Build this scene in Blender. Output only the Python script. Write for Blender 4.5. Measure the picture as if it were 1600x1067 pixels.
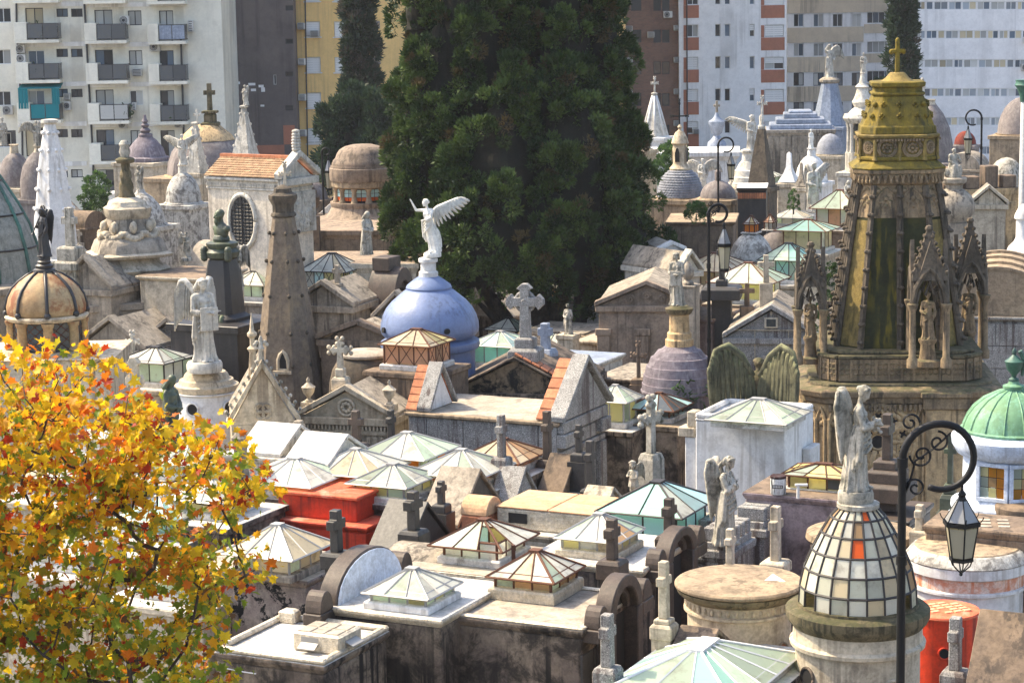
import bpy, bmesh, math, random
import numpy as np
from math import sin, cos, pi, radians, sqrt, atan2, hypot
from mathutils import Vector, Matrix, Euler

for o in list(bpy.data.objects):
    bpy.data.objects.remove(o)
SC = bpy.context.scene
C = SC.collection

# ------------------------------------------------------------------ camera, sky, sun, exposure
FPX = 3500.0                       # focal length in pixels of the 1600 px wide photograph
CAM = Vector((0, 0, 15.5))
TH, RO = radians(9.0), 0.0185
_F = Vector((0, cos(TH), -sin(TH)))
_U0 = Vector((0, sin(TH), cos(TH)))
_R0 = Vector((1, 0, 0))
_R = _R0 * cos(RO) - _U0 * sin(RO)
_U = _U0 * cos(RO) + _R0 * sin(RO)
cam = bpy.data.cameras.new('camera')
cam.sensor_width = 36
cam.lens = FPX / 1600 * 36
cam.clip_start = 0.5
cam.clip_end = 2000
co = bpy.data.objects.new('camera', cam)
C.objects.link(co)
m3 = Matrix((_R, _U, -_F)).transposed()
co.matrix_world = Matrix.Translation(CAM) @ m3.to_4x4()
SC.camera = co

SUN_AZ = Vector((-0.92, 0.39)).normalized()   # horizontal direction towards the sun: left, a little beyond the scene
SUN_EL = radians(51)
sd = Vector((SUN_AZ.x * cos(SUN_EL), SUN_AZ.y * cos(SUN_EL), sin(SUN_EL)))
sun = bpy.data.lights.new('sun', 'SUN')
sun.energy = 3.2
sun.angle = radians(0.5)
sun.color = (1.0, 0.85, 0.60)
so = bpy.data.objects.new('sun', sun)
C.objects.link(so)
so.rotation_euler = sd.to_track_quat('Z', 'Y').to_euler()
so.location = (0, 0, 60)

W = bpy.data.worlds.new('World')
SC.world = W
W.use_nodes = True
wn = W.node_tree.nodes
sky = wn.new('ShaderNodeTexSky')
sky.sky_type = 'NISHITA'
sky.sun_disc = False
sky.sun_elevation = SUN_EL
sky.sun_rotation = atan2(SUN_AZ.x, SUN_AZ.y)
sky.air_density = 1.0
sky.dust_density = 3.2
sky.ozone_density = 0.6
wn['Background'].inputs['Strength'].default_value = 0.15
W.node_tree.links.new(sky.outputs[0], wn['Background'].inputs['Color'])
SC.view_settings.view_transform = 'Standard'
SC.view_settings.look = 'None'
SC.view_settings.exposure = 1.38
SC.view_settings.gamma = 1
SC.view_settings.use_curve_mapping = False
SC.cycles.use_denoising = True
SC.cycles.max_bounces = 7
SC.cycles.diffuse_bounces = 4
SC.cycles.glossy_bounces = 2
SC.cycles.transmission_bounces = 4
SC.cycles.transparent_max_bounces = 6
SC.cycles.volume_bounces = 0
SC.cycles.caustics_reflective = False
SC.cycles.caustics_refractive = False


def site(px, py, D):
    """The place at distance D (world y) seen at a pixel of the photograph: x, z and metres per pixel there."""
    d = _F + _R * ((px - 800) / FPX) + _U * (-(py - 533.5) / FPX)
    t = D / d.y
    p = CAM + d * t
    return p.x, p.z, t / FPX


def zat(px, py, D):
    return site(px, py, D)[1]


# ------------------------------------------------------------------ objects
def tag(o, label=None, cat=None, group=None, kind=None):
    if label:
        o['label'] = label
    if cat:
        o['category'] = cat
    if group:
        o['group'] = group
    if kind:
        o['kind'] = kind
    return o


def thing(name, label, cat, loc, yaw=0.0, group=None):
    o = bpy.data.objects.new(name, None)
    o.empty_display_size = 0.2
    C.objects.link(o)
    o.location = loc
    o.rotation_euler = (0, 0, yaw)
    return tag(o, label, cat, group)


def put(name, mesh, parent=None, loc=None, rot=None, sc=None, mat=None):
    o = bpy.data.objects.new(name, mesh)
    C.objects.link(o)
    if parent:
        o.parent = parent
    if loc is not None:
        o.location = loc
    if rot is not None:
        o.rotation_euler = rot
    if sc is not None:
        o.scale = (sc, sc, sc) if not hasattr(sc, '__len__') else sc
    return o


class MB:
    """Collects shapes, then links them as one mesh object."""

    def __init__(s, M=None):
        s.v = []
        s.f = []
        s.M = M

    def add(s, vs, fs, M=None):
        b = len(s.v)
        if M is not None:
            vs = [M @ Vector(p) for p in vs]
        if s.M is not None:
            vs = [s.M @ Vector(p) for p in vs]
        s.v += [tuple(p) for p in vs]
        s.f += [tuple(i + b for i in f) for f in fs]
        return s

    def box(s, x0, x1, y0, y1, z0, z1, M=None):
        return s.add([(x0, y0, z0), (x1, y0, z0), (x1, y1, z0), (x0, y1, z0), (x0, y0, z1), (x1, y0, z1), (x1, y1, z1), (x0, y1, z1)],
                     [(0, 3, 2, 1), (4, 5, 6, 7), (0, 1, 5, 4), (1, 2, 6, 5), (2, 3, 7, 6), (3, 0, 4, 7)], M)

    def cbox(s, cx, cy, z0, w, d, h, M=None):
        return s.box(cx - w / 2, cx + w / 2, cy - d / 2, cy + d / 2, z0, z0 + h, M)

    def lathe(s, prof, n=24, cx=0, cy=0, rot=0, sx=1, sy=1, plan=None, M=None):
        """prof: (r, z) from bottom to top; closed with caps."""
        P = plan or [(cos(rot + 2 * pi * k / n), sin(rot + 2 * pi * k / n)) for k in range(n)]
        n = len(P)
        vs = [(cx + r * a * sx, cy + r * b * sy, z) for r, z in prof for a, b in P]
        fs = []
        for i in range(len(prof) - 1):
            for k in range(n):
                k2 = (k + 1) % n
                fs.append((i * n + k, i * n + k2, (i + 1) * n + k2, (i + 1) * n + k))
        fs.append(tuple(range(n - 1, -1, -1)))
        fs.append(tuple((len(prof) - 1) * n + k for k in range(n)))
        return s.add(vs, fs, M)

    def tube(s, pts, r, n=6, M=None):
        pts = [Vector(p) for p in pts]
        rs = r if hasattr(r, '__len__') else [r] * len(pts)
        vs, fs = [], []
        prev = None
        for i, p in enumerate(pts):
            t = (pts[min(i + 1, len(pts) - 1)] - pts[max(i - 1, 0)])
            if t.length < 1e-9:
                t = Vector((0, 0, 1))
            t.normalize()
            if prev is None:
                a = t.cross(Vector((0, 0, 1)))
                if a.length < 1e-3:
                    a = t.cross(Vector((1, 0, 0)))
            else:
                a = prev - t * prev.dot(t)
                if a.length < 1e-6:
                    a = t.cross(Vector((1, 0, 0)))
            a.normalize()
            prev = a
            b = t.cross(a)
            for k in range(n):
                q = 2 * pi * k / n
                vs.append(p + (a * cos(q) + b * sin(q)) * rs[i])
        for i in range(len(pts) - 1):
            for k in range(n):
                k2 = (k + 1) % n
                fs.append((i * n + k, i * n + k2, (i + 1) * n + k2, (i + 1) * n + k))
        fs.append(tuple(range(n - 1, -1, -1)))
        fs.append(tuple((len(pts) - 1) * n + k for k in range(n)))
        return s.add(vs, fs, M)

    def poly(s, pts, y0, y1, M=None):
        """A polygon in x,z (counter-clockwise seen from -y) given depth from y0 (front) to y1."""
        n = len(pts)
        vs = [(x, y0, z) for x, z in pts] + [(x, y1, z) for x, z in pts]
        fs = [tuple(range(n)), tuple(range(2 * n - 1, n - 1, -1))]
        for k in range(n):
            k2 = (k + 1) % n
            fs.append((k, k + n, k2 + n, k2))
        return s.add(vs, fs, M)

    def ell(s, c, rx, ry, rz, n=10, m=6, M=None):
        vs = [(c[0], c[1], c[2] - rz)]
        for i in range(1, m):
            q = -pi / 2 + pi * i / m
            for k in range(n):
                a = 2 * pi * k / n
                vs.append((c[0] + rx * cos(q) * cos(a), c[1] + ry * cos(q) * sin(a), c[2] + rz * sin(q)))
        vs.append((c[0], c[1], c[2] + rz))
        fs = [(0, 1 + (k + 1) % n, 1 + k) for k in range(n)]
        for i in range(m - 2):
            for k in range(n):
                a = 1 + i * n
                fs.append((a + k, a + (k + 1) % n, a + n + (k + 1) % n, a + n + k))
        a = 1 + (m - 2) * n
        fs += [(a + k, a + (k + 1) % n, a + n) for k in range(n)]
        return s.add(vs, fs, M)

    def cap(s, p0, r0, p1, r1, n=10, M=None):
        """Tapered capsule."""
        p0, p1 = Vector(p0), Vector(p1)
        t = (p1 - p0)
        L = max(t.length, 1e-6)
        t.normalize()
        q = []
        for k in range(4):
            a = -pi / 2 + pi / 2 * k / 3 * 0.98 + 0.03
            q.append((p0 + t * (r0 * sin(a)), max(r0 * cos(a), 1e-4)))
        for k in range(4):
            a = pi / 2 * k / 3 * 0.98
            q.append((p1 + t * (r1 * sin(a)), max(r1 * cos(a), 1e-4)))
        return s.tube([a for a, _ in q], [b for _, b in q], n, M)

    def mesh(s, name, mat=None, sm=False):
        me = bpy.data.meshes.new(name)
        me.from_pydata(s.v, [], s.f)
        if mat:
            me.materials.append(mat)
        if sm:
            me.shade_smooth()
        return me

    def build(s, name, mat, parent=None, sm=False, bev=0, loc=None, rot=None, auto=None):
        me = s.mesh(name, mat, sm or auto is not None)
        if auto is not None:
            me.set_sharp_from_angle(angle=radians(auto))
        o = put(name, me, parent, loc, rot)
        if bev:
            b = o.modifiers.new('bevel', 'BEVEL')
            b.width = bev
            b.segments = 1
            b.limit_method = 'ANGLE'
            b.angle_limit = radians(35)
        return o


def RZ(a, loc=(0, 0, 0)):
    return Matrix.Translation(loc) @ Matrix.Rotation(a, 4, 'Z')


# ------------------------------------------------------------------ materials
class NT:
    def __init__(s, name):
        s.m = bpy.data.materials.new(name)
        s.m.use_nodes = True
        s.t = s.m.node_tree
        s.bs = s.t.nodes['Principled BSDF']
        s.out = s.t.nodes['Material Output']

    def n(s, typ, **kw):
        nd = s.t.nodes.new('ShaderNode' + typ)
        for k, v in kw.items():
            setattr(nd, k, v)
        return nd

    def l(s, a, b):
        s.t.links.new(a, b)

    def val(s, sock, v):
        sock.default_value = v

    def noise(s, vec, scale, detail=4, rough=0.6, dist=0):
        nd = s.n('TexNoise')
        nd.inputs['Scale'].default_value = scale
        nd.inputs['Detail'].default_value = detail
        nd.inputs['Roughness'].default_value = rough
        nd.inputs['Distortion'].default_value = dist
        s.l(vec, nd.inputs['Vector'])
        return nd.outputs[0]

    def scaled(s, vec, sc):
        nd = s.n('VectorMath', operation='MULTIPLY')
        nd.inputs[1].default_value = sc
        s.l(vec, nd.inputs[0])
        return nd.outputs[0]

    def ramp(s, fac, a, b):
        nd = s.n('MapRange')
        nd.inputs['From Min'].default_value = a
        nd.inputs['From Max'].default_value = b
        nd.interpolation_type = 'SMOOTHSTEP'
        s.l(fac, nd.inputs['Value'])
        return nd.outputs[0]

    def math(s, op, a, b):
        nd = s.n('Math', operation=op)
        for i, x in enumerate((a, b)):
            if hasattr(x, 'links'):
                s.l(x, nd.inputs[i])
            else:
                nd.inputs[i].default_value = x
        return nd.outputs[0]

    def mix(s, fac, a, b, mode='MIX'):
        nd = s.n('Mix', data_type='RGBA', blend_type=mode)
        for sock, x in ((nd.inputs[0], fac), (nd.inputs[6], a), (nd.inputs[7], b)):
            if hasattr(x, 'links'):
                s.l(x, sock)
            elif hasattr(x, '__len__'):
                sock.default_value = (*x, 1)
            else:
                sock.default_value = x
        return nd.outputs[2]


MATS = {}


def stone(key, c1, c2=None, dirt=(0.05, 0.045, 0.04), streak=0.5, blotch=0.4, spk=0.0, rough=0.85, bump=0.35, sc=1.0, var=0.08, top=None, topamt=0.0, spec=0.3, metal=0, edge=(0.52, 0.66), mott=0.42):
    """Weathered stone, render or paint: two tones, soot blotches, rain streaks, speckle and grain."""
    if key in MATS:
        return MATS[key]
    c2 = c2 or tuple(x * 0.78 for x in c1)
    T = NT(key)
    g = T.n('NewGeometry')
    P = g.outputs['Position']
    n1 = T.noise(P, 0.9 * sc, 6, 0.65)
    col = T.mix(T.ramp(n1, 0.35, 0.65), c1, c2)
    oi = T.n('ObjectInfo')
    v = T.math('MULTIPLY_ADD', oi.outputs['Random'], 2 * var)
    v.node.inputs[2].default_value = 1 - var
    col = T.mix(1.0, col, v, 'MULTIPLY')
    if mott:
        m1 = T.math('ADD', T.math('MULTIPLY', T.noise(P, 5.5 * sc, 5, 0.7), 0.65), T.math('MULTIPLY', T.noise(P, 21 * sc, 3, 0.6), 0.35))
        f = T.math('MULTIPLY_ADD', T.ramp(m1, 0.36, 0.62), mott)
        f.node.inputs[2].default_value = 1 - mott * 0.6
        col = T.mix(1.0, col, f, 'MULTIPLY')
    if spk:
        ns = T.noise(P, 42 * sc, 2, 0.5)
        col = T.mix(T.math('MULTIPLY', T.ramp(ns, 0.54, 0.64), spk), col, tuple(x * 0.25 for x in c1))
        ns2 = T.noise(T.scaled(P, (1.3, 1.2, 1.1)), 36 * sc, 2, 0.5)
        col = T.mix(T.math('MULTIPLY', T.ramp(ns2, 0.56, 0.64), spk), col, tuple(min(1, x * 1.7) for x in c1))
    if blotch:
        nb = T.noise(P, 1.7 * sc, 9, 0.72, 0.4)
        col = T.mix(T.math('MULTIPLY', T.ramp(nb, *edge), blotch), col, dirt)
    if streak:
        st = T.noise(T.scaled(P, (6.5 * sc, 6.5 * sc, 0.22 * sc)), 1.0, 6, 0.62)
        st2 = T.noise(T.scaled(P, (1.2 * sc, 1.2 * sc, 0.8 * sc)), 1.0, 2, 0.5)
        f = T.math('MULTIPLY', T.ramp(st, 0.48, 0.60), T.ramp(st2, 0.38, 0.6))
        col = T.mix(T.math('MULTIPLY', f, streak), col, dirt)
    if top:
        sep = T.n('SeparateXYZ')
        T.l(g.outputs['Normal'], sep.inputs[0])
        nt = T.noise(P, 3.0 * sc, 6, 0.7)
        f = T.math('MULTIPLY', T.ramp(sep.outputs[2], 0.15, 0.6), T.ramp(nt, 0.36, 0.58))
        col = T.mix(T.math('MULTIPLY', f, topamt), col, top)
    T.l(col, T.bs.inputs['Base Color'])
    nf = T.noise(P, 16 * sc, 5, 0.65)
    r = T.math('MULTIPLY_ADD', nf, 0.25)
    r.node.inputs[2].default_value = rough - 0.12
    T.l(r, T.bs.inputs['Roughness'])
    T.bs.inputs['Specular IOR Level'].default_value = spec
    T.bs.inputs['Metallic'].default_value = metal
    if bump:
        nb2 = T.noise(P, 4.5 * sc, 6, 0.6)
        h = T.math('ADD', T.math('MULTIPLY', nb2, 0.7), T.math('MULTIPLY', nf, 0.3))
        bp = T.n('Bump')
        bp.inputs['Strength'].default_value = bump
        bp.inputs['Distance'].default_value = 0.06
        T.l(h, bp.inputs['Height'])
        T.l(bp.outputs[0], T.bs.inputs['Normal'])
    MATS[key] = T.m
    return T.m


def glass(key, col, trans=0.45, rough=0.25, var=0.25, dirt=0.35, dcol=(0.25, 0.2, 0.12)):
    """Frosted or ribbed pane: light passes diffusely, with a gloss on it and dirt."""
    if key in MATS:
        return MATS[key]
    T = NT(key)
    g = T.n('NewGeometry')
    P = g.outputs['Position']
    oi = T.n('ObjectInfo')
    v = T.math('MULTIPLY_ADD', oi.outputs['Random'], 2 * var)
    v.node.inputs[2].default_value = 1 - var
    c = T.mix(1.0, col, v, 'MULTIPLY')
    nb = T.noise(P, 3.0, 7, 0.7)
    c = T.mix(T.math('MULTIPLY', T.ramp(nb, 0.48, 0.68), dirt), c, dcol)
    T.l(c, T.bs.inputs['Base Color'])
    T.bs.inputs['Roughness'].default_value = rough
    T.bs.inputs['Specular IOR Level'].default_value = 0.5
    nb2 = T.noise(P, 60, 2, 0.5)
    bp = T.n('Bump')
    bp.inputs['Strength'].default_value = 0.25
    bp.inputs['Distance'].default_value = 0.01
    T.l(nb2, bp.inputs['Height'])
    T.l(bp.outputs[0], T.bs.inputs['Normal'])
    tr = T.n('BsdfTranslucent')
    T.l(c, tr.inputs['Color'])
    mx = T.n('MixShader')
    mx.inputs[0].default_value = trans
    T.l(T.bs.outputs[0], mx.inputs[1])
    T.l(tr.outputs[0], mx.inputs[2])
    T.l(mx.outputs[0], T.out.inputs['Surface'])
    MATS[key] = T.m
    return T.m


def plain(key, col, rough=0.5, metal=0, spec=0.5, var=0.0, bump=0):
    if key in MATS:
        return MATS[key]
    T = NT(key)
    if var:
        oi = T.n('ObjectInfo')
        v = T.math('MULTIPLY_ADD', oi.outputs['Random'], 2 * var)
        v.node.inputs[2].default_value = 1 - var
        T.l(T.mix(1.0, col, v, 'MULTIPLY'), T.bs.inputs['Base Color'])
    else:
        T.bs.inputs['Base Color'].default_value = (*col, 1)
    T.bs.inputs['Roughness'].default_value = rough
    T.bs.inputs['Metallic'].default_value = metal
    T.bs.inputs['Specular IOR Level'].default_value = spec
    MATS[key] = T.m
    return T.m


def leafmat(key, col, trans=0.5, var=0.2, rough=0.5):
    if key in MATS:
        return MATS[key]
    T = NT(key)
    g = T.n('NewGeometry')
    oi = T.n('ObjectInfo')
    n = T.noise(g.outputs['Position'], 2.3, 3, 0.6)
    v = T.math('MULTIPLY_ADD', n, 2.4 * var)
    v.node.inputs[2].default_value = 1 - 1.2 * var
    c = T.mix(1.0, col, v, 'MULTIPLY')
    v2 = T.math('MULTIPLY_ADD', oi.outputs['Random'], 2 * var)
    v2.node.inputs[2].default_value = 1 - var
    c = T.mix(1.0, c, v2, 'MULTIPLY')
    T.l(c, T.bs.inputs['Base Color'])
    T.bs.inputs['Roughness'].default_value = rough
    T.bs.inputs['Specular IOR Level'].default_value = 0.25
    tr = T.n('BsdfTranslucent')
    T.l(c, tr.inputs['Color'])
    mx = T.n('MixShader')
    mx.inputs[0].default_value = trans
    T.l(T.bs.outputs[0], mx.inputs[1])
    T.l(tr.outputs[0], mx.inputs[2])
    T.l(mx.outputs[0], T.out.inputs['Surface'])
    MATS[key] = T.m
    return T.m


K = (0.035, 0.03, 0.027)
M = dict(
    marble=stone('pale_marble', (0.62, 0.58, 0.50), (0.48, 0.45, 0.39), dirt=(0.13, 0.12, 0.10), streak=0.65, blotch=0.5, bump=0.25),
    statue=stone('statue_stone', (0.47, 0.43, 0.36), (0.32, 0.295, 0.24), dirt=(0.05, 0.052, 0.04), streak=0.85, blotch=0.75, bump=0.25, sc=2.0),
    white_statue=stone('white_statue', (0.80, 0.78, 0.72), (0.70, 0.68, 0.61), dirt=(0.25, 0.23, 0.19), streak=0.5, blotch=0.35, bump=0.15, sc=2.5, mott=.3),
    grey=stone('grey_stone', (0.35, 0.30, 0.235), (0.24, 0.205, 0.16), dirt=K, streak=0.7, blotch=0.5),
    pale=stone('pale_render', (0.54, 0.465, 0.35), (0.42, 0.36, 0.27), dirt=(0.10, 0.08, 0.06), streak=0.6, blotch=0.45),
    cream=stone('cream_stone', (0.55, 0.46, 0.33), (0.44, 0.36, 0.25), dirt=(0.12, 0.08, 0.05), streak=0.6, blotch=0.4),
    ochre=stone('ochre_stone', (0.52, 0.36, 0.19), (0.40, 0.29, 0.16), dirt=(0.06, 0.045, 0.03), streak=0.75, blotch=0.5, sc=1.3),
    brown=stone('brown_stone', (0.23, 0.165, 0.11), (0.15, 0.11, 0.08), dirt=K, streak=0.7, blotch=0.6),
    taupe=stone('taupe_stone', (0.31, 0.235, 0.17), (0.24, 0.185, 0.14), dirt=K, streak=0.6, blotch=0.4, sc=0.8),
    tan=stone('tan_stone', (0.37, 0.28, 0.18), (0.28, 0.21, 0.14), dirt=(0.07, 0.055, 0.04), streak=0.6, blotch=0.45),
    soot=stone('sooty_render', (0.25, 0.195, 0.14), (0.13, 0.10, 0.08), dirt=(0.018, 0.015, 0.013), streak=1.0, blotch=0.85, edge=(0.44, 0.60)),
    peel=stone('peeling_render', (0.30, 0.25, 0.21), (0.22, 0.17, 0.15), dirt=(0.012, 0.012, 0.012), streak=0.3, blotch=1.0, edge=(0.52, 0.56), sc=1.6),
    granite=stone('grey_granite', (0.30, 0.29, 0.27), (0.25, 0.24, 0.225), dirt=(0.07, 0.045, 0.04), streak=0.75, blotch=0.25, spk=0.75, bump=0.2),
    dgranite=stone('dark_granite', (0.05, 0.044, 0.04), (0.036, 0.033, 0.03), dirt=(0.02, 0.02, 0.02), streak=0.4, blotch=0.3, spk=0.3, rough=0.55, bump=0.12, spec=0.5),
    black=stone('black_granite', (0.03, 0.028, 0.028), (0.022, 0.02, 0.02), dirt=(0.07, 0.06, 0.05), streak=0.3, blotch=0.3, rough=0.5, bump=0.1, spec=0.5),
    bgranite=stone('brown_granite', (0.085, 0.06, 0.045), (0.062, 0.045, 0.035), dirt=(0.03, 0.025, 0.02), streak=0.5, blotch=0.4, spk=0.3, rough=0.6, bump=0.15, spec=0.45),
    white=stone('white_paint', (0.72, 0.71, 0.69), (0.64, 0.63, 0.61), dirt=(0.30, 0.27, 0.23), streak=0.5, blotch=0.35, bump=0.15, rough=0.7, mott=.2),
    silver=stone('silver_roof_membrane', (0.58, 0.55, 0.50), (0.47, 0.445, 0.405), dirt=(0.15, 0.125, 0.095), streak=0.0, blotch=0.75, bump=0.6, rough=0.5, sc=1.4, spec=0.5),
    foil=stone('aluminium_foil_membrane', (0.66, 0.58, 0.45), (0.52, 0.45, 0.33), dirt=(0.20, 0.15, 0.085), streak=0.2, blotch=0.4, bump=0.9, rough=0.42, sc=2.2, spec=0.6, metal=0.25),
    roof=stone('pale_flat_roof', (0.42, 0.36, 0.28), (0.32, 0.275, 0.22), dirt=(0.12, 0.10, 0.08), streak=0, blotch=0.6, bump=0.3),
    red=stone('red_paint', (0.62, 0.05, 0.015), (0.50, 0.042, 0.015), dirt=(0.14, 0.022, 0.012), mott=.25, streak=0.8, blotch=0.4, bump=0.2, rough=0.65),
    redtop=stone('sunlit_red_roof', (0.68, 0.15, 0.07), (0.56, 0.085, 0.04), dirt=(0.68, 0.34, 0.24), streak=0, blotch=0.6, bump=0.15),  # paler than the red walls: sunlight on the tops is in the colour
    terra=stone('terracotta', (0.50, 0.20, 0.10), (0.42, 0.16, 0.08), dirt=(0.14, 0.08, 0.05), streak=0.2, blotch=0.35, bump=0.2, var=0.22),
    blue=stone('blue_paint', (0.15, 0.20, 0.345), (0.13, 0.175, 0.305), dirt=(0.10, 0.125, 0.20), mott=.14, streak=0.8, blotch=0.2, bump=0.28, rough=0.42, spec=0.5, sc=1.2),
    bluegrey=stone('blue_grey_metal', (0.27, 0.31, 0.39), (0.22, 0.26, 0.33), dirt=(0.12, 0.13, 0.17), streak=0.5, blotch=0.3, bump=0.1, rough=0.5),
    bluewhite=stone('bluish_white_paint', (0.60, 0.66, 0.76), (0.52, 0.58, 0.68), dirt=(0.3, 0.3, 0.32), streak=0.4, blotch=0.3, bump=0.15),
    copper=stone('green_copper', (0.125, 0.26, 0.16), (0.17, 0.33, 0.22), dirt=(0.10, 0.20, 0.085), streak=0.5, blotch=0.5, bump=0.12, rough=0.6, edge=(0.5, 0.53)),
    verdigris=stone('verdigris_bronze', (0.05, 0.15, 0.11), (0.03, 0.07, 0.055), dirt=(0.10, 0.22, 0.16), streak=0.5, blotch=0.4, bump=0.1, rough=0.5, spec=0.5),
    bronze=stone('dark_bronze', (0.024, 0.022, 0.023), (0.017, 0.016, 0.018), dirt=(0.07, 0.06, 0.055), streak=0.5, blotch=0.3, bump=0.1, rough=0.45, spec=0.5),
    gbronze=stone('greenish_bronze', (0.06, 0.07, 0.045), (0.035, 0.042, 0.032), dirt=(0.12, 0.16, 0.07), streak=0.6, blotch=0.4, bump=0.1, rough=0.5, spec=0.5),
    moss=stone('mossy_stone', (0.19, 0.15, 0.09), (0.12, 0.10, 0.055), dirt=(0.028, 0.027, 0.016), streak=0.8, blotch=0.8, top=(0.055, 0.056, 0.02), topamt=0.75, sc=1.4),
    mossdark=stone('black_green_moss', (0.040, 0.042, 0.014), (0.022, 0.024, 0.010), dirt=(0.20, 0.15, 0.012), streak=0.75, blotch=0.15, sc=1.0, bump=0.2),
    lichen=stone('ochre_lichen', (0.22, 0.155, 0.020), (0.135, 0.105, 0.022), dirt=(0.05, 0.048, 0.02), streak=0.7, blotch=0.65, bump=0.3, sc=1.4),
    lichen2=stone('lichen_sun_gold', (0.27, 0.19, 0.055), (0.18, 0.135, 0.05), dirt=(0.05, 0.045, 0.02), streak=0.6, blotch=0.55, bump=0.35, sc=1.6),  # lichen tone; also carries the sunlit gold of the spire's side panels
    goth=stone('gothic_stone', (0.30, 0.215, 0.125), (0.20, 0.145, 0.09), dirt=(0.05, 0.042, 0.032), streak=0.8, blotch=0.65, bump=0.4, sc=1.3, top=(0.06, 0.07, 0.03), topamt=0.7),
    gothdark=stone('dark_gothic_stone', (0.14, 0.11, 0.078), (0.09, 0.072, 0.052), dirt=(0.03, 0.027, 0.022), streak=0.7, blotch=0.6, bump=0.4, sc=1.5),
    domegrey=stone('dark_dome_render', (0.20, 0.17, 0.16), (0.14, 0.12, 0.115), dirt=(0.36, 0.33, 0.30), streak=0.35, blotch=0.35, bump=0.3),
    domepurple=stone('purplish_dome', (0.17, 0.145, 0.165), (0.13, 0.11, 0.125), dirt=(0.33, 0.30, 0.32), streak=0.5, blotch=0.4, bump=0.25, sc=1.2),
    domedark=stone('blackened_dome', (0.085, 0.065, 0.045), (0.045, 0.037, 0.028), dirt=(0.20, 0.15, 0.10), streak=0.35, blotch=0.35, bump=0.3),
    domewhite=stone('patchy_white_dome', (0.52, 0.50, 0.45), (0.40, 0.38, 0.34), dirt=(0.10, 0.09, 0.08), streak=0.5, blotch=0.8, bump=0.3, sc=1.6, edge=(0.47, 0.6)),
    rust=stone('rust_stained_dome', (0.43, 0.31, 0.16), (0.33, 0.20, 0.09), dirt=(0.20, 0.055, 0.012), streak=1.0, blotch=0.8, bump=0.2, sc=.8, spec=0.4, rough=0.6),
    gcopper=stone('grey_green_sheet', (0.27, 0.265, 0.225), (0.22, 0.22, 0.19), dirt=(0.10, 0.11, 0.09), streak=0.5, blotch=0.3, bump=0.12, spk=0.3, rough=0.65),
    slate=stone('blue_grey_scales', (0.24, 0.25, 0.28), (0.19, 0.20, 0.23), dirt=(0.36, 0.36, 0.36), streak=0.3, blotch=0.3, bump=0.15, var=0.2),
    frost=stone('soft_orange_top', (0.60, 0.36, 0.20), (0.54, 0.33, 0.19), dirt=(0.4, 0.3, 0.2), streak=0, blotch=0.4, bump=0.2),
    iron=plain('black_iron', (0.006, 0.006, 0.007), 0.5, 0.0, 0.25),
    steel=plain('grey_steel_frame', (0.36, 0.35, 0.33), 0.5, 0.2, 0.5, var=0.2),
    rusty=plain('rusty_iron', (0.11, 0.05, 0.03), 0.8, 0.2, 0.3, var=0.2),
    stain=stone('orange_stained_white', (.72, .62, .54), (.66, .5, .4), dirt=(.55, .17, .07), streak=.9, blotch=.8, edge=(.42, .6), sc=1.5),
    dred=stone('dull_red_dome', (.24, .04, .022), streak=.4, blotch=.4),
    lead=plain('lead_cames', (0.035, 0.03, 0.028), 0.55, 0.1, 0.4),
    dark=plain('dark_interior', (0.012, 0.011, 0.011), 0.9),
    gwhite=glass('milky_glass', (0.88, 0.87, 0.79), 0.6, var=.15, dirt=.4),
    ggreen=glass('pale_green_glass', (0.74, 0.83, 0.70), 0.65),
    gteal=glass('teal_glass', (0.55, 0.80, 0.72), 0.6, dirt=0.15),
    gaqua=glass('aqua_glass', (0.66, 0.85, 0.84), 0.55, dirt=0.1),
    gcream=glass('cream_glass', (0.84, 0.75, 0.55), 0.6, var=.12, dirt=.5),
    gamber=glass('amber_glass', (0.90, 0.42, 0.06), 0.7, dirt=0.2, var=0.12),
    gyellow=glass('yellow_ribbed_glass', (0.86, 0.80, 0.45), 0.65, dirt=0.25),
    gred=glass('red_glass', (0.7, 0.12, 0.03), 0.5, dirt=0.1),
    gtan=glass('tan_glass', (0.62, 0.42, 0.22), 0.55),
    gpink=glass('patterned_pink_glass', (0.72, 0.45, 0.28), 0.5),
    gdark=glass('dark_glass', (0.05, 0.06, 0.065), 0.1, 0.12, dirt=0.2),
    gorange=glass('orange_red_glass', (0.85, 0.16, 0.02), 0.45, dirt=0.05, var=0.05),
)
RND = random.Random(7)
# ------------------------------------------------------------------ shared builders
YAW = radians(-26)            # the cemetery's grid: fronts turned a little to the right of the camera


def pp(prof, s, z0=0.0):
    return [(r * s, z0 + h * s) for r, h in prof]


def chamfer(k=0.62):
    """Plan of a square of half width 1 with cut corners; k: half length of the long sides."""
    return [(-k, -1), (k, -1), (1, -k), (1, k), (k, 1), (-k, 1), (-1, k), (-1, -k)]


SQ = [(-1, -1), (1, -1), (1, 1), (-1, 1)]


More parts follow.
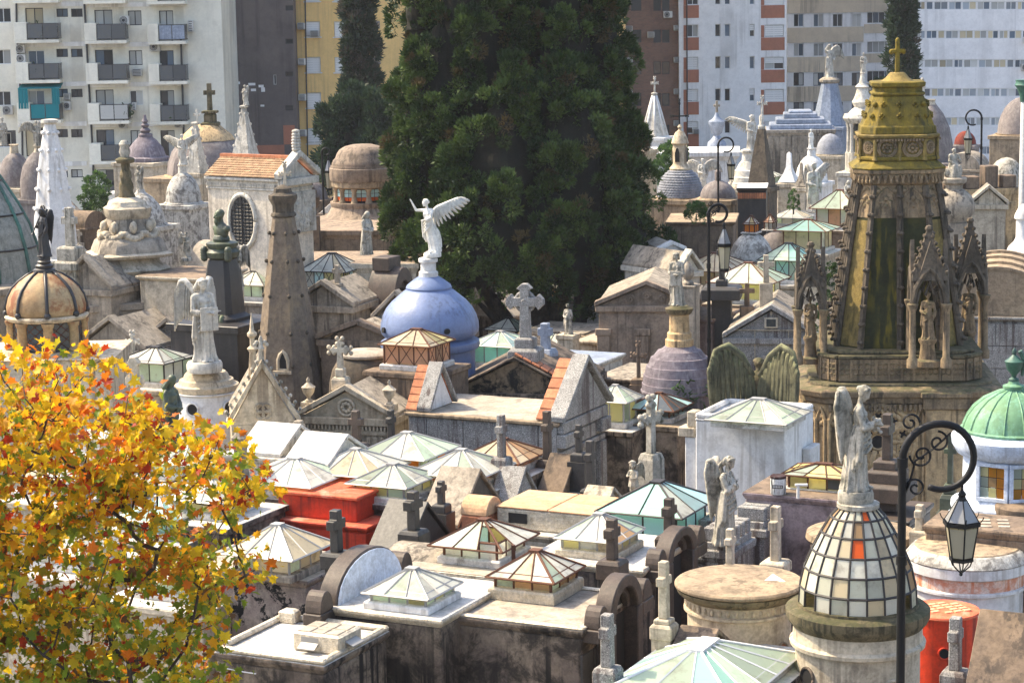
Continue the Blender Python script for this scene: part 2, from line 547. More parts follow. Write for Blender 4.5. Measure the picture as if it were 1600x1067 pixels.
def add_cross(mb, x, y, z, h, w, t, style='latin', M=None, b=None):
    """A cross standing at x, y, z; h high, w across, t the thickness of its arms."""
    b = b or t
    hw = w / 2
    zc = z + h * 0.66
    a = t / 2
    if style == 'latin':
        pts = [(-a * 1.15, z), (a * 1.15, z), (a, zc - a), (hw, zc - a), (hw, zc + a), (a, zc + a), (a, z + h), (-a, z + h), (-a, zc + a), (-hw, zc + a), (-hw, zc - a), (-a, zc - a)]
        mb.poly([(x + p, q) for p, q in pts], y - b / 2, y + b / 2, M)
    else:
        f = a * 1.75
        up = z + h
        pts = [(-a * 1.2, z), (a * 1.2, z), (a, zc - a), (hw * .62, zc - a), (hw * .74, zc - f), (hw, zc - a * .6), (hw, zc + a * .6), (hw * .74, zc + f), (hw * .62, zc + a), (a, zc + a),
               (a, up - (up - zc) * .36), (f, up - (up - zc) * .26), (a * .6, up), (-a * .6, up), (-f, up - (up - zc) * .26), (-a, up - (up - zc) * .36), (-a, zc + a),
               (-hw * .62, zc + a), (-hw * .74, zc + f), (-hw, zc + a * .6), (-hw, zc - a * .6), (-hw * .74, zc - f), (-hw * .62, zc - a), (-a, zc - a)]
        mb.poly([(x + p, q) for p, q in pts], y - b / 2, y + b / 2, M)
        if style == 'celtic':
            ring = [Vector((x + cos(q) * hw * .52, y, zc + sin(q) * hw * .52)) for q in [2 * pi * k / 16 for k in range(17)]]
            mb.tube(ring, a * .42, 6, M)
            r2 = [Vector((x + cos(q) * a * .6, y - b / 2 - .003, zc + sin(q) * a * .6)) for q in [2 * pi * k / 12 for k in range(13)]]
            mb.tube(r2, a * .2, 5, M)
        if style == 'fleury':
            for cx, cz in ((-hw, zc), (hw, zc), (0, up)):
                for dx, dz in ((0, 0), (.3, .3), (-.3, .3), (.3, -.3), (-.3, -.3)):
                    mb.ell((x + cx + dx * t * 1.8, y, cz + dz * t * 1.8), t * .5, b * .55, t * .5, 6, 4, M)


def cross(px, py, D, hpx, wpx, tpx, label, mat, yaw=None, style='latin', ped=(), base=None, group='stone crosses standing on the tombs', name='stone_cross', pmat=None, bz=0.0):
    """A cross and its pedestal: py is the foot of the whole; ped: (half width, height) px blocks from the bottom up; base: (width, depth, height in m) of the gable or pier below, hidden."""
    x, z, s = site(px, py, D)
    yaw = YAW + radians(90) if yaw is None else yaw
    t = thing(name, label, 'cross', (x, D, z), yaw, group)
    h = 0
    if ped:
        mb = MB()
        for i, (hw, ph) in enumerate(ped):
            a0 = hw * s
            if i + 1 < len(ped) or len(ped) == 1:
                mb.lathe([(a0, h), (a0, h + ph * s * .8), (a0 * .82, h + ph * s)], plan=SQ)
            else:
                mb.lathe([(a0, h), (a0, h + ph * s * .85), (a0 * .8, h + ph * s)], plan=SQ)
            h += ph * s
        mb.build('pedestal', pmat or mat, t, bev=.012)
    mb = MB()
    add_cross(mb, 0, 0, h, hpx * s - h, wpx * s, tpx * s, style)
    mb.build('cross_shaft', mat, t, bev=.012)
    # the pier that carries it down to the tomb roof below
    if base:
        w, d, hh = base
        MB().box(-w / 2, w / 2, -d / 2, d / 2, -z if hh is None else -hh, 0).build('pier', pmat or mat, t)
    return t


def pane_box(mb, quad, th=.012, gap=.02):
    """A thin closed pane inside a planar polygon, drawn in from its edges."""
    q = [Vector(p) for p in quad]
    c = sum(q, Vector()) / len(q)
    n = (q[1] - q[0]).cross(q[2] - q[0])
    n.normalize()
    q2 = []
    for p in q:
        d = c - p
        q2.append(p + d * min(.4, gap / max(d.length, .01) * 1.4))
    k = len(q2)
    mb.add([p for p in q2] + [p - n * th for p in q2], [tuple(range(k)), tuple(range(2 * k - 1, k - 1, -1))] + [(i, i + k, (i + 1) % k + k, (i + 1) % k) for i in range(k)])


def skylight(root, x, y, z, w, d, h, rh, smat, rmat, fmat, nx=3, ny=3, over=.12, curb=.14, cmat=None, top=.12, yaw=0, alt=None, altk=.0, miss=(), rnd=RND, bar=.022, diag=False):
    """Roof lantern as a part of its tomb: curb and iron bars, with every pane a sub-part."""
    A = RZ(yaw, (x, y, z))
    rh *= .82
    mb = MB(A)
    if curb:
        mb.lathe([(1, 0), (1, curb * .8), (.97, curb)], plan=[(a * (w / 2 + .10), b * (d / 2 + .10)) for a, b in SQ])
    else:
        mb.box(-w / 2, w / 2, -d / 2, d / 2, 0, .01)
    part = mb.build('skylight', cmat or M['silver'], root, bev=.01)
    fr = MB(A)
    z0, z1, z2 = curb, curb + h, curb + h + rh
    cs = [(-w / 2, -d / 2), (w / 2, -d / 2), (w / 2, d / 2), (-w / 2, d / 2)]
    W2, D2 = w / 2 + over, d / 2 + over
    ze = z1 - over * rh / (min(w, d) / 2)
    ze = max(ze, z1 - .1)
    es = [(-W2, -D2), (W2, -D2), (W2, D2), (-W2, D2)]
    tx = max(top * w, (w - d) / 2 * .9 + top * w) / 1 * .5
    ty = max(top * d, (d - w) / 2 * .9 + top * d) * .5
    ts = [(-tx, -ty), (tx, -ty), (tx, ty), (-tx, ty)]
    cnt = 0
    for i in range(4):
        a, b = cs[i], cs[(i + 1) % 4]
        ea, eb = es[i], es[(i + 1) % 4]
        ta, tb = ts[i], ts[(i + 1) % 4]
        n = nx if i % 2 == 0 else ny
        L = lambda p, q, f: (p[0] + (q[0] - p[0]) * f, p[1] + (q[1] - p[1]) * f)
        fr.tube([(*ea, ze), (*ta, z2)], bar * 1.15, 5)
        fr.tube([(*ea, ze), (*eb, ze)], bar * .9, 4)
        fr.tube([(*a, z1 - .01), (*b, z1 - .01)], bar, 4)
        for k in range(n):
            f0, f1 = k / n, (k + 1) / n
            p0, p1 = L(a, b, f0), L(a, b, f1)
            fr.tube([(*p0, z0), (*p0, z1)], bar * (1.3 if k == 0 else .9), 4)
            if diag:
                fr.tube([(*p0, z0), (*p1, z1)], bar * .5, 4)
                fr.tube([(*p1, z0), (*p0, z1)], bar * .5, 4)
            if h > .05:
                pm = MB(A)
                pane_box(pm, [(*p0, z0), (*p1, z0), (*p1, z1), (*p0, z1)])
                pm.build('side_pane', smat if not isinstance(smat, list) else rnd.choice(smat), part)
            e0, e1 = L(ea, eb, f0), L(ea, eb, f1)
            t0, t1 = L(ta, tb, f0), L(ta, tb, f1)
            if k:
                fr.tube([(*e0, ze + .004), (*t0, z2 + .004)], bar * .75, 4)
            cnt += 1
            if cnt in miss:
                continue
            pm = MB(A)
            pane_box(pm, [(*e0, ze), (*e1, ze), (*t1, z2), (*t0, z2)], gap=.012)
            m = rmat if not isinstance(rmat, list) else rnd.choice(rmat)
            if alt and rnd.random() < altk:
                m = alt
            pm.build('roof_pane', m, part)
    fr.box(-tx - .03, tx + .03, -ty - .03, ty + .03, z2 - .015, z2 + .03)
    fr.build('glazing_bars', fmat, part)
    return part


def tomb(name, label, cat, px, py, D, wpx, dm, yaw, mat, rmat=None, cornice=.09, ch=.16, cmat=None, parapet=0, plinth=True, group=None, door=True, loc=None, pmat=None, ztop=None, wm=None, bev=.015):
    """A flat-roofed mausoleum; px, py: the middle of its roof; wpx: its front's width; dm: its depth in metres."""
    x, z, s = site(px, py, D)
    w = wm or wpx * s
    t = thing(name, label, cat, (x, D, 0), yaw, group)
    MB().box(-w / 2, w / 2, -dm / 2, dm / 2, 0, z - ch).build('wall', mat, t, bev=bev)
    if plinth:
        MB().box(-w / 2 - .06, w / 2 + .06, -dm / 2 - .06, dm / 2 + .06, 0, .5).build('plinth', mat, t)
    c = cornice
    mb = MB()
    mb.lathe([(1, z - ch), (1 + c * .4, z - ch * .7), (1 + c, z - ch * .45), (1 + c, z)], plan=[(a * w / 2, b * dm / 2) for a, b in SQ])
    mb.build('cornice', cmat or mat, t, bev=bev)
    k = 1 + c - .015
    if parapet:
        mb = MB()
        p = .1
        W, DD = w / 2 * k, dm / 2 * k
        for bx in ((-W, W, -DD, -DD + p), (-W, W, DD - p, DD), (-W, -W + p, -DD + p, DD - p), (W - p, W, -DD + p, DD - p)):
            mb.box(*bx, z + .001, z + parapet)
        mb.build('parapet', pmat or cmat or mat, t, bev=bev)
    MB().box(-w / 2 * k + .01, w / 2 * k - .01, -dm / 2 * k + .01, dm / 2 * k - .01, z - .02, z + .004).build('roof', rmat or M['roof'], t)
    if door:
        f = MB().box(-.45, .45, -dm / 2 - .03, -dm / 2 - .002, .5, 2.5).build('door', M['dark'], t)
    return t, z, s, w


def gable(name, label, cat, px, py, D, wpx, hpx, dm, yaw, mat, rmat=None, ends='x', group=None, tmat=None, moulding=.14, wm=None):
    """A gabled mausoleum; px, py: the middle of the eaves line of the gable front; wpx: gable width, hpx: its rise. ends 'y': gable faces the local -y."""
    x, z, s = site(px, py, D)
    w = wm or wpx * s
    h = hpx * s
    t = thing(name, label, cat, (x, D, 0), yaw, group)
    MB().box(-w / 2, w / 2, 0, dm, 0, z - .18).build('wall', mat, t, bev=.015)
    mb = MB()
    mb.box(-w / 2 - .1, w / 2 + .1, -.1, dm + .1, z - .18, z)
    mb.build('cornice', mat, t, bev=.015)
    MB().poly([(-w / 2, z + .001), (w / 2, z + .001), (0, z + h * .93)], .05, dm).build('gable_wall', tmat or mat, t)
    # raking moulding
    mb = MB()
    q = moulding
    L = hypot(w / 2 + .1, h)
    for sg in (-1, 1):
        ax, az = sg * (w / 2 + .12), z
        mb.poly([(ax, az + .004), (ax, az + q), (0, az + h + q), (0, az + h)] if sg > 0 else [(ax, az + .004), (0, az + h), (0, az + h + q), (ax, az + q)], -.12, .22)
    mb.build('raking_cornice', mat, t, bev=.012)
    mb = MB()
    for sg in (-1, 1):
        a = (sg * (w / 2 + .05), z + .003)
        pts = [a, (a[0], z + .08), (0, z + h + .04), (0, z + h - .02)]
        mb.poly(pts if sg > 0 else [pts[0], pts[3], pts[2], pts[1]], .22, dm + .06)
    mb.build('roof', rmat or mat, t, bev=.01)
    return t, z, s, w, h


def turned(name, label, cat, px, py, D, segs, n=28, yaw=0, group=None, plan=None, body=None, bodymat=None, sharp=40, thing_root=None):
    """A turned (or many-sided) monument read off in pixels: segs: (part name, material, [(radius, height above py)], optional n or plan)."""
    x, z, s = site(px, py, D)
    t = thing_root or thing(name, label, cat, (x, D, 0), yaw, group)
    for sg in segs:
        pn, mt, prof = sg[:3]
        o = sg[3] if len(sg) > 3 else None
        mb = MB()
        if isinstance(o, list):
            mb.lathe(pp(prof, s, z), plan=o)
        else:
            mb.lathe(pp(prof, s, z), n=o or n, plan=None if o else plan, rot=pi / (o or n))
        mb.build(pn, mt, t, auto=sharp)
    if body:
        w, d, zt = body[:3]
        zt = z + zt * s if len(body) < 4 else zt
        MB().box(-w / 2, w / 2, -d / 2, d / 2, 0, zt).build('wall', bodymat, t, bev=.015)
        MB().box(-w / 2 - .09, w / 2 + .09, -d / 2 - .09, d / 2 + .09, zt - .2, zt + .003).build('cornice', bodymat, t, bev=.015)
    return t, z, s


def crockets(mb, p0, p1, n, r, M=None):
    p0, p1 = Vector(p0), Vector(p1)
    for k in range(n):
        p = p0.lerp(p1, (k + .5) / n)
        out = Vector((p.x, p.y, 0))
        if out.length > 1e-4:
            out.normalize()
        mb.ell(p + out * r * .7, r * 1.1, r * 1.1, r * .6, 6, 4, M)
        mb.ell(p + out * r * 1.4 + Vector((0, 0, r * .5)), r * .6, r * .6, r * .7, 5, 4, M)


def urn(mb, x, y, z, h):
    mb.lathe([(h * .16, z), (h * .16, z + h * .06), (h * .07, z + h * .12), (h * .09, z + h * .2), (h * .22, z + h * .36), (h * .27, z + h * .55), (h * .29, z + h * .6), (h * .2, z + h * .66), (h * .12, z + h * .74), (h * .05, z + h * .8), (h * .08, z + h * .9), (h * .02, z + h)], n=12, cx=x, cy=y)


def street_lamp(px, py, D, ptop, arc, drop, lw, label, flip=1, scroll=True):
    """A wrought-iron lamp. px: its pole; py: where the arc leaves the pole; arc: radius px of the crook; drop: px from arc's end to the lantern's foot; lw: lantern width px."""
    x, z, s = site(px, py, D)
    t = thing('street_lamp', label, 'street lamp', (x, D, 0), 0, 'black iron street lamps')
    r = lw * s * .105
    mb = MB()
    mb.tube([(0, 0, 0), (0, 0, z)], [r * 1.25, r], 10)
    mb.tube([(0, 0, 0), (0, 0, .8)], r * 2.4, 10)
    for zz in (z - 1.3, z - 3.2, z - .02):
        mb.tube([(0, 0, zz - .06), (0, 0, zz + .06)], r * 1.35, 10)
    mb.build('pole', M['iron'], t, auto=40)
    a = arc * s
    pts = [(0, 0, z - .05)]
    R = a
    for k in range(0, 26):
        q = pi - k / 25 * (pi * 1.62)
        rr = R * (1 - .22 * max(0, k - 10) / 15)
        pts.append((flip * (R + rr * cos(q)), 0, z + rr * sin(q)))
    mb = MB()
    mb.tube(pts, [r] + [r * (1 - .25 * k / 25) for k in range(26)], 8)
    mb.build('crook', M['iron'], t, sm=True)
    hx = flip * R * 1.62
    hz = z - R * .78
    if scroll:
        mb = MB()

        def sp(cx, cz, rad, a0, turns, dr):
            return [(cx + cos(a0 + dr * 2 * pi * turns * k / 22) * rad * (1 - .8 * k / 22), 0, cz + sin(a0 + dr * 2 * pi * turns * k / 22) * rad * (1 - .8 * k / 22)) for k in range(23)]
        q = r * .28
        mb.tube(sp(flip * R * .52, z + R * .15, R * .33, pi, 1.4, 1), q, 4)
        mb.tube(sp(flip * R * .95, z + R * .5, R * .3, pi / 2, 1.3, -1), q, 4)
        mb.tube(sp(flip * R * .36, z - R * .75, R * .28, pi, 1.4, -1), q, 4)
        mb.tube(sp(flip * R * .2, z + R * 1.05, R * .26, 0, 1.3, 1), q, 4)
        mb.tube([(0, 0, z - R * 1.1), (flip * R * .2, 0, z - R * .6), (flip * R * .35, 0, z), (flip * R * .8, 0, z + R * .3), (flip * R * 1.3, 0, z + R * .75)], q, 4)
        mb.build('scrollwork', M['iron'], t)
    # lantern
    lwm = lw * s
    H = drop * s
    zt = hz - .02
    lt = MB()
    lt.tube([(hx, 0, zt + .1), (hx, 0, zt - H * .10)], r * .35, 6)
    lt.lathe([(lwm * .07, zt - H * .10), (lwm * .11, zt - H * .05), (lwm * .03, zt)], n=8, cx=hx)
    lan = lt.build('lantern', M['iron'], t)
    z1, z2, z3 = zt - H * .11, zt - H * .36, zt - H * .80
    r1, r2, r3 = lwm * .12, lwm * .5, lwm * .29
    fr = MB()
    P = lambda rr, k, zz: (hx + rr * cos(pi / 6 + k * pi / 3), rr * sin(pi / 6 + k * pi / 3), zz)
    for k in range(6):
        fr.tube([P(r1, k, z1), P(r2 * .92, k, z2)], lwm * .016, 5)
        fr.tube([P(r2 * .86, k, z2 - H * .03), P(r3, k, z3)], lwm * .022, 5)
        fr.tube([P(r2 * .95, k, z2 - .0), P(r2 * 1.08, k, z2 + H * .03), P(r2 * 1.15, k, z2 + H * .07)], lwm * .014, 4)
        fr.tube([P(r3, k, z3), P(r3 * .8, k, z3 - H * .07), P(r3 * .12, k, z3 - H * .15)], lwm * .018, 4)
    fr.lathe([(r2 * .9, z2 - H * .05), (r2, z2 - H * .04), (r2, z2), (r2 * .9, z2 + .002)], n=6, cx=hx, rot=pi / 6)
    fr.lathe([(r3 * 1.0, z3 - H * .02), (r3 * 1.12, z3 - H * .01), (r3 * 1.12, z3 + H * .015), (r3, z3 + H * .02)], n=6, cx=hx, rot=pi / 6)
    fr.lathe([(r1, z1), (r1 * .8, z1 + H * .03)], n=6, cx=hx, rot=pi / 6)
    fr.ell((hx, 0, z3 - H * .17), lwm * .05, lwm * .05, lwm * .06, 6, 4)
    fr.build('lantern_frame', M['iron'], lan)
    for k in range(6):
        pm = MB()
        pane_box(pm, [P(r2 * .86, k, z2 - H * .05), P(r3, k, z3 + H * .02), P(r3, k + 1, z3 + H * .02), P(r2 * .86, k + 1, z2 - H * .05)], .006, .012)
        pm.build('pane', M['lampglass'], lan)
        pm = MB()
        pane_box(pm, [P(r1, k, z1), P(r2 * .92, k, z2), P(r2 * .92, k + 1, z2), P(r1, k + 1, z1)], .006, .012)
        pm.build('cap_pane', M['capglass'], lan)
    return t


M['lampglass'] = glass('lamp_glass', (0.62, 0.58, 0.44), 0.5, 0.15, dirt=0.15)
M['capglass'] = glass('lamp_cap_glass', (0.30, 0.30, 0.30), 0.15, 0.15, dirt=0.2)


# ------------------------------------------------------------------ statues
_FIG = {}


def skirt(mb, pts, seed, folds=11, amp=.10, n=72):
    """A closed gown: pts: (z, cx, cy, rx, ry), folded more towards the hem."""
    rr = random.Random(seed)
    ph = [rr.uniform(0, 6.28) for _ in range(4)]
    z0, z1 = pts[0][0], pts[-1][0]
    N = 34
    vs, fs = [], []
    for i in range(N):
        z = z0 + (z1 - z0) * i / (N - 1)
        for a, b in zip(pts, pts[1:]):
            if a[0] <= z <= b[0] + 1e-9:
                f = (z - a[0]) / (b[0] - a[0])
                f = f * f * (3 - 2 * f)
                cx, cy, rx, ry = [a[j] + (b[j] - a[j]) * f for j in (1, 2, 3, 4)]
                break
        k = amp * (1 - (z - z0) / (z1 - z0)) ** .7
        tw = (z - z0) * 1.2
        for j in range(n):
            q = 2 * pi * j / n
            fo = abs(sin(q * folds / 2 + ph[0] + tw)) ** .7 - .6 + .45 * sin(q * 5 + ph[1] - tw * 2) + .3 * sin(q * 17 + ph[2])
            m = 1 + k * fo
            vs.append((cx + rx * m * cos(q), cy + ry * m * sin(q), z))
    for i in range(N - 1):
        for j in range(n):
            j2 = (j + 1) % n
            fs.append((i * n + j, i * n + j2, (i + 1) * n + j2, (i + 1) * n + j))
    fs.append(tuple(range(n - 1, -1, -1)))
    fs.append(tuple((N - 1) * n + j for j in range(n)))
    mb.add(vs, fs)


def head_on(mb, c, look, hair='bun', veil=False, sc=1.0, beard=False):
    """A head with face, hair or veil; look: (turn about z, nod down)."""
    A = Matrix.Translation(c) @ Matrix.Rotation(look[0], 4, 'Z') @ Matrix.Rotation(look[1], 4, 'X') @ Matrix.Scale(sc, 4)
    mb.ell((0, 0, .008), .047, .056, .062, 14, 10, A)
    mb.ell((0, -.022, -.03), .034, .034, .036, 12, 8, A)          # jaw
    mb.ell((0, -.048, -.055), .013, .012, .012, 8, 6, A)          # chin
    mb.cap((0, -.052, .012), .007, (0, -.064, -.012), .010, 8, A)  # nose
    mb.cap((-.024, -.047, .017), .007, (.024, -.047, .017), .007, 8, A)  # brow
    mb.cap((-.011, -.054, -.031), .006, (.011, -.054, -.031), .006, 6, A)  # lips
    for sg in (-1, 1):
        mb.ell((sg * .027, -.043, -.012), .012, .010, .013, 8, 6, A)  # cheek
        mb.ell((sg * .048, .002, 0), .008, .014, .018, 8, 6, A)   # ear
    if veil:
        mb.ell((0, .012, .018), .060, .062, .066, 14, 10, A)
        mb.cap((-.05, .015, .0), .025, (-.075, .02, -.12), .03, 10, A)
        mb.cap((.05, .015, .0), .025, (.075, .02, -.12), .03, 10, A)
        mb.cap((0, .04, .0), .045, (0, .05, -.13), .06, 10, A)
    elif hair == 'short':
        mb.ell((0, .014, .026), .052, .055, .052, 14, 10, A)
    else:
        rr = random.Random(5)
        mb.ell((0, .014, .022), .055, .058, .055, 14, 10, A)
        for k in range(14):
            q = pi * (.05 + .9 * k / 13)
            mb.ell((cos(q) * .052, .012 - .028 * sin(q) + rr.uniform(-.004, .004), .03 + .033 * sin(q)), .018, .018, .016, 7, 5, A)
        if hair == 'bun':
            mb.ell((0, .062, .01), .030, .028, .030, 10, 8, A)
        else:
            for dx in (-.03, 0, .03):
                mb.cap((dx, .05, .01), .03, (dx * 1.6, .06, -.10), .024, 8, A)
    if beard:
        mb.ell((0, -.045, -.065), .03, .024, .045, 10, 8, A)


def arm(mb, sh, el, wr, side, r=.031, sleeve=True, hand=True, curl=.4):
    sh, el, wr = Vector(sh), Vector(el), Vector(wr)
    mb.cap(sh, r * 1.15, el, r * .92)
    mb.cap(el, r * .9, wr, r * .62)
    if sleeve:
        mid = el.lerp(wr, .55)
        mb.cap(el, r * 1.15, mid + Vector((0, .005, -.012)), r * 1.35)
    if hand:
        d = (wr - el).normalized()
        u = d.cross(Vector((0, 0, 1)))
        u = u.normalized() if u.length > .05 else Vector((1, 0, 0))
        c = wr + d * .03
        mb.cap(wr, .014, c, .018, 8)
        dn = d.cross(u).normalized()
        for k in range(4):
            o = u * ((k - 1.5) * .0095)
            L = (.034, .04, .037, .028)[k]
            p = c + o + d * .012
            m = p + d * L * .6
            mb.cap(p, .0062, m, .0056, 6)
            mb.cap(m, .0056, m + (d * (1 - curl) - dn * curl * (1 if d.z < .3 else -1)) * L * .5, .0048, 6)
        mb.cap(c - d * .012 + u * side * .012, .0068, c + d * .014 + u * side * .03, .0055, 6)


def figure(pose):
    """Unit-height robed figure facing -y, grown together into one surface."""
    if pose in _FIG:
        return _FIG[pose]
    mb = MB()
    seed = sum(map(ord, pose))
    lean = dict(pray=-.02, flower=-.03, read=-.015, reach=-.05, veil=-.03).get(pose, 0)
    hy = lean
    if pose == 'child':
        mb.cap((-.05, 0, .03), .035, (-.055, -.01, .22), .05)
        mb.cap((-.055, -.01, .22), .05, (-.04, 0, .42), .075)
        mb.cap((.06, .05, .06), .03, (.055, -.02, .24), .05)
        mb.cap((.055, -.02, .24), .05, (.04, 0, .42), .075)
        mb.cap((-.05, 0, .03), .03, (-.05, -.09, .02), .025)
        mb.cap((.06, .05, .06), .028, (.06, .0, .0), .022)
        mb.ell((0, 0, .55), .11, .09, .15, 14, 10)
        mb.cap((-.09, 0, .68), .045, (.09, 0, .68), .045)
        skirt(mb, [(.28, 0, .01, .15, .12), (.45, 0, .005, .12, .10), (.58, 0, 0, .105, .088)], 3, 8, .12)
        mb.cap((0, 0, .7), .035, (0, -.01, .78), .03)
        head_on(mb, (0, -.03, .86), (.5, .3), 'curl', sc=1.55)
        arm(mb, (-.12, 0, .67), (-.15, -.06, .55), (-.06, -.14, .58), -1, .034, False)
        arm(mb, (.12, 0, .67), (.16, -.06, .54), (.07, -.15, .52), 1, .034, False)
    elif pose == 'bust':
        mb.ell((0, 0, .34), .32, .18, .30, 18, 12)
        mb.cap((-.28, .02, .42), .12, (.28, .02, .42), .12)
        mb.cap((0, 0, .55), .11, (0, -.02, .70), .10)
        head_on(mb, (0, -.05, .82), (-.3, .1), 'short', sc=2.7, beard=True)
        mb.lathe([(.25, 0), (.27, .1), (.22, .2)], n=20)
    elif pose == 'seated':
        skirt(mb, [(0, 0, -.10, .24, .20), (.3, 0, -.06, .22, .22), (.45, 0, 0, .18, .18), (.6, 0, .03, .13, .12)], 4, 10, .10)
        mb.cap((-.1, -.2, .4), .08, (-.1, .02, .42), .10)
        mb.cap((.1, -.2, .38), .08, (.1, .02, .42), .10)
        mb.cap((-.1, -.2, .4), .08, (-.1, -.22, .1), .06)
        mb.cap((.1, -.2, .38), .08, (.12, -.24, .1), .06)
        mb.ell((0, .02, .66), .14, .11, .17, 14, 10)
        mb.cap((-.13, .02, .78), .055, (.13, .02, .78), .055)
        mb.cap((0, .01, .82), .04, (0, 0, .87), .035)
        head_on(mb, (0, -.02, .93), (.3, .25), 'bun', sc=1.25)
        arm(mb, (-.16, 0, .77), (-.22, -.08, .58), (-.1, -.2, .5), -1, .045)
        arm(mb, (.16, 0, .77), (.22, -.06, .58), (.12, -.18, .62), 1, .045)
        mb.ell((.25, .05, .2), .12, .14, .2, 10, 8)
        mb.ell((-.26, .02, .16), .12, .12, .16, 10, 8)
    else:
        st = {'reach': [(0, .05, .02, .12, .10), (.12, .04, .03, .115, .10), (.3, .02, .0, .10, .09), (.48, .0, -.01, .095, .085), (.62, 0, hy * .7, .078, .066)],
              'veil': [(0, 0, .01, .15, .13), (.15, 0, .01, .13, .12), (.4, 0, 0, .12, .105), (.6, 0, hy * .6, .105, .09), (.74, 0, hy, .10, .08)]}.get(
            pose, [(0, .01, .01, .15, .13), (.10, .01, .01, .125, .112), (.30, .0, .0, .112, .10), (.50, -.008, hy * .4, .100, .088), (.62, 0, hy * .7, .080, .066)])
        skirt(mb, st, seed, 11 if pose != 'veil' else 9, .20)
        mb.ell((0, hy, .70), .092, .066, .115, 16, 12)
        mb.ell((-.035, hy - .05, .715), .034, .026, .035, 10, 8)
        mb.ell((.035, hy - .05, .715), .034, .026, .035, 10, 8)
        mb.cap((-.085, hy, .785), .036, (.085, hy, .785), .036)
        mb.cap((0, hy, .80), .027, (0, hy - .012, .875), .024)
        # mantle: diagonal swags and a hanging end
        for k in range(5):
            a = Vector((.09, hy - .02 - .008 * k, .74 - .05 * k))
            b = Vector((-.09, hy - .04 - .006 * k, .58 - .055 * k))
            mid = (a + b) / 2 + Vector((0, -.055, -.03))
            mb.tube([a, a.lerp(mid, .6), mid, b.lerp(mid, .6), b], [.012, .017, .018, .017, .012], 7)
        for k in range(3):
            mb.cap((-.095 - .008 * k, hy + .01 - .02 * k, .60), .022, (-.105 - .012 * k, .01 - .022 * k, .22 + .04 * k), .03)
        H = (0, hy - .02, .925)
        if pose == 'pray':
            head_on(mb, (0, hy - .035, .92), (0, .62), 'long')
            arm(mb, (-.112, hy, .77), (-.125, hy - .06, .63), (.0, hy - .095, .70), -1)
            arm(mb, (.112, hy, .77), (.125, hy - .06, .63), (-.01, hy - .10, .675), 1)
        elif pose == 'flower':
            head_on(mb, (0, hy - .04, .92), (0, .65), 'bun')
            arm(mb, (-.112, hy, .77), (-.13, hy - .05, .61), (-.02, hy - .15, .66), -1)
            arm(mb, (.112, hy, .77), (.13, hy - .06, .60), (.03, hy - .16, .62), 1)
            rr = random.Random(2)
            for k in range(16):
                mb.ell((rr.uniform(-.05, .06), hy - .18 + rr.uniform(-.04, .05), .64 + rr.uniform(-.09, .06)), .02, .02, .018, 6, 5)
        elif pose == 'read':
            head_on(mb, (0, hy - .03, .92), (.25, .5), 'curl')
            arm(mb, (-.112, hy, .77), (-.135, hy - .03, .61), (-.03, hy - .13, .60), -1)
            arm(mb, (.112, hy, .77), (.135, hy - .04, .60), (.08, hy - .14, .59), 1)
            mb.box(-.09, .13, hy - .16, hy - .145, .38, .66)
            mb.box(.03, .17, hy - .155, hy - .14, .60, .615)
        elif pose == 'reach':
            head_on(mb, (-.01, hy - .03, .925), (-.5, .0), 'bun')
            arm(mb, (-.10, hy, .79), (-.19, hy - .08, .80), (-.255, hy - .10, .95), -1, .028, False)
            arm(mb, (.10, hy, .77), (.10, hy - .08, .64), (.0, hy - .13, .62), 1, .03)
            for k in range(5):
                mb.tube([(.06, .03, .5 - .05 * k), (.13, .06, .36 - .05 * k), (.15, .10, .2 - .03 * k)], [.03, .035, .02], 7)
        elif pose == 'veil':
            head_on(mb, (0, hy - .035, .925), (0, .55), veil=True)
            arm(mb, (-.115, hy, .76), (-.13, hy - .05, .60), (-.01, hy - .13, .57), -1)
            arm(mb, (.115, hy, .76), (.13, hy - .05, .60), (.02, hy - .14, .55), 1)
            rr = random.Random(3)
            for k in range(9):
                mb.ell((rr.uniform(-.03, .04), hy - .16 + rr.uniform(-.03, .03), .53 + rr.uniform(-.05, .05)), .018, .018, .016, 6, 5)
        elif pose == 'trumpet':
            head_on(mb, (0, hy - .03, .925), (0, .25), 'long')
            arm(mb, (-.112, hy, .77), (-.13, hy - .05, .62), (-.03, hy - .14, .64), -1)
            arm(mb, (.112, hy, .77), (.14, hy, .6), (.12, hy - .06, .48), 1)
            mb.tube([(0, hy - .05, .86), (-.02, hy - .16, .64), (-.03, hy - .22, .50), (-.03, hy - .235, .46)], [.012, .014, .018, .04], 8)
        elif pose == 'cloth':
            head_on(mb, H, (.3, .1), 'curl')
            arm(mb, (-.112, hy, .77), (-.17, hy - .06, .84), (-.10, hy - .08, .96), -1, .03, False)
            arm(mb, (.112, hy, .77), (.15, hy - .02, .6), (.10, hy - .12, .55), 1)
        else:
            head_on(mb, H, (.2, .25), 'bun')
            arm(mb, (-.112, hy, .77), (-.14, hy - .03, .6), (-.05, hy - .12, .56), -1)
            arm(mb, (.112, hy, .77), (.15, hy - .01, .6), (.13, hy - .06, .45), 1)
        mb.ell((.04, -.12, .015), .028, .05, .02, 8, 6)
        mb.ell((-.04, -.10, .015), .028, .05, .02, 8, 6)
    me = mb.mesh('figure_' + pose)
    o = bpy.data.objects.new('tmp', me)
    C.objects.link(o)
    r = o.modifiers.new('r', 'REMESH')
    r.mode = 'VOXEL'
    r.voxel_size = .0085 if pose not in ('bust', 'seated', 'cloth', 'stand') else .013
    sm = o.modifiers.new('s', 'SMOOTH')
    sm.factor = .4
    sm.iterations = 1
    dg = bpy.context.evaluated_depsgraph_get()
    me2 = bpy.data.meshes.new_from_object(o.evaluated_get(dg))
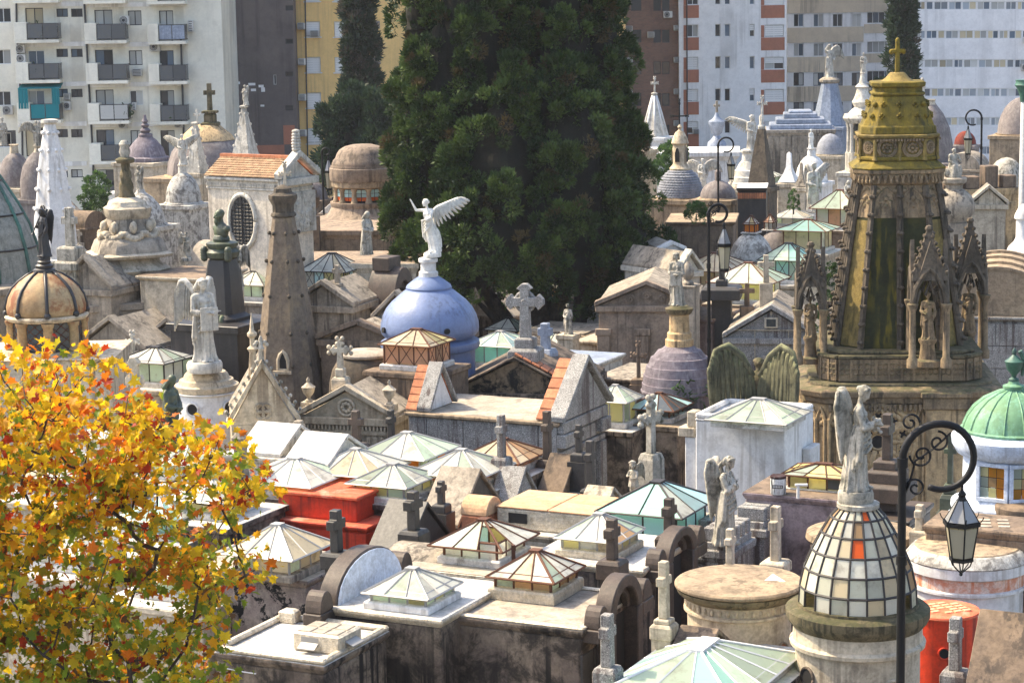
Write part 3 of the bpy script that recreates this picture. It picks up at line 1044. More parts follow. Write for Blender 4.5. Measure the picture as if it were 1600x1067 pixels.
    me2.name = 'figure_' + pose
    me2.shade_smooth()
    bpy.data.objects.remove(o)
    bpy.data.meshes.remove(me)
    _FIG[pose] = me2
    return me2


def fig_mesh(pose, mat):
    k = (pose, mat.name)
    if k not in _FIG:
        me = figure(pose)
        if len(me.materials) and me.materials[0] != mat:
            me = me.copy()
            me.materials.clear()
        if not len(me.materials):
            me.materials.append(mat)
        _FIG[k] = me
    return _FIG[k]


def feather(mb, o, d, n, L, w, M=None):
    """A raised, pointed feather from o along d, lying across the normal n."""
    o, d, n = Vector(o), Vector(d).normalized(), Vector(n).normalized()
    u = d.cross(n).normalized()
    st = [(0, .55), (.35, 1.0), (.75, .9), (.93, .55), (1.0, .08)]
    vs, fs = [], []
    for f, k in st:
        p = o + d * (L * f) + n * (.06 * L * f * (1 - f))
        hw = w * k / 2
        vs += [p - u * hw, p + n * w * .16, p + u * hw, p - n * w * .12]
    for i in range(len(st) - 1):
        for k in range(4):
            a, b = i * 4 + k, i * 4 + (k + 1) % 4
            fs.append((a, b, b + 4, a + 4))
    fs.append((3, 2, 1, 0))
    q = (len(st) - 1) * 4
    fs.append((q, q + 1, q + 2, q + 3))
    mb.add(vs, fs, M)


def wing(side, kind='folded', sc=1.0, root=(.05, .06, .74)):
    """Mesh of one wing: a thick leading edge and three rows of feathers. side: -1 or 1 (local x)."""
    key = ('wing', side, kind, round(sc, 2), root)
    if key in _FIG:
        return _FIG[key]
    K = {'folded': ([(0, 0), (.04, .12), (.085, .205), (.118, .19), (.135, .10)], (-.06, -1), (-.12, -1), .56, .64, (.35, .94)),
         'up': ([(0, 0), (.09, .07), (.20, .11), (.33, .16), (.45, .21)], (.0, -1), (1, -.25), .30, .22, (.85, .5)),
         'spread': ([(0, 0), (.12, .14), (.26, .20), (.38, .18), (.46, .10)], (.0, -1), (.5, -.9), .30, .36, (.97, .25)),
         'half': ([(0, 0), (.06, .13), (.14, .22), (.20, .20), (.24, .10)], (.05, -1), (.1, -1), .38, .55, (.75, .66)),
         'great': ([(0, 0), (.10, .18), (.22, .28), (.33, .24), (.38, .10)], (-.15, -1), (-.05, -1), .45, .62, (.9, .42))}[kind]
    crv, d0, d1, l0, l1, (ux, uy) = K
    mb = MB()

    def P(u, v, off=0):
        # u outwards along the wing, v up; the wing bows backwards
        y = u * uy + .25 * u * u
        return Vector((side * (root[0] + u * ux * sc), root[1] + y * sc + off, root[2] + v * sc))

    def curve(f):
        f = min(max(f, 0), .9999) * (len(crv) - 1)
        i = int(f)
        g = f - i
        return crv[i][0] + (crv[i + 1][0] - crv[i][0]) * g, crv[i][1] + (crv[i + 1][1] - crv[i][1]) * g
    nrm = Vector((side * uy, ux, 0)).normalized()
    mb.tube([P(*curve(k / 8)) for k in range(9)], [.03 * sc, .034 * sc, .036 * sc, .036 * sc, .034 * sc, .030 * sc, .026 * sc, .022 * sc, .014 * sc], 8)
    fw = 1.45 if kind in ('up', 'spread') else 1
    for row, (n, lf, wf, off) in enumerate(((11, 1.0, .062, .0), (11, .62, .056, .010), (10, .36, .05, .018), (9, .2, .045, .024))):
        for k in range(n):
            f = (k + .5 + (.5 if row % 2 else 0)) / n
            u, v = curve(min(f, .98))
            dx = d0[0] + (d1[0] - d0[0]) * f
            dz = d0[1] + (d1[1] - d0[1]) * f
            L = (l0 + (l1 - l0) * f) * lf * sc
            if kind in ('folded', 'half', 'great'):
                L *= .62 + .38 * sin(pi * (.12 + .6 * f))
            d3 = Vector((side * dx * ux, dx * uy + .03, dz))
            for sgn in (1, -1):
                o = P(u, v - .008) + nrm * (off * sgn * sc)
                feather(mb, o, d3, nrm * sgn, L, wf * sc * fw)
    me = mb.mesh('wing_' + kind)
    me.shade_smooth()
    _FIG[key] = me
    return me


def statue(px, py, D, hpx, yaw, pose, mat, label, wings=None, group='stone angels and figures on the tombs', plinth=None, wsc=1.0, name='statue', cat='statue', tilt=0.0, wroot=(.045, .05, .74), wmat=None):
    """px, py: the middle of its foot; hpx: its height in pixels."""
    x, z, s = site(px, py, D)
    h = hpx * s
    t = thing(name, label, cat, (x, D, z), yaw, group)
    if tilt:
        t.rotation_euler = (0, tilt, yaw)
    zb = 0
    if plinth:
        mb = MB()
        for r, ph in plinth:
            mb.lathe([(r * s * .96, zb), (r * s, zb + ph * s * .25), (r * s, zb + ph * s * .75), (r * s * .93, zb + ph * s)], n=20)
            zb += ph * s * .98
        mb.build('base', mat, t, auto=40)
    hh = h - zb
    b = put('body', fig_mesh(pose, mat), t, (0, 0, zb), None, hh)
    if wings:
        for sd_, kd in wings:
            me = wing(sd_, kd, wsc, wroot)
            key = ('wm', me.name, (wmat or mat).name)
            if key not in _FIG:
                mc = me.copy()
                mc.materials.append(wmat or mat)
                _FIG[key] = mc
            put('wing', _FIG[key], t, (0, 0, zb), None, hh)
    return t
# ------------------------------------------------------------------ ground and the blocks of flats beyond
M['ground'] = stone('paving', (0.20, 0.19, 0.175), (0.15, 0.14, 0.13), dirt=(0.05, 0.05, 0.045), streak=0, blotch=0.5, bump=0.2)
g = MB()
g.add([(-380, -45, 0), (380, -45, 0), (380, 870, 0), (-380, 870, 0)], [(0, 1, 2, 3)])
tag(g.build('ground', M['ground']), 'grey paved ground between the tombs', None, None, 'structure')

M['b_cream'] = stone('cream_tower_render', (0.82, 0.78, 0.66), (0.76, 0.73, 0.62), dirt=(0.30, 0.27, 0.22), streak=0.35, blotch=0.15, bump=0.05, sc=.25, mott=.12)
M['b_white'] = stone('white_tower_paint', (0.84, 0.83, 0.82), (0.79, 0.785, 0.78), dirt=(0.36, 0.35, 0.34), streak=0.45, blotch=0.12, bump=0.04, sc=.3, mott=.12)
M['b_band'] = stone('white_beam_paint', (0.84, 0.83, 0.80), (0.76, 0.75, 0.72), dirt=(0.35, 0.32, 0.27), streak=0.4, blotch=0.2, bump=0.04, sc=.4, mott=.12)
M['b_brownwall'] = stone('bare_party_wall', (0.165, 0.135, 0.125), (0.125, 0.105, 0.10), dirt=(0.07, 0.06, 0.06), streak=0.55, blotch=0.35, bump=0.15, sc=.35, mott=.12)
M['b_yellow'] = stone('yellow_tower_paint', (0.86, 0.57, 0.22), (0.80, 0.53, 0.21), dirt=(0.42, 0.28, 0.13), streak=0.5, blotch=0.12, bump=0.03, sc=.3, mott=.12)
M['b_beige'] = stone('beige_tower_render', (0.66, 0.56, 0.42), (0.60, 0.51, 0.39), dirt=(0.2, 0.165, 0.13), streak=0.6, blotch=0.15, bump=0.04, sc=.35, mott=.12)
M['b_grey'] = stone('pale_grey_tower_paint', (0.80, 0.78, 0.77), (0.75, 0.735, 0.73), dirt=(0.34, 0.33, 0.33), streak=0.25, blotch=0.1, bump=0.03, sc=.3, mott=.12)
M['b_terra'] = stone('terracotta_spandrel', (0.40, 0.16, 0.10), (0.36, 0.15, 0.095), dirt=(0.2, 0.1, 0.07), streak=0.3, blotch=0.2, bump=0.03, sc=.5, mott=.12)


def brick_mat():
    T = NT('brick_facing')
    g = T.n('NewGeometry')
    b = T.n('TexBrick')
    sep = T.n('SeparateXYZ')
    T.l(g.outputs['Position'], sep.inputs[0])
    cmb = T.n('CombineXYZ')
    T.l(sep.outputs[0], cmb.inputs[0])
    T.l(sep.outputs[2], cmb.inputs[1])
    T.l(cmb.outputs[0], b.inputs['Vector'])
    b.inputs['Scale'].default_value = 2.2
    b.inputs['Color1'].default_value = (.26, .14, .10, 1)
    b.inputs['Color2'].default_value = (.20, .115, .085, 1)
    b.inputs['Mortar'].default_value = (.20, .16, .13, 1)
    n = T.noise(g.outputs['Position'], .35, 6, .7)
    c = T.mix(T.math('MULTIPLY', T.ramp(n, .45, .65), .6), b.outputs[0], (.09, .055, .045))
    T.l(c, T.bs.inputs['Base Color'])
    T.bs.inputs['Roughness'].default_value = .9
    return T.m


M['b_brick'] = brick_mat()
M['win_dark'] = plain('dark_window_glass', (0.035, 0.04, 0.05), 0.08, 0, 0.8, var=.4)
M['win_blue'] = plain('bluish_window_glass', (0.10, 0.14, 0.19), 0.08, 0, 0.8, var=.4)
M['win_curtain'] = plain('curtained_window', (0.42, 0.42, 0.40), 0.5, 0, 0.5, var=.35)
M['win_cream'] = plain('curtain_cream', (0.48, 0.40, 0.26), 0.5, 0, 0.5, var=.35)
M['win_pale'] = plain('pale_blue_window', (0.26, 0.30, 0.34), 0.12, 0, 0.8, var=.4)
M['shutter'] = plain('white_roller_shutter', (0.74, 0.73, 0.71), 0.6, 0, 0.4, var=.06)
M['frame_w'] = plain('white_window_frame', (0.68, 0.68, 0.67), 0.5, 0, .4)
M['frame_d'] = plain('dark_window_frame', (0.035, 0.035, 0.04), 0.5, 0, .4)
M['ac'] = plain('air_conditioner_casing', (0.56, 0.55, 0.52), 0.5, 0, .4, var=.2)
M['balcony_glass'] = glass('balcony_smoked_glass', (0.13, 0.14, 0.15), 0.3, 0.15, dirt=.2)
M['teal_cloth'] = plain('teal_awning_cloth', (0.012, 0.19, 0.22), 0.85, 0, .2, var=.1)
M['plant'] = leafmat('balcony_plant', (0.05, 0.10, 0.03), .3)
M['lattice'] = plain('grey_lattice', (0.27, 0.25, 0.25), 0.8)


class Block:
    """A block of flats whose front lies at distance D, read off in pixels."""

    def __init__(s, name, label, px0, px1, D, mat, pytop=-420, depth=11.0, holes=()):
        s.D = D
        s.mat = mat
        xm, _, s.s = site((px0 + px1) / 2, 100, D)
        s.x0 = site(px0, 100, D)[0]
        s.x1 = site(px1, 100, D)[0]
        s.xm = (s.x0 + s.x1) / 2
        s.zt = site((px0 + px1) / 2, pytop, D)[1]
        s.t = thing(name, label, 'apartment building', (s.xm, D, 0), 0, 'apartment buildings behind the cemetery')
        s.px0, s.px1 = px0, px1
        s.depth = depth
        s.holes = []
        s.cx = (px0 + px1) / 2

    def X(s, px, py=100):
        return site(px, py, s.D)[0] - s.xm

    def Z(s, py, px=None):
        return site(s.cx if px is None else px, py, s.D)[1]

    def rect(s, px0, px1, py0, py1):
        pm = (px0 + px1) / 2
        ym = (py0 + py1) / 2
        return s.X(px0, ym), s.X(px1, ym), s.Z(py1, pm), s.Z(py0, pm)

    def window(s, px0, px1, py0, py1, kind='win_dark', frame='frame_d', split=2, blind=0.0, rec=.22, name='window', sill=False):
        x0, x1, z0, z1 = s.rect(px0, px1, py0, py1)
        s.holes.append((x0, x1, z0, z1, rec))
        f = .055
        mb = MB()
        y0, y1 = rec - .08, rec
        mb.box(x0, x1, y0, y1, z0, z0 + f).box(x0, x1, y0, y1, z1 - f, z1).box(x0, x0 + f, y0, y1, z0 + f, z1 - f).box(x1 - f, x1, y0, y1, z0 + f, z1 - f)
        for k in range(1, split):
            xx = x0 + (x1 - x0) * k / split
            mb.box(xx - f * .4, xx + f * .4, y0, y1, z0 + f, z1 - f)
        if sill:
            mb.box(x0 - .1, x1 + .1, -.1, rec - .09, z0 - .08, z0 - .002)
        w = mb.build(name, M[frame], s.t)
        for k in range(split):
            a = x0 + (x1 - x0) * k / split + f * .5
            b = x0 + (x1 - x0) * (k + 1) / split - f * .5
            m = kind if isinstance(kind, str) else RND.choice(kind)
            MB().box(a, b, rec - .045, rec - .02, z0 + f, z1 - f).build('pane', M[m], w)
        if blind:
            zz = z1 - (z1 - z0) * blind
            mb = MB()
            n = max(3, int((z1 - zz) / .16))
            for k in range(n):
                q0, q1 = zz + (z1 - f - zz) * k / n, zz + (z1 - f - zz) * (k + 1) / n
                mb.box(x0 + f, x1 - f, rec - .13 - .008 * (k % 2), rec - .085, q0, q1 - .012)
            mb.build('roller_shutter', M['shutter'], w)
        return w

    def panel(s, px0, px1, py0, py1, mat, proud=.03, name='panel'):
        x0, x1, z0, z1 = s.rect(px0, px1, py0, py1)
        return MB().box(x0, x1, -proud, -.002, z0, z1).build(name, M[mat], s.t)

    def ac(s, px0, px1, py0, py1, fan=True, out=.45):
        x0, x1, z0, z1 = s.rect(px0, px1, py0, py1)
        a = MB().box(x0, x1, -out, -.02, z0, z1).box(x0 + .02, x1 - .02, -.021, .05, z0 - .05, z0 - .01).build('air_conditioner', M['ac'], s.t, bev=.02)
        mb = MB()
        if fan:
            cx, cz, r = (x0 + x1) / 2 - (x1 - x0) * .1, (z0 + z1) / 2, min(x1 - x0, z1 - z0) * .4
            for rr in (1, .7, .4):
                mb.tube([(cx + cos(2 * pi * k / 14) * r * rr, -out - .01, cz + sin(2 * pi * k / 14) * r * rr) for k in range(15)], .018, 4)
            mb.box(cx - r * .3, cx + r * .3, -out - .012, -out - .003, cz - r * .3, cz + r * .3)
        else:
            n = 5
            for k in range(n):
                zz = z0 + (z1 - z0) * (k + .5) / n
                mb.box(x0 + .06, x1 - .06, -out - .02, -out - .002, zz - .02, zz + .02)
        mb.build('fan_grille', M['frame_d'], a)

    def balcony(s, px0, px1, pxs, py0, py1, depth=1.25, kind='rail', seed=0, plants=False):
        """px0..px1: front, pxs: where the railing starts after the solid cheek; py0..py1: railing height."""
        x0, x1, z0, z1 = s.rect(px0, px1, py0, py1)
        xs = s.X(pxs, py0)
        mb = MB()
        mb.box(x0, x1, -depth, -.003, z0 - .22, z0)
        mb.box(x0, xs, -depth + .003, -.003, z0 + .002, z1 + .1)
        b = mb.build('balcony', s.mat, s.t, bev=.02)
        fr = MB()
        r = .022
        n = max(2, round((x1 - xs) / 1.0))
        for k in range(n + 1):
            xx = xs + .05 + (x1 - xs - .1) * k / n
            fr.tube([(xx, -depth + .04, z0), (xx, -depth + .04, z1)], r, 5)
        for zz in (z0 + .1, z1):
            fr.tube([(xs + .05, -depth + .04, zz), (x1 - .05, -depth + .04, zz), (x1 - .05, -.05, zz)], r * 1.2, 5)
        fr.build('railing', M['frame_d'], b)
        for k in range(n):
            a0 = xs + .08 + (x1 - xs - .1) * k / n
            a1 = xs + .02 + (x1 - xs - .1) * (k + 1) / n
            m = {'rail': 'balcony_glass', 'teal': 'teal_cloth', 'pale': 'win_curtain', 'blue': 'bluegrey'}[kind]
            MB().box(a0, a1, -depth + .035, -depth + .045, z0 + .12, z1 - .03).build('railing_panel', M[m], b)
        MB().box(x1 - .055, x1 - .045, -depth + .08, -.08, z0 + .12, z1 - .03).build('railing_panel', M['balcony_glass'], b)
        if plants:
            rr = random.Random(seed)
            mb = MB()
            for _ in range(5):
                cx = rr.uniform(xs + .2, x1 - .2)
                for _ in range(26):
                    p = Vector((cx + rr.gauss(0, .18), -depth * .6 + rr.gauss(0, .15), z0 + .45 + rr.gauss(0, .22)))
                    q = Vector((rr.uniform(-1, 1), rr.uniform(-1, 1), rr.uniform(-.4, 1))).normalized()
                    feather(mb, p, q, q.cross(Vector((.3, .5, .8))), .28, .1)
            tag(mb.build('balcony_plants', M['plant'], b), kind='stuff')
        return b

    def wall(s):
        """The front with its openings cut out and their reveals, and the sides and top."""
        W0, W1 = s.x0 - s.xm, s.x1 - s.xm
        xs = sorted({W0, W1, *[v for h in s.holes for v in h[:2] if W0 < v < W1]})
        zs = sorted({0.0, s.zt, *[v for h in s.holes for v in h[2:4] if 0 < v < s.zt]})
        mb = MB()
        idx = {}

        def vid(i, k):
            if (i, k) not in idx:
                idx[(i, k)] = len(mb.v)
                mb.v.append((xs[i], 0, zs[k]))
            return idx[(i, k)]
        for i in range(len(xs) - 1):
            cx = (xs[i] + xs[i + 1]) / 2
            hs = [h for h in s.holes if h[0] < cx < h[1]]
            for k in range(len(zs) - 1):
                cz = (zs[k] + zs[k + 1]) / 2
                if any(h[2] < cz < h[3] for h in hs):
                    continue
                mb.f.append((vid(i, k), vid(i + 1, k), vid(i + 1, k + 1), vid(i, k + 1)))
        for x0, x1, z0, z1, rec in s.holes:
            v = [(x0, 0, z0), (x1, 0, z0), (x1, 0, z1), (x0, 0, z1), (x0, rec, z0), (x1, rec, z0), (x1, rec, z1), (x0, rec, z1)]
            mb.add(v, [(0, 4, 5, 1), (1, 5, 6, 2), (2, 6, 7, 3), (3, 7, 4, 0), (4, 7, 6, 5)])
        d = s.depth
        mb.add([(W0, 0, 0), (W1, 0, 0), (W1, d, 0), (W0, d, 0), (W0, 0, s.zt), (W1, 0, s.zt), (W1, d, s.zt), (W0, d, s.zt)], [(1, 2, 6, 5), (2, 3, 7, 6), (3, 0, 4, 7), (4, 5, 6, 7)])
        mb.build('wall', s.mat, s.t)


def tubes(b, pts, r, name, mat):
    mb = MB()
    mb.tube(pts, r, 6)
    return mb.build(name, M[mat], b.t)


# --- cream tower with balconies
B = Block('apartment_building', 'cream apartment tower with stacked balconies and a teal awning', -60, 349, 150, M['b_cream'])
P = 63.0
for k in range(-5, 5):
    o = 62 * k if k < 0 else 62.3 * k
    B.panel(28, 136, 66 + o - 62, 76 + o - 62 - 3, 'b_band', .05, 'floor_band')
    B.panel(140, 288, 66 + o - 62, 76 + o - 62 - 3, 'b_band', .05, 'floor_band')
    # column A
    if k not in (1, 2):
        B.window(40, 68, 13 + o, 58 + o, ['win_dark', 'win_cream'], 'frame_d', 2)
    else:
        B.window(44, 70, 17 + o, 58 + o, ['win_curtain', 'win_blue'], 'frame_w', 2)
    B.window(88, 106, 14 + o + k * .4, 27 + o + k * .4, ['win_dark', 'win_blue'], 'frame_d', 2)
    B.window(111, 129, 14 + o + k * .4, 27 + o + k * .4, ['win_dark', 'win_blue', 'win_curtain'], 'frame_d', 2)
    # column B
    B.window(148 + k, 176 + k, 16 + o, 60 + o, ['win_dark', 'win_curtain', 'win_blue'], 'frame_d', 2)
    B.window(200 + k * 1.3, 221 + k * 1.3, 17 + o, 40 + o, ['win_curtain', 'win_dark'] if k != 1 else 'win_curtain', 'frame_d' if k not in (2,) else 'frame_w', 2)
    # column C
    B.window(249 + k * .8, 271 + k * .8, 17 + o, 60 + o, ['win_blue', 'win_dark', 'win_curtain'], 'frame_d', 2)
    if k < 3:
        B.balcony(28 + k * 2.6, 97 + k * 1.5, 47 + k * 2.6, 37 + o, 62 + o, kind='teal' if k == 2 else 'rail', seed=k + 20, plants=k in (0, 1))
    B.balcony(137 + k * 2.6, 202 + k * 2, 155 + k * 2.3, 38 + o, 63 + o, kind='pale' if k == 2 else 'rail', seed=k, plants=k in (2,))
    if k < 3:
        B.balcony(235 + k * 1.8, 294 + k * 1.5, 251 + k * 1.6, 39 + o, 64 + o, kind='blue' if k == 0 else 'rail', seed=k + 40, plants=k in (2,))
    B.window(-20, 17, 13 + 65 * k, 36 + 65 * k, ['win_curtain', 'win_dark'], 'frame_w', 3)
B.window(10, 25, 204, 227, 'win_dark', 'frame_d', 1)
for a in ((189, 203, 25, 39), (27, 41, 70, 83), (28, 42, 85, 98), (235, 251, 66, 80), (102, 112, 158, 172), (187, 200, 188, 200), (274, 287, 186, 199), (6, 22, 165, 179)):
    B.ac(*a)
for a in ((208, 223, 108, 119), (295, 303, 32, 50), (101, 111, 146, 156), (208, 214, 160, 172)):
    B.ac(*a, fan=False)
for pts, nm in ((((134, -300), (132, 0), (141, 160), (146, 250), (147, 330)), 'drain_pipe'), (((26, -300), (26, 0), (27, 60), (35, 180), (37, 330)), 'drain_pipe'), (((283, 62), (285, 125), (287, 190), (288, 260)), 'drain_pipe')):
    tubes(B, [(B.X(a, b), -.12, B.Z(b, a)) for a, b in pts], .07, nm, 'frame_d')
x0, x1, z0, z1 = B.rect(35, 99, 130, 137)
aw = MB()
aw.add([(x0, -.05, z1), (x1, -.05, z1), (x1 + .05, -1.3, z0), (x0 - .05, -1.3, z0), (x0, -.05, z1 - .03), (x1, -.05, z1 - .03), (x1 + .05, -1.3, z0 - .03), (x0 - .05, -1.3, z0 - .03)], [(0, 3, 2, 1), (4, 5, 6, 7), (0, 4, 7, 3), (1, 2, 6, 5), (2, 3, 7, 6)])
for q0, q1, b in ((35, 50, 169), (87, 99, 162)):
    a0, a1 = B.X(q0, 150), B.X(q1, 150)
    zb = B.Z(b, q0)
    n = 6
    for k in range(n):
        u0, u1 = a0 + (a1 - a0) * k / n, a0 + (a1 - a0) * (k + 1) / n
        aw.add([(u0, -1.3 + .05 * (k % 2), z0), (u1, -1.3 + .05 * ((k + 1) % 2), z0), (u1, -1.3 + .06 * ((k + 1) % 2), zb), (u0, -1.3 + .06 * (k % 2), zb)], [(0, 1, 2, 3)])
aw.build('awning', M['teal_cloth'], B.t)
B.wall()

# --- bare brown party wall
B = Block('party_wall_building', 'windowless dark brown party wall beside the yellow tower', 349, 461, 158, M['b_brownwall'])
for y in (-42, 9, 61, 112, 165):
    B.window(446, 458, y, y + 8, 'win_dark', 'frame_d', 1, name='small_window')
B.window(427, 432, 117, 133, 'win_dark', 'frame_w', 1, name='small_window')
for a in ((388, 399, 130, 134), (404, 412, 133, 137), (408, 414, 137, 144), (368, 375, 128, 132), (392, 400, 139, 143), (407, 413, 164, 167)):
    B.panel(*a, 'b_white', .012, 'plaster_patch')
B.panel(395, 446, 227, 330, 'b_terra', .03, 'brick_base')
B.panel(443, 461, 196, 226, 'b_terra', .035, 'brick_base')
B.window(446, 457, 203, 226, 'win_dark', 'frame_d', 1, rec=.3)
tubes(B, [(B.X(a, b), -.15, B.Z(b, a)) for a, b in ((346, -300), (347, 0), (352, 200), (354, 330))], .35, 'chimney_flue', 'b_grey')
B.wall()

# --- yellow tower
B = Block('apartment_building', 'yellow apartment tower with white roller shutters', 461, 978, 160, M['b_yellow'], depth=14)
for k in range(-7, 6):
    o = 55.5 * k
    q = k * .9
    B.window(477 + q, 500 + q, 34 + o, 58 + o, 'win_curtain', 'frame_w', 2, blind=.98 if k % 3 else .9, sill=True)
    B.window(522 + q, 540 + q, 34 + o, 58 + o, 'win_curtain', 'frame_w', 2, blind=.98, sill=True)
    B.ac(466 + q, 477 + q, 36 + o, 46 + o, fan=False, out=.8)
    x0, x1, z0, z1 = B.rect(580 + q, 593 + q, 34 + o, 45 + o)
    mb = MB()
    for i in range(5):
        f = i / 4
        mb.tube([(x0 + (x1 - x0) * f, -.02, z0), (x0 + (x1 - x0) * (1 - f), -.02, z1)], .03, 4)
        mb.tube([(x0, -.03, z0 + (z1 - z0) * f), (x1, -.03, z0 + (z1 - z0) * f)], .025, 4)
        mb.tube([(x0 + (x1 - x0) * f, -.025, z0), (x0 + (x1 - x0) * f, -.025, z1)], .025, 4)
    mb.build('vent_lattice', M['lattice'], B.t)
    B.holes.append((x0, x1, z0, z1, .15))
B.ac(485, 499, 48, 57, fan=False)
tubes(B, [(B.X(a, b), -.1, B.Z(b, a)) for a, b in ((476, -300), (477, 0), (481, 250), (482, 330))], .05, 'drain_pipe', 'frame_d')
B.wall()

# --- brick tower
B = Block('apartment_building', 'red brick apartment tower with dark windows and window air conditioners', 960, 1060.6, 172.6, M['b_brick'])
for k in range(-6, 5):
    o = 49.5 * k
    for a, b in ((986, 1002), (1021, 1032.5), (1034.5, 1046)):
        B.window(a, b, 47 + o, 67 + o, 'win_dark', 'frame_d', 1, rec=.1)
    B.ac(1052, 1062, 40 + o, 48 + o, fan=False)
    if k % 3 == 0:
        B.ac(1011, 1022, 50 + o, 59 + o, fan=False)
    B.ac(976, 988, 41 + o, 49 + o, fan=False)
B.ac(1036, 1050, 18, 28)
B.wall()

# --- white and terracotta tower
B = Block('apartment_building', 'white apartment tower with terracotta panels under its windows', 1061, 1229, 172, M['b_white'])
for k in range(-6, 5):
    o = 50.3 * k
    for a, b, fr in ((1068, 1092, 0), (1189, 1226, 1)):
        B.panel(a, b, 59 + o, 79 + o, 'b_terra', .02, 'spandrel')
        B.panel(a, a + 5, 40 + o, 59 + o, 'b_terra', .02, 'spandrel')
        B.window(a + 5.5, b - 1, 39 + o, 58.5 + o, ['win_dark', 'win_curtain'], 'frame_w', 2, blind=(0, .95, .9, .5, .97, .6)[(k + 6 + fr * 2) % 6])
    for a, b in ((1117, 1126), (1132, 1141), (1171, 1179)):
        if k < 4:
            B.window(a, b, 38 + o, 58 + o, ['win_blue', 'win_dark'], 'frame_w', 1, blind=.5 if a == 1171 and k != 1 else 0)
B.ac(1082, 1092, 202, 209, fan=False)
tubes(B, [(B.X(a, b), -.08, B.Z(b, a)) for a, b in ((1072, -300), (1073, 0), (1074, 250))], .05, 'drain_pipe', 'frame_d')
B.wall()

# --- beige tower
B = Block('apartment_building', 'beige apartment tower with paired windows and stained bands', 1230, 1396, 180, M['b_white'])
for k in range(-6, 5):
    o = 46 * k
    B.panel(1230, 1349, 43 + o, 66.5 + o, 'b_beige', .10, 'spandrel_band')
    for a, b in ((1240, 1256), (1271, 1287), (1301, 1317), (1331, 1346)):
        B.window(a, b, 22 + o, 42.5 + o, ['win_blue', 'win_dark', 'win_curtain'], 'frame_d' if k >= 2 else 'frame_w', 2)
    B.window(1355, 1392, 19 + o, 37 + o if k != 1 else 83, ['win_curtain', 'win_blue', 'win_dark'], 'frame_w', 4, rec=.3)
    B.panel(1350, 1396, 38 + o + (0 if k != 1 else 44 - 38), 52 + o, 'b_beige', .06, 'spandrel_band') if k != 1 else None
B.panel(1230, 1396, -3, 20, 'b_beige', .12, 'spandrel_band')
B.panel(1350, 1396, 84, 98, 'b_beige', .06, 'spandrel_band')
B.wall()

# --- grey ribbon-window building
B = Block('office_building', 'pale grey building with long ribbons of windows', 1424, 1720, 168, M['b_grey'])
rr = random.Random(3)
for k in range(-7, 5):
    o = 45.2 * k
    x = 1432
    while x < 1700:
        w = rr.choice((14, 17, 20, 11, 22))
        if True:
            B.window(x, x + w, 48 + o - (x - 1500) * 0, 61 + o, ['win_curtain', 'win_blue', 'win_cream', 'win_pale', 'win_curtain', 'win_pale'], 'frame_w', 2 if w > 12 else 1, rec=.12)
        x += w + 1.2
for a, b, c, d in ((1598, 1610, 58, 67), (1595, 1606, 100, 110)):
    B.ac(a, b, c, d)
B.wall()
# low fillers between the towers
B = Block('apartment_building', 'dim grey building in the gap behind the slim cypress', 1390, 1430, 195, M['b_grey'])
for k in range(-5, 5):
    B.window(1398, 1420, 20 + 45 * k, 36 + 45 * k, 'win_dark', 'frame_w', 2)
B.wall()
# ------------------------------------------------------------------ the near rows of tombs
def ray_z(px, py, z):
    d = _F + _R * ((px - 800) / FPX) + _U * (-(py - 533.5) / FPX)
    return CAM + d * ((z - CAM.z) / d.z)


def to_local(t, p):
    q = Vector(p) - t.location
    a = -t.rotation_euler[2]
    return Vector((q.x * cos(a) - q.y * sin(a), q.x * sin(a) + q.y * cos(a), q.z))


def ctomb(name, label, px, py, z, w, d, mat, rmat=None, yaw=YAW, cat='mausoleum', group='mausoleums', **k):
    """A flat-roofed tomb given by the pixel of its nearest roof corner (front right) at height z."""
    p = ray_z(px, py, z)
    u = Vector((cos(yaw), sin(yaw), 0))
    v = Vector((-sin(yaw), cos(yaw), 0))
    c = p - u * (w / 2) + v * (d / 2)
    cor = k.pop('cornice_m', .05)
    ch = k.pop('ch', .14)
    t = thing(name, label, cat, (c.x, c.y, 0), yaw, group)
    MB().box(-w / 2, w / 2, -d / 2, d / 2, 0, z - ch).build('wall', mat, t, bev=.02)
    MB().lathe([(1, z - ch + .001), (1 + cor * .6, z - ch * .6), (1 + cor, z - ch * .4), (1 + cor, z)], plan=[(a * w / 2, b * d / 2) for a, b in SQ]).build('cornice', k.pop('cmat', None) or mat, t, bev=.012)
    kk = 1 + cor
    MB().box(-w / 2 * kk + .012, w / 2 * kk - .012, -d / 2 * kk + .012, d / 2 * kk - .012, z - .03, z + .012).build('roof', rmat or M['silver'], t, bev=.008)
    pa = k.pop('parapet', 0)
    if pa:
        mb = MB()
        W, DD, q = w / 2 * kk - .004, d / 2 * kk - .004, k.pop('pw', .13)
        mb.box(-W, W, -DD, -DD + q, z + .013, z + pa).box(-W, W, DD - q, DD, z + .013, z + pa).box(-W, -W + q, -DD + q, DD - q, z + .013, z + pa).box(W - q, W, -DD + q, DD - q, z + .013, z + pa)
        mb.build('parapet', k.pop('pmat', None) or rmat or M['silver'], t, bev=.03)
    return t


def sk_at(t, px, py, z, *a, **k):
    q = to_local(t, ray_z(px, py, z))
    return skylight(t, q.x, q.y, z + .012, *a, **k)


FR = RZ(pi / 2)      # a front facing local +x
FL = RZ(-pi / 2)     # a front facing local -x


def arch_pts(w, rise, base=0.0, n=14, e=1.0):
    return [(w / 2 * cos(pi * k / n), base + rise * sin(pi * k / n) ** e) for k in range(n + 1)]


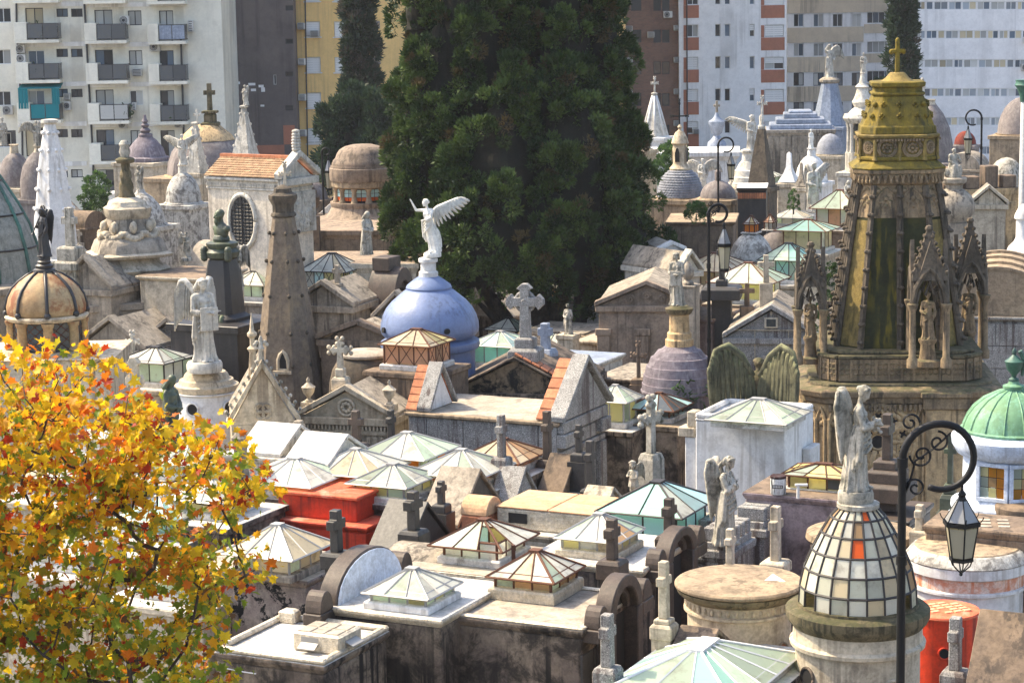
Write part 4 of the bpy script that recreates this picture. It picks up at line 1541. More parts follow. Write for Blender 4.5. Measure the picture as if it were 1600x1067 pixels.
def arch_front(t, x, y, z, w, rise, th, mat, back=None, side=1, hole=True, ears=True, name='arched_pediment', drop=.35):
    """An arched pediment across the end of a tomb; side 1 faces local +x, -1 faces -x."""
    A = Matrix.Translation((x, y, z)) @ (FR if side > 0 else FL)
    mb = MB(A)
    if not hole:
        mb.poly(arch_pts(w, rise) + [(-w / 2, -drop), (w / 2, -drop)], -th / 2, th / 2)
    else:
        n = 14
        o = arch_pts(w, rise, 0, n)
        i = arch_pts(w * .68, rise * .68, 0, n)
        mb.poly(o + i[::-1], -th / 2, th / 2)
        for sg in (-1, 1):
            mb.box(sg * w * .42 - w * .08, sg * w * .42 + w * .08, -th / 2, th / 2, -2.4, 0)
        i2 = arch_pts(w * .50, rise * .5, 0, n)
        mb.poly(i + i2[::-1], -th / 2 + .12, th / 2 - .05)
    p = mb.build(name, mat, t, bev=.02, auto=30)
    if hole:
        m = MB(A)
        m.poly(arch_pts(w * .66, rise * .66) + [(-w * .33, -2.4), (w * .33, -2.4)], th / 2 - .06, th / 2 + .02)
        m.build('door_recess', M['dark'], t)
    if back:
        b = MB(A)
        b.poly(arch_pts(w - .06, rise - .03) + [(-w / 2 + .03, -drop), (w / 2 - .03, -drop)], th / 2 + .004, th / 2 + .03)
        b.build('rendered_back', back, t, bev=.01)
    if ears:
        for sg in (-1, 1):
            e = MB(A)
            cx = sg * (w / 2 + .24)
            e.poly([(cx + .2 * cos(q) * sg * -1, .34 * sin(q) - .0) for q in ([pi * k / 10 for k in range(11)] if sg < 0 else [pi - pi * k / 10 for k in range(11)])][::1] if sg < 0 else [(cx + .2 * cos(pi * k / 10), .34 * sin(pi * k / 10)) for k in range(11)], -th * .45, th * .45)
            e.box(cx - .24, cx + .24, -th * .5, th * .5, -.22, -.002)
            e.build('shoulder_stone', mat, t, bev=.015)
    return p


def gable_front(t, x, y, z, w, rise, th, mat, side=1, drop=.3, name='gable_slab', coping=None):
    A = Matrix.Translation((x, y, z)) @ (FR if side > 0 else FL)
    MB(A).poly([(-w / 2, -drop), (w / 2, -drop), (w / 2, 0), (0, rise), (-w / 2, 0)], -th / 2, th / 2).build(name, mat, t, bev=.02)
    c = MB(A)
    q = .09
    for sg in (-1, 1):
        P = [(sg * (w / 2 + .06), .003), (0, rise + .003), (0, rise + q), (sg * (w / 2 + .06), q)]
        c.poly(P if sg > 0 else P[::-1], -th / 2 - .06, th / 2 + .06)
    c.build('coping', coping or mat, t, bev=.012)


# --- A: sealed roof with the foil-wrapped vent box
A_ = ctomb('mausoleum', 'sooty mausoleum whose silvery roof carries a foil wrapped vent box', 505, 1040, 5.5, 1.9, 1.95, M['soot'], M['silver'], parapet=.10, pmat=M['foil'])
q = to_local(A_, ray_z(512, 1012, 5.5))
b = MB(RZ(0, (q.x, q.y, 5.512)))
b.lathe([(1, 0), (1, .27), (.96, .30)], plan=[(a * .42, c * .34) for a, c in SQ])
vb = b.build('vent_box', M['foil'], A_, bev=.03)
for i in range(3):
    for j in range(2):
        MB(RZ(0, (q.x, q.y, 5.512))).box(-.36 + .245 * i, -.36 + .245 * i + .225, -.28 + .29 * j, -.28 + .29 * j + .265, .295, .315).build('lid_panel', M['roof'], vb, bev=.01)
for (a0, a1, c0, c1) in ((-.26, .04, -.40, -.335), (.43, .50, -.18, .16)):
    mb = MB(RZ(0, (q.x, q.y, 5.512)))
    if c1 < 0:
        mb.box(a0, a1, -.345, -.338, .10, .24)
        mb.add([(a0, -.34, .16), (a1, -.34, .16), (a1, -.47, .09), (a0, -.47, .09), (a0, -.34, .145), (a1, -.34, .145), (a1, -.47, .075), (a0, -.47, .075)], [(0, 3, 2, 1), (4, 5, 6, 7), (2, 3, 7, 6), (0, 4, 7, 3), (1, 2, 6, 5)])
    else:
        mb.box(.421, .428, c0, c1, .08, .2)
        mb.add([(.42, c0, .19), (.42, c1, .19), (.56, c1, .13), (.56, c0, .13), (.42, c0, .175), (.42, c1, .175), (.56, c1, .115), (.56, c0, .115)], [(0, 1, 2, 3), (7, 6, 5, 4), (2, 6, 7, 3), (0, 3, 7, 4), (1, 5, 6, 2)])
    mb.build('vent_flap', M['steel'], vb)
mb = MB()
mb.lathe([(.16, 5.5), (.15, 5.68), (.12, 5.72)], plan=[(-1, -.8), (1, -.8), (1, .8), (-1, .8)], cx=-.75, cy=.85)
mb.build('chimney_stub', M['foil'], A_, bev=.03)

# --- B: bluish arch, white roof and green skylight
B_ = ctomb('mausoleum', 'mausoleum with a pale blue arched gable back and low white skylight', 688, 968, 5.72, 2.15, 2.3, M['soot'], M['silver'], cmat=M['foil'])
sk_at(B_, 645, 943, 5.72, .98, .95, .20, .30, [M['ggreen'], M['gyellow'], M['ggreen']], [M['gwhite'], M['ggreen'], M['gwhite']], M['steel'], curb=.12, cmat=M['white'])
arch_front(B_, -1.0, -.02, 5.70, 2.2, .72, .34, M['bgranite'], M['bluewhite'], side=-1, hole=False, ears=True)
cross(527, 886, 36.2, 92, 37, 15, 'dark granite cross on a block above the pale blue arch', M['dgranite'], ped=((20, 26),), base=(.3, .3, .5))

# --- C: wide stained wall, cream skylight, dark arch to the right
C_ = ctomb('mausoleum', 'stained dark walled mausoleum with a pink and cream skylight', 908, 985, 5.6, 2.35, 2.2, M['soot'], M['roof'], cmat=M['soot'], parapet=.05, pmat=M['foil'])
sk_at(C_, 838, 928, 5.6, 1.0, 1.0, .24, .34, [M['gyellow'], M['gtan'], M['ggreen']], [M['gwhite'], M['ggreen'], M['gwhite'], M['gcream']], M['rusty'], cmat=M['foil'], curb=.20)
arch_front(C_, 1.30, .1, 5.60, 1.3, .62, .3, M['bgranite'])
for yy in (-.9, -.45, 0, .45, .9):
    MB().box(1.12, 1.20, yy - .2, yy + .2, 2.2, 5.2).build('granite_panel', M['dgranite'], C_, bev=.01)
cross(957, 902, 36.0, 94, 36, 15, 'brown granite cross above the dark arch beside the pink cream skylight', M['bgranite'], ped=((20, 30),), base=(.3, .3, .35))

# --- D
D_ = ctomb('mausoleum', 'mausoleum with a milky skylight on a crinkled silver roof', 1003, 890, 5.45, 2.2, 2.3, M['soot'], M['silver'], cmat=M['foil'])
sk_at(D_, 937, 862, 5.45, 1.02, 1.0, .26, .34, [M['gcream'], M['gyellow'], M['gwhite']], [M['gwhite'], M['ggreen'], M['gwhite'], M['gtan']], M['steel'], cmat=M['foil'], curb=.14)
arch_front(D_, 1.2, .2, 5.40, 1.4, .52, .3, M['bgranite'])
cross(1046, 862, 39.5, 86, 34, 14, 'brown granite cross in front of the teal roofed skylight', M['bgranite'], ped=((18, 28),), base=(.3, .3, .35))

# --- E: teal hipped lantern
E_ = ctomb('mausoleum', 'mausoleum under a broad hipped teal glass roof', 1090, 868, 5.0, 2.1, 2.3, M['peel'], M['silver'])
sk_at(E_, 1028, 838, 5.0, 1.35, 1.5, .62, .42, [M['gaqua'], M['gteal'], M['gaqua']], [M['gaqua'], M['gaqua'], M['gteal'], M['gwhite']], M['lead'], nx=2, ny=3, over=.22, curb=.1)

# --- F: battlemented granite front with the praying angel
F_ = ctomb('mausoleum', 'grey granite mausoleum with two battlemented towers beside the praying angel', 1130, 872, 5.0, 1.6, 3.2, M['granite'], M['roof'])
for yy in (-1.1, .7):
    MB().box(.45, .98, yy - .55, yy + .55, 3.2, 5.3).build('tower', M['granite'], F_, bev=.02)
    MB().box(.38, 1.05, yy - .62, yy + .62, 5.0, 5.16).build('string_course', M['granite'], F_, bev=.02)
    for k in range(4):
        MB().box(.42, .98, yy - .52 + .28 * k, yy - .52 + .28 * k + .18, 5.302, 5.56).build('merlon', M['granite'], F_, bev=.02)
MB().box(-.2, .3, -.3, .3, 4.9, 5.35).build('statue_base', M['granite'], F_, bev=.02)

# --- near crosses in front of the arches
cross(950, 1075, 31.0, 120, 34, 17, 'speckled grey granite cross nearest the dark arched doorway', M['granite'], ped=((19, 36),), base=(.36, .36, None))
t, z, s, w = tomb('mausoleum', 'low brown gabled tomb front carrying a pale chipped cross', 'mausoleum', 1062, 1040, 32.5, 90, 1.0, YAW, M['brown'], cornice=.05, group='mausoleums')
gable_front(t, .25, .2, z, 1.5, .5, .5, M['brown'])
cross(1038, 996, 32.6, 123, 34, 14, 'pale chipped cross with tapering arms on a brown gable', M['pale'], ped=((18, 24), (13, 8)), base=(.3, .3, .3))
cross(1212, 892, 38.5, 104, 34, 14, 'pale limestone cross standing before the purple stained wall', M['pale'], ped=((20, 18),), base=(.4, .4, None))
cross(1141, 892, 38.0, 68, 26, 11, 'small light grey cross below the praying angel', M['pale'], ped=((12, 10),), base=(.3, .3, None))
cross(1492, 1078, 30, 118, 36, 17, 'mottled grey cross before the red round tomb', M['granite'], ped=((20, 34),), base=(.4, .4, None))

# --- I: big green hipped glass roof at the bottom
I_ = ctomb('mausoleum', 'mausoleum with a large ridged green glass roof framed in white', 1180, 1110, 5.45, 2.2, 3.0, M['peel'], M['silver'])
q = to_local(I_, ray_z(1098, 1062, 5.5))
skylight(I_, q.x, q.y, 5.46, 1.75, 2.5, .12, .42, [M['gteal']], [M['ggreen'], M['ggreen'], M['gteal']], M['frame_w'], nx=3, ny=5, over=.16, curb=.1)

# --- slab at the lower right edge
t, z, s, w = tomb('mausoleum', 'dark mossy slab roof leaning over a moulded tomb front', 'mausoleum', 1575, 1065, 29.0, 100, 1.4, YAW, M['brown'], cornice=.05, group='mausoleums')
gable_front(t, .1, .15, z, 1.3, .85, .95, M['brown'], coping=M['brown'])


# ------------------------------------------------------------------ round tombs at the right
def porthole(t, s, r, zc, ang, pr, mat_in, ringmat):
    """A round window on a drum of radius r (m) at height zc; ang: bearing from -y, to the right."""
    A = Matrix.Translation((r * sin(ang), -r * cos(ang), zc)) @ Matrix.Rotation(ang, 4, 'Z')
    mb = MB(A)
    mb.tube([(pr * cos(2 * pi * k / 18), -.01, pr * sin(2 * pi * k / 18)) for k in range(19)], pr * .16, 6)
    o = mb.build('porthole', ringmat, t, sm=True)
    MB(A).poly([(pr * cos(2 * pi * k / 18), pr * sin(2 * pi * k / 18)) for k in range(18)], -.012, .05).build('porthole_infill', mat_in, o)


# tan drum with the white shard on its lid
J_, z, s = turned('round_mausoleum', 'tan round mausoleum with a lichened flat lid and egg frieze', 'mausoleum', 1155, 912, 34, [
    ('lid', M['tan'], [(97, -3), (101, 0), (101, 3), (98, 6), (60, 9), (0.5, 10)]),
    ('lid_edge', M['moss'], [(86, -18), (92, -14), (97, -9), (99, -3.2)]),
    ('frieze', M['cream'], [(83, -40), (87, -38), (87, -34), (82, -33), (82, -20), (86, -18.2)]),
    ('drum', M['cream'], [(81, -350), (81, -40.2)])], n=48, group='round mausoleums')
mb = MB()
for k in range(40):
    a = 2 * pi * k / 40
    mb.ell((83 * s * cos(a), 83 * s * sin(a), z - 27 * s), .03, .03, .05, 6, 4)
tag(mb.build('egg_moulding', M['cream'], J_), kind='stuff')
porthole(J_, s, 81 * s, z - 92 * s, .85, 12 * s, M['terra'], M['tan'])
x, zz, s = site(1207, 918, 33.9)
sh = MB()
sh.add([(-.17, -.12, .015), (.19, -.1, .015), (.03, .2, .06), (-.17, -.12, .0), (.19, -.1, .0), (.03, .2, .045)], [(0, 1, 2), (5, 4, 3), (0, 3, 4, 1), (1, 4, 5, 2), (2, 5, 3, 0)])
o = sh.build('glass_shard', M['white'], None, loc=(x, 33.9, z + 7 * s))
tag(o, 'white triangular pane lying on the tan round lid', 'broken pane')

# the stained-glass dome
K_, z, s = turned('round_mausoleum', 'round mausoleum with a leaded dome of cream and orange panes', 'mausoleum', 1340, 945, 32, [
    ('drum', M['pale'], [(97, -420), (97, -63)]),
    ('drum_moulding', M['pale'], [(98, -63), (105, -60), (106, -54), (101, -50), (100, -30)], 56),
    ('cornice', M['moss'], [(101, -30), (108, -22), (112, -14), (112, -3), (108, 0), (97, 3)], 56),
    ('dome_curb', M['moss'], [(95, 3), (95, 7), (90, 7.5)], 40),
    ('crown', M['statue'], [(30, 155), (33, 158), (33, 164), (29, 166)], 32)], n=56, group='round mausoleums')
rings = [(91.5, 4), (90, 33), (83, 63), (71, 91), (56.5, 119), (42, 143), (29, 157)]
NP = 20
M['gpale'] = glass('pale_ribbed_glass', (.80, .80, .68), .6, var=.12, dirt=.4)
gl = [M['gcream'], M['gpale'], M['gcream'], M['gpale'], M['gwhite']]
rr = random.Random(12)
lead = MB()
par = MB().box(-.01, .01, -.01, .01, z + .3, z + .32).build('dome', M['lead'], K_)
for i, (r, h) in enumerate(rings):
    lead.tube([(r * s * cos(2 * pi * k / NP), r * s * sin(2 * pi * k / NP), z + h * s) for k in range(NP + 1)], .020, 5)
for k in range(NP):
    a = 2 * pi * k / NP
    lead.tube([(r * s * cos(a), r * s * sin(a), z + h * s) for r, h in rings], .018, 5)
lead.build('lead_cames', M['lead'], par)
for i in range(len(rings) - 1):
    for k in range(NP):
        a0, a1 = 2 * pi * k / NP, 2 * pi * (k + 1) / NP
        (r0, h0), (r1, h1) = rings[i], rings[i + 1]
        if (i, k) in ((0, 11), (0, 17)):
            continue
        q = [(r0 * s * cos(a0), r0 * s * sin(a0), z + h0 * s), (r0 * s * cos(a1), r0 * s * sin(a1), z + h0 * s), (r1 * s * cos(a1), r1 * s * sin(a1), z + h1 * s), (r1 * s * cos(a0), r1 * s * sin(a0), z + h1 * s)]
        mt = rr.choice(gl)
        if k == 14 and i in (3,):
            mt = M['gorange']
        elif k == 14 and i in (4,) or k == 18 and i in (1, 2, 3):
            mt = M['gtan']
        elif k == 15 and i == 5:
            mt = M['gorange']
        elif k in (10, 19) and rr.random() < .5:
            mt = M['gtan']
        elif k == 14 and i == 2:
            mt = M['gwhite']
        pm = MB()
        pane_box(pm, q, .012, .014)
        pm.build('dome_pane', mt, par)
porthole(K_, s, 97 * s, z - 112 * s, .42, 17 * s, M['brown'], M['pale'])
porthole(K_, s, 97 * s, z - 100 * s, -1.05, 15 * s, M['dark'], M['soot'])

# red drum
L_, z, s = turned('round_mausoleum', 'bright red round mausoleum with pale tiles on its lid', 'mausoleum', 1474, 952, 35.5, [
    ('lid', M['redtop'], [(55, -4), (57, -2), (56, 1), (40, 4), (.5, 5)]),
    ('drum', M['red'], [(53, -330), (53, -4.2)])], n=40, group='round mausoleums')
for i in range(4):
    for j in range(5):
        if (i, j) in ((0, 0), (3, 4), (1, 1)):
            continue
        MB(RZ(.35)).box(-.33 + .17 * i, -.33 + .17 * i + .13, -.36 + .13 * j, -.36 + .13 * j + .08, z + 3 * s, z + 5.6 * s).build('tile', M['frost'], L_)
porthole(L_, s, 53 * s, z - 55 * s, -.15, 9 * s, M['dark'], M['red'])
# white drum
N_, z, s = turned('round_mausoleum', 'large white round mausoleum with a tan lid and peeling rim', 'mausoleum', 1512, 853, 38.5, [
    ('lid', M['tan'], [(82, 2), (80, 4), (.5, 7)]),
    ('rim', M['domewhite'], [(96, -16), (97, -14), (86, 0), (82, 2.1)]),
    ('cornice', M['white'], [(93, -33), (96, -31), (96, -16.1)]),
    ('band', M['stain'], [(91, -52), (91, -33.1)]),
    ('moulding', M['white'], [(90, -60), (94, -58), (94, -54), (91, -52.1)]),
    ('drum', M['white'], [(88, -330), (88, -60.1)])], n=56, group='round mausoleums')
porthole(N_, s, 88 * s, z - 116 * s, .38, 13 * s, M['dark'], M['white'])
# lids further back
turned('round_mausoleum', 'tan round stone lid behind the leaded glass dome', 'mausoleum', 1345, 828, 40.5, [
    ('lid', M['tan'], [(84, -14), (86, -11), (84, -2), (66, 3), (.5, 7)]), ('drum', M['brown'], [(78, -350), (78, -14.1)])], n=40, group='round mausoleums')
turned('round_mausoleum', 'small brown round tomb beside the bluish steps', 'mausoleum', 1598, 790, 43, [
    ('lid', M['brown'], [(40, -22), (43, -18), (43, 0), (40, 3), (.5, 6)]), ('drum', M['brown'], [(38, -350), (38, -22.1)])], n=32, group='round mausoleums')
t = ctomb('mausoleum', 'brown slab roofed mausoleum with scattered pale tiles', 1640, 838, 5.9, 2.2, 1.2, M['brown'], M['brown'])
for i in range(3):
    for j in range(3):
        MB(RZ(.3)).box(-.6 + .32 * i, -.6 + .32 * i + .2, -.36 + .24 * j, -.24 + .24 * j, 5.91, 5.925).build('tile', M['roof'], t)

# green domed round tomb
Q_, z, s = turned('domed_mausoleum', 'bluish white round mausoleum with a green copper dome and urn', 'mausoleum', 1583, 668, 44, [
    ('dome', M['copper'], [(80, -4), (82, 0), (78, 2), (76, 8), (71, 20), (61, 34), (46, 47), (28, 56), (15, 60), (14, 64)], 40),
    ('finial_base', M['copper'], [(17, 64), (17, 67), (9, 70), (7, 76)], 20),
    ('cornice', M['bluewhite'], [(78, -42), (86, -38), (94, -24), (95, -12), (90, -6), (80, -4.1)]),
    ('drum', M['bluewhite'], [(80, -108), (77, -96), (76, -42.1)]),
    ('base_moulding', M['bluewhite'], [(100, -160), (100, -140), (90, -134), (95, -124), (94, -116), (84, -112), (80, -108.1)]),
    ('steps', M['bluewhite'], [(126, -400), (122, -178), (112, -176), (108, -160.1)])], n=48, group='domed mausoleums')
mb = MB()
urn(mb, 0, 0, z + 74 * s, 52 * s)
mb.tube([(.1, -.05, z + 122 * s), (.2, -.03, z + 108 * s), (.16, 0, z + 82 * s)], [.05, .06, .03], 6)
mb.build('urn', M['verdigris'], Q_, auto=50)
mb = MB()
for k in range(16):
    a = 2 * pi * k / 16
    mb.tube([(r * s * cos(a) * 1.005, r * s * sin(a) * 1.005, z + h * s) for r, h in ((78, 3), (76, 8), (71, 20), (61, 34), (46, 47), (28, 56), (15, 60))], .018, 4)
mb.build('standing_seams', M['copper'], Q_)
for ang in (-.62, .05, .75):
    A = Matrix.Translation((0, 0, z - 73 * s)) @ Matrix.Rotation(ang, 4, 'Z') @ Matrix.Translation((0, -76.5 * s, 0))
    mb = MB(A)
    w, h = 20 * s, 24 * s
    mb.box(-w - .08, w + .08, -.05, .02, h, h + .08).box(-w - .08, w + .08, -.05, .02, -h - .08, -h).box(-w - .08, -w, -.05, .02, -h, h).box(w, w + .08, -.05, .02, -h, h)
    wd = mb.build('window', M['bluewhite'], Q_, bev=.01)
    for i in range(3):
        for j in range(3):
            MB(A).box(-w + 2 * w * i / 3 + .008, -w + 2 * w * (i + 1) / 3 - .008, -.01, .0, -h + 2 * h * j / 3 + .008, -h + 2 * h * (j + 1) / 3 - .008).build('pane', M['gtan'] if (i, j) == (1, 1) else RND.choice((M['gyellow'], M['ggreen'], M['gamber'], M['gyellow'])), wd)
    mb = MB(A)
    mb.box(-w, w, .0, .02, -h, h)
    mb.build('window_backing', M['lead'], wd)

# ------------------------------------------------------------------ the white cube and its neighbours
R_ = ctomb('mausoleum', 'plain white cube mausoleum with a shallow glass roof', 1226, 664, 5.85, 2.1, 2.0, M['white'], M['white'], parapet=.13, pmat=M['white'], cornice_m=.01, ch=.05)
q = to_local(R_, ray_z(1185, 652, 6.0))
skylight(R_, q.x, q.y, 5.87, 1.5, 1.3, .12, .34, [M['gyellow'], M['gred'], M['gyellow']], [M['ggreen'], M['gwhite'], M['ggreen']], M['steel'], nx=4, ny=3, over=.2)
MB().box(-1.35, -1.06, -.9, .9, 0, 5.4).build('side_wall', M['white'], R_, bev=.02)
MB().box(1.06, 1.25, .2, .9, 0, 5.1).build('side_wall', M['white'], R_, bev=.02)
mb = MB()
mb.box(-1.5, -1.1, -.95, -.5, 5.402, 5.62)
mb.box(-1.3, -1.08, -.9, -.55, 5.622, 5.98)
mb.build('stone_corbel', M['pale'], R_, bev=.02)

S_ = ctomb('mausoleum', 'purple stained mausoleum wall with a paint tin on its ledge', 1320, 782, 5.75, 2.0, 1.7, stone('purple_stained_render', (0.30, 0.235, 0.235), (0.22, 0.17, 0.175), dirt=(0.07, 0.055, 0.055), streak=.8, blotch=.7, bump=.25), M['brown'])
q = to_local(S_, ray_z(1287, 760, 5.75))
skylight(S_, q.x, q.y, 5.76, 1.15, .8, .30, .14, [M['gdark'], M['gyellow']], [M['gyellow'], M['ggreen'], M['gyellow']], M['rusty'], nx=3, ny=2, over=.14, curb=.02)
p = ray_z(1216, 771, 5.76)
tin = thing('paint_tin', 'white paint tin with dark paint runs on the ledge', 'paint tin', (p.x, p.y, 5.762), -.2)
MB().lathe([(.145, 0), (.15, .01), (.15, .33), (.155, .335), (.155, .345), (.14, .346)], n=24).build('can', stone('paint_tin_white', (.72, .72, .72), (.66, .66, .66), dirt=(.012, .012, .012), streak=1, blotch=.25, bump=0, sc=4, edge=(.55, .57)), tin, auto=40)
MB().lathe([(.146, .30), (.152, .31), (.159, .35), (.150, .36), (.12, .352)], n=24).build('paint_rim', stone('dried_paint', (.05, .02, .02), dirt=(.2, .2, .2)), tin, auto=40)
MB().box(-.10, .10, -.1512, -.1505, .13, .20).build('label_band', M['lead'], tin)
for k in range(6):
    MB().box(-.09 + .03 * k, -.072 + .03 * k, -.1535, -.152, .145, .185).build('label_letter', M['white'], tin)
p = ray_z(1247, 778, 5.76)
pv = thing('vent_pipe', 'short white plastic pipe standing on the rusty ledge', 'pipe', (p.x, p.y, 5.755))
MB().tube([(0, 0, 0), (0, 0, .26)], .03, 8).tube([(-.06, 0, .26), (.18, 0, .26)], .03, 8).build('pipe_tee', M['white'], pv, auto=40)
T_, z, s, w = tomb('mausoleum', 'black granite tomb carrying a stepped brown cross', 'mausoleum', 1385, 795, 42.3, 105, 1.6, YAW, M['black'], M['bgranite'], group='mausoleums')
cross(1386, 778, 42.2, 134, 36, 14, 'brown stepped cross behind the flower bearing angel', M['bgranite'], ped=((38, 28), (27, 20), (18, 14)), base=(.5, .5, .2))
cross(1437, 835, 39.6, 48, 26, 12, 'small weathered cross half hidden by the lamp post', M['pale'], ped=((14, 8),), base=(.3, .3, None))

# ------------------------------------------------------------------ red tomb, black gables and the skylight field
U_ = ctomb('mausoleum', 'vivid red mausoleum with a sunlit red flat top', 572, 824, 4.75, 2.35, 2.2, M['red'], M['redtop'], cmat=M['red'])
MB().box(-1.05, .82, -.85, .85, 4.763, 5.22).build('attic', M['red'], U_, bev=.02)
MB().box(-1.12, .88, -.91, .91, 5.221, 5.30).build('attic_roof', M['redtop'], U_, bev=.02)
V_ = ctomb('mausoleum', 'black peeling mausoleum under a cream hipped skylight', 478, 907, 5.15, 2.6, 1.9, M['peel'], M['roof'], cmat=M['peel'])
sk_at(V_, 436, 894, 5.15, 1.12, 1.1, .40, .40, [M['gcream'], M['ggreen'], M['gcream']], [M['gcream'], M['gwhite'], M['gcream']], M['steel'], over=.2, cmat=M['grey'])


def black_gable(px, py, D, w, rise, th, label, mat=None, cop=None):
    x, z, s = site(px, py, D)
    t = thing('mausoleum', label, 'mausoleum', (x, D, 0), YAW, 'mausoleums')
    MB().box(-th / 2, th / 2, -w / 2, w / 2, 0, z).build('wall', mat or M['black'], t, bev=.02)
    gable_front(t, 0, 0, z + .002, w, rise, th, mat or M['black'], drop=.0, coping=cop)
    for sg in (-1, 1):
        MB().box(-th / 2 - .08, th / 2 + .08, sg * w / 2 - .22, sg * w / 2 + .22, z - .45, z - .02).build('shoulder_stone', mat or M['black'], t, bev=.02)
    return t


black_gable(640, 850, 42.5, 1.7, .8, .75, 'black granite gable next to the red mausoleum', cop=M['dgranite'])
black_gable(722, 806, 45.0, 2.0, .95, .8, 'steep black granite gable with a pale coping beside the amber skylights', cop=M['grey'])
cross(647, 853, 40.2, 88, 40, 15, 'black granite cross between the red tomb and the broken skylight', M['dgranite'], ped=((19, 27),), base=(.4, .4, None))
t, z, s, w = tomb('mausoleum', 'rough grey vaulted tomb roof below the black cross', 'mausoleum', 662, 880, 39.6, 110, 1.3, YAW, M['grey'], M['grey'], group='mausoleums')
arch_front(t, 0, 0, z, 1.2, .36, 1.1, M['grey'], hole=False, ears=False, name='vault')


def sk_tomb(label, px, py, z, sw, sd, h, rh, sm, rm, fm, extra=.35, mat=None, rmat=None, **k):
    p = ray_z(px, py, z)
    t = thing('mausoleum', label, 'mausoleum', (p.x, p.y, 0), k.pop('yaw', YAW), 'mausoleums')
    w, d = sw / 2 + extra, sd / 2 + extra
    m = mat or M['soot']
    MB().box(-w, w, -d, d, 0, z - .12).build('wall', m, t, bev=.02)
    MB().box(-w - .06, w + .06, -d - .06, d + .06, z - .119, z).build('cornice', k.pop('cmat', None) or m, t, bev=.015)
    MB().box(-w - .05, w + .05, -d - .05, d + .05, z - .01, z + .008).build('roof', rmat or M['silver'], t)
    skylight(t, 0, 0, z + .008, sw, sd, h, rh, sm, rm, fm, **k)
    return t


GG_, GW_, GA_, GY_, GC_ = M['ggreen'], M['gwhite'], M['gamber'], M['gyellow'], M['gcream']
sk_tomb('mausoleum with a wide white skylight with pale yellow sides behind the red tomb', 462, 768, 5.05, 1.35, 1.25, .27, .36, [GY_, GG_, GW_], [GW_, GG_, GW_], M['steel'], over=.22, extra=.1)
sk_tomb('mausoleum with an amber sided skylight under a cream and white glass hip', 557, 753, 5.1, 1.2, 1.2, .27, .36, [GA_], [GW_, GC_, GW_], M['steel'], over=.26)
sk_tomb('mausoleum with a green roofed skylight, amber front panes and green side panes', 637, 728, 5.15, 1.25, 1.2, .30, .36, [GA_, GA_, GG_], [GW_, GG_, GG_], M['steel'], over=.26)
sk_tomb('mausoleum with a low pale green skylight nearest the red roof', 615, 776, 5.0, 1.15, 1.2, .30, .30, [GY_, GG_, GW_], [GW_, GG_, GW_], M['steel'], over=.16, extra=.12)
sk_tomb('mausoleum with an amber sided skylight beside the black gable', 722, 755, 5.1, 1.2, 1.2, .28, .36, [GA_], [GW_, GG_, GW_], M['steel'], over=.26)
sk_tomb('mausoleum with a rusty amber skylight beneath the grey cross', 786, 730, 5.1, 1.15, 1.1, .22, .32, [GA_, M['gtan']], [GC_, M['gtan'], GC_], M['rusty'], over=.2, mat=M['brown'])
sk_tomb('mausoleum with a broken skylight missing two roof panes', 757, 872, 5.35, 1.05, 1.1, .30, .32, [GW_, GY_, M['gaqua'], GW_], [GW_, GG_, GW_, M['gaqua']], M['rusty'], over=.22, extra=.5, miss=(3, 4), cmat=M['foil'], mat=M['soot'], rmat=M['roof'])
# cream box roof
Y_ = ctomb('mausoleum', 'cream mausoleum whose flat rooftop box has orange slabs and vents', 945, 846, 4.9, 2.6, 1.9, M['pale'], M['silver'])
mb = MB()
mb.box(-1.12, 1.12, -.75, .75, 4.915, 5.33)
bx = mb.build('roof_box', M['foil'], Y_, bev=.03)
for i in range(2):
    for j in range(2):
        MB().box(-1.13 + 1.14 * i, -.01 + 1.14 * i, -.76 + .77 * j, -.01 + .77 * j, 5.331, 5.37).build('roof_slab', M['frost'], bx, bev=.012)
for a in ((-.85, -.45, -.77, -.752), (1.122, 1.14, -.2, .15)):
    MB().box(*a, 5.05, 5.25).build('vent', M['dark'], bx)
x, z, s = site(752, 800, 43.5)
t = thing('chimney', 'rounded terracotta rendered chimney by the black gable', 'chimney', (x, 43.5, 0), YAW)
MB().box(-.28, .28, -.35, .35, 0, z).build('stack', M['terra'], t, bev=.03)
MB(Matrix.Translation((0, 0, z + .002)) @ FR).poly(arch_pts(.7, .34), -.3, .3).build('rounded_cap', M['frost'], t, bev=.02)
t = ctomb('mausoleum', 'dull red low wall tomb beside the rounded terracotta chimney', 752, 812, 4.9, 1.0, .6, M['terra'], M['redtop'])
# ------------------------------------------------------------------ near statues
statue(1337, 786, 32, 188, radians(78), 'flower', M['statue'], 'weathered angel holding flowers on the leaded glass dome', [(-1, 'folded'), (1, 'folded')], plinth=((28, 22),), wsc=1.0)
statue(1133, 850, 40.2, 142, radians(62), 'pray', M['statue'], 'praying stone angel with bowed head and arms crossed on its breast', [(-1, 'folded'), (1, 'folded')])
statue(320, 580, 54, 148, radians(28), 'read', M['marble'], 'white angel reading from a tablet on a round white tomb', [(-1, 'half'), (1, 'half')], plinth=((28, 16),))
statue(267, 700, 47, 116, radians(60), 'veil', M['gbronze'], 'dark veiled mourning woman behind the autumn leaves')
statue(676, 402, 58, 92, radians(-28), 'reach', M['white_statue'], 'white winged angel reaching up from the blue dome', [(1, 'up')], plinth=((14, 8),), tilt=radians(-4), wsc=1.08)
statue(70, 407, 55, 82, radians(-50), 'trumpet', M['bronze'], 'black trumpeting angel on the rust stained dome', [(-1, 'folded'), (1, 'folded')], plinth=((9, 6),))
statue(573, 398, 64, 68, radians(40), 'veil', M['statue'], 'grey mourning woman above the dark arched doorway')
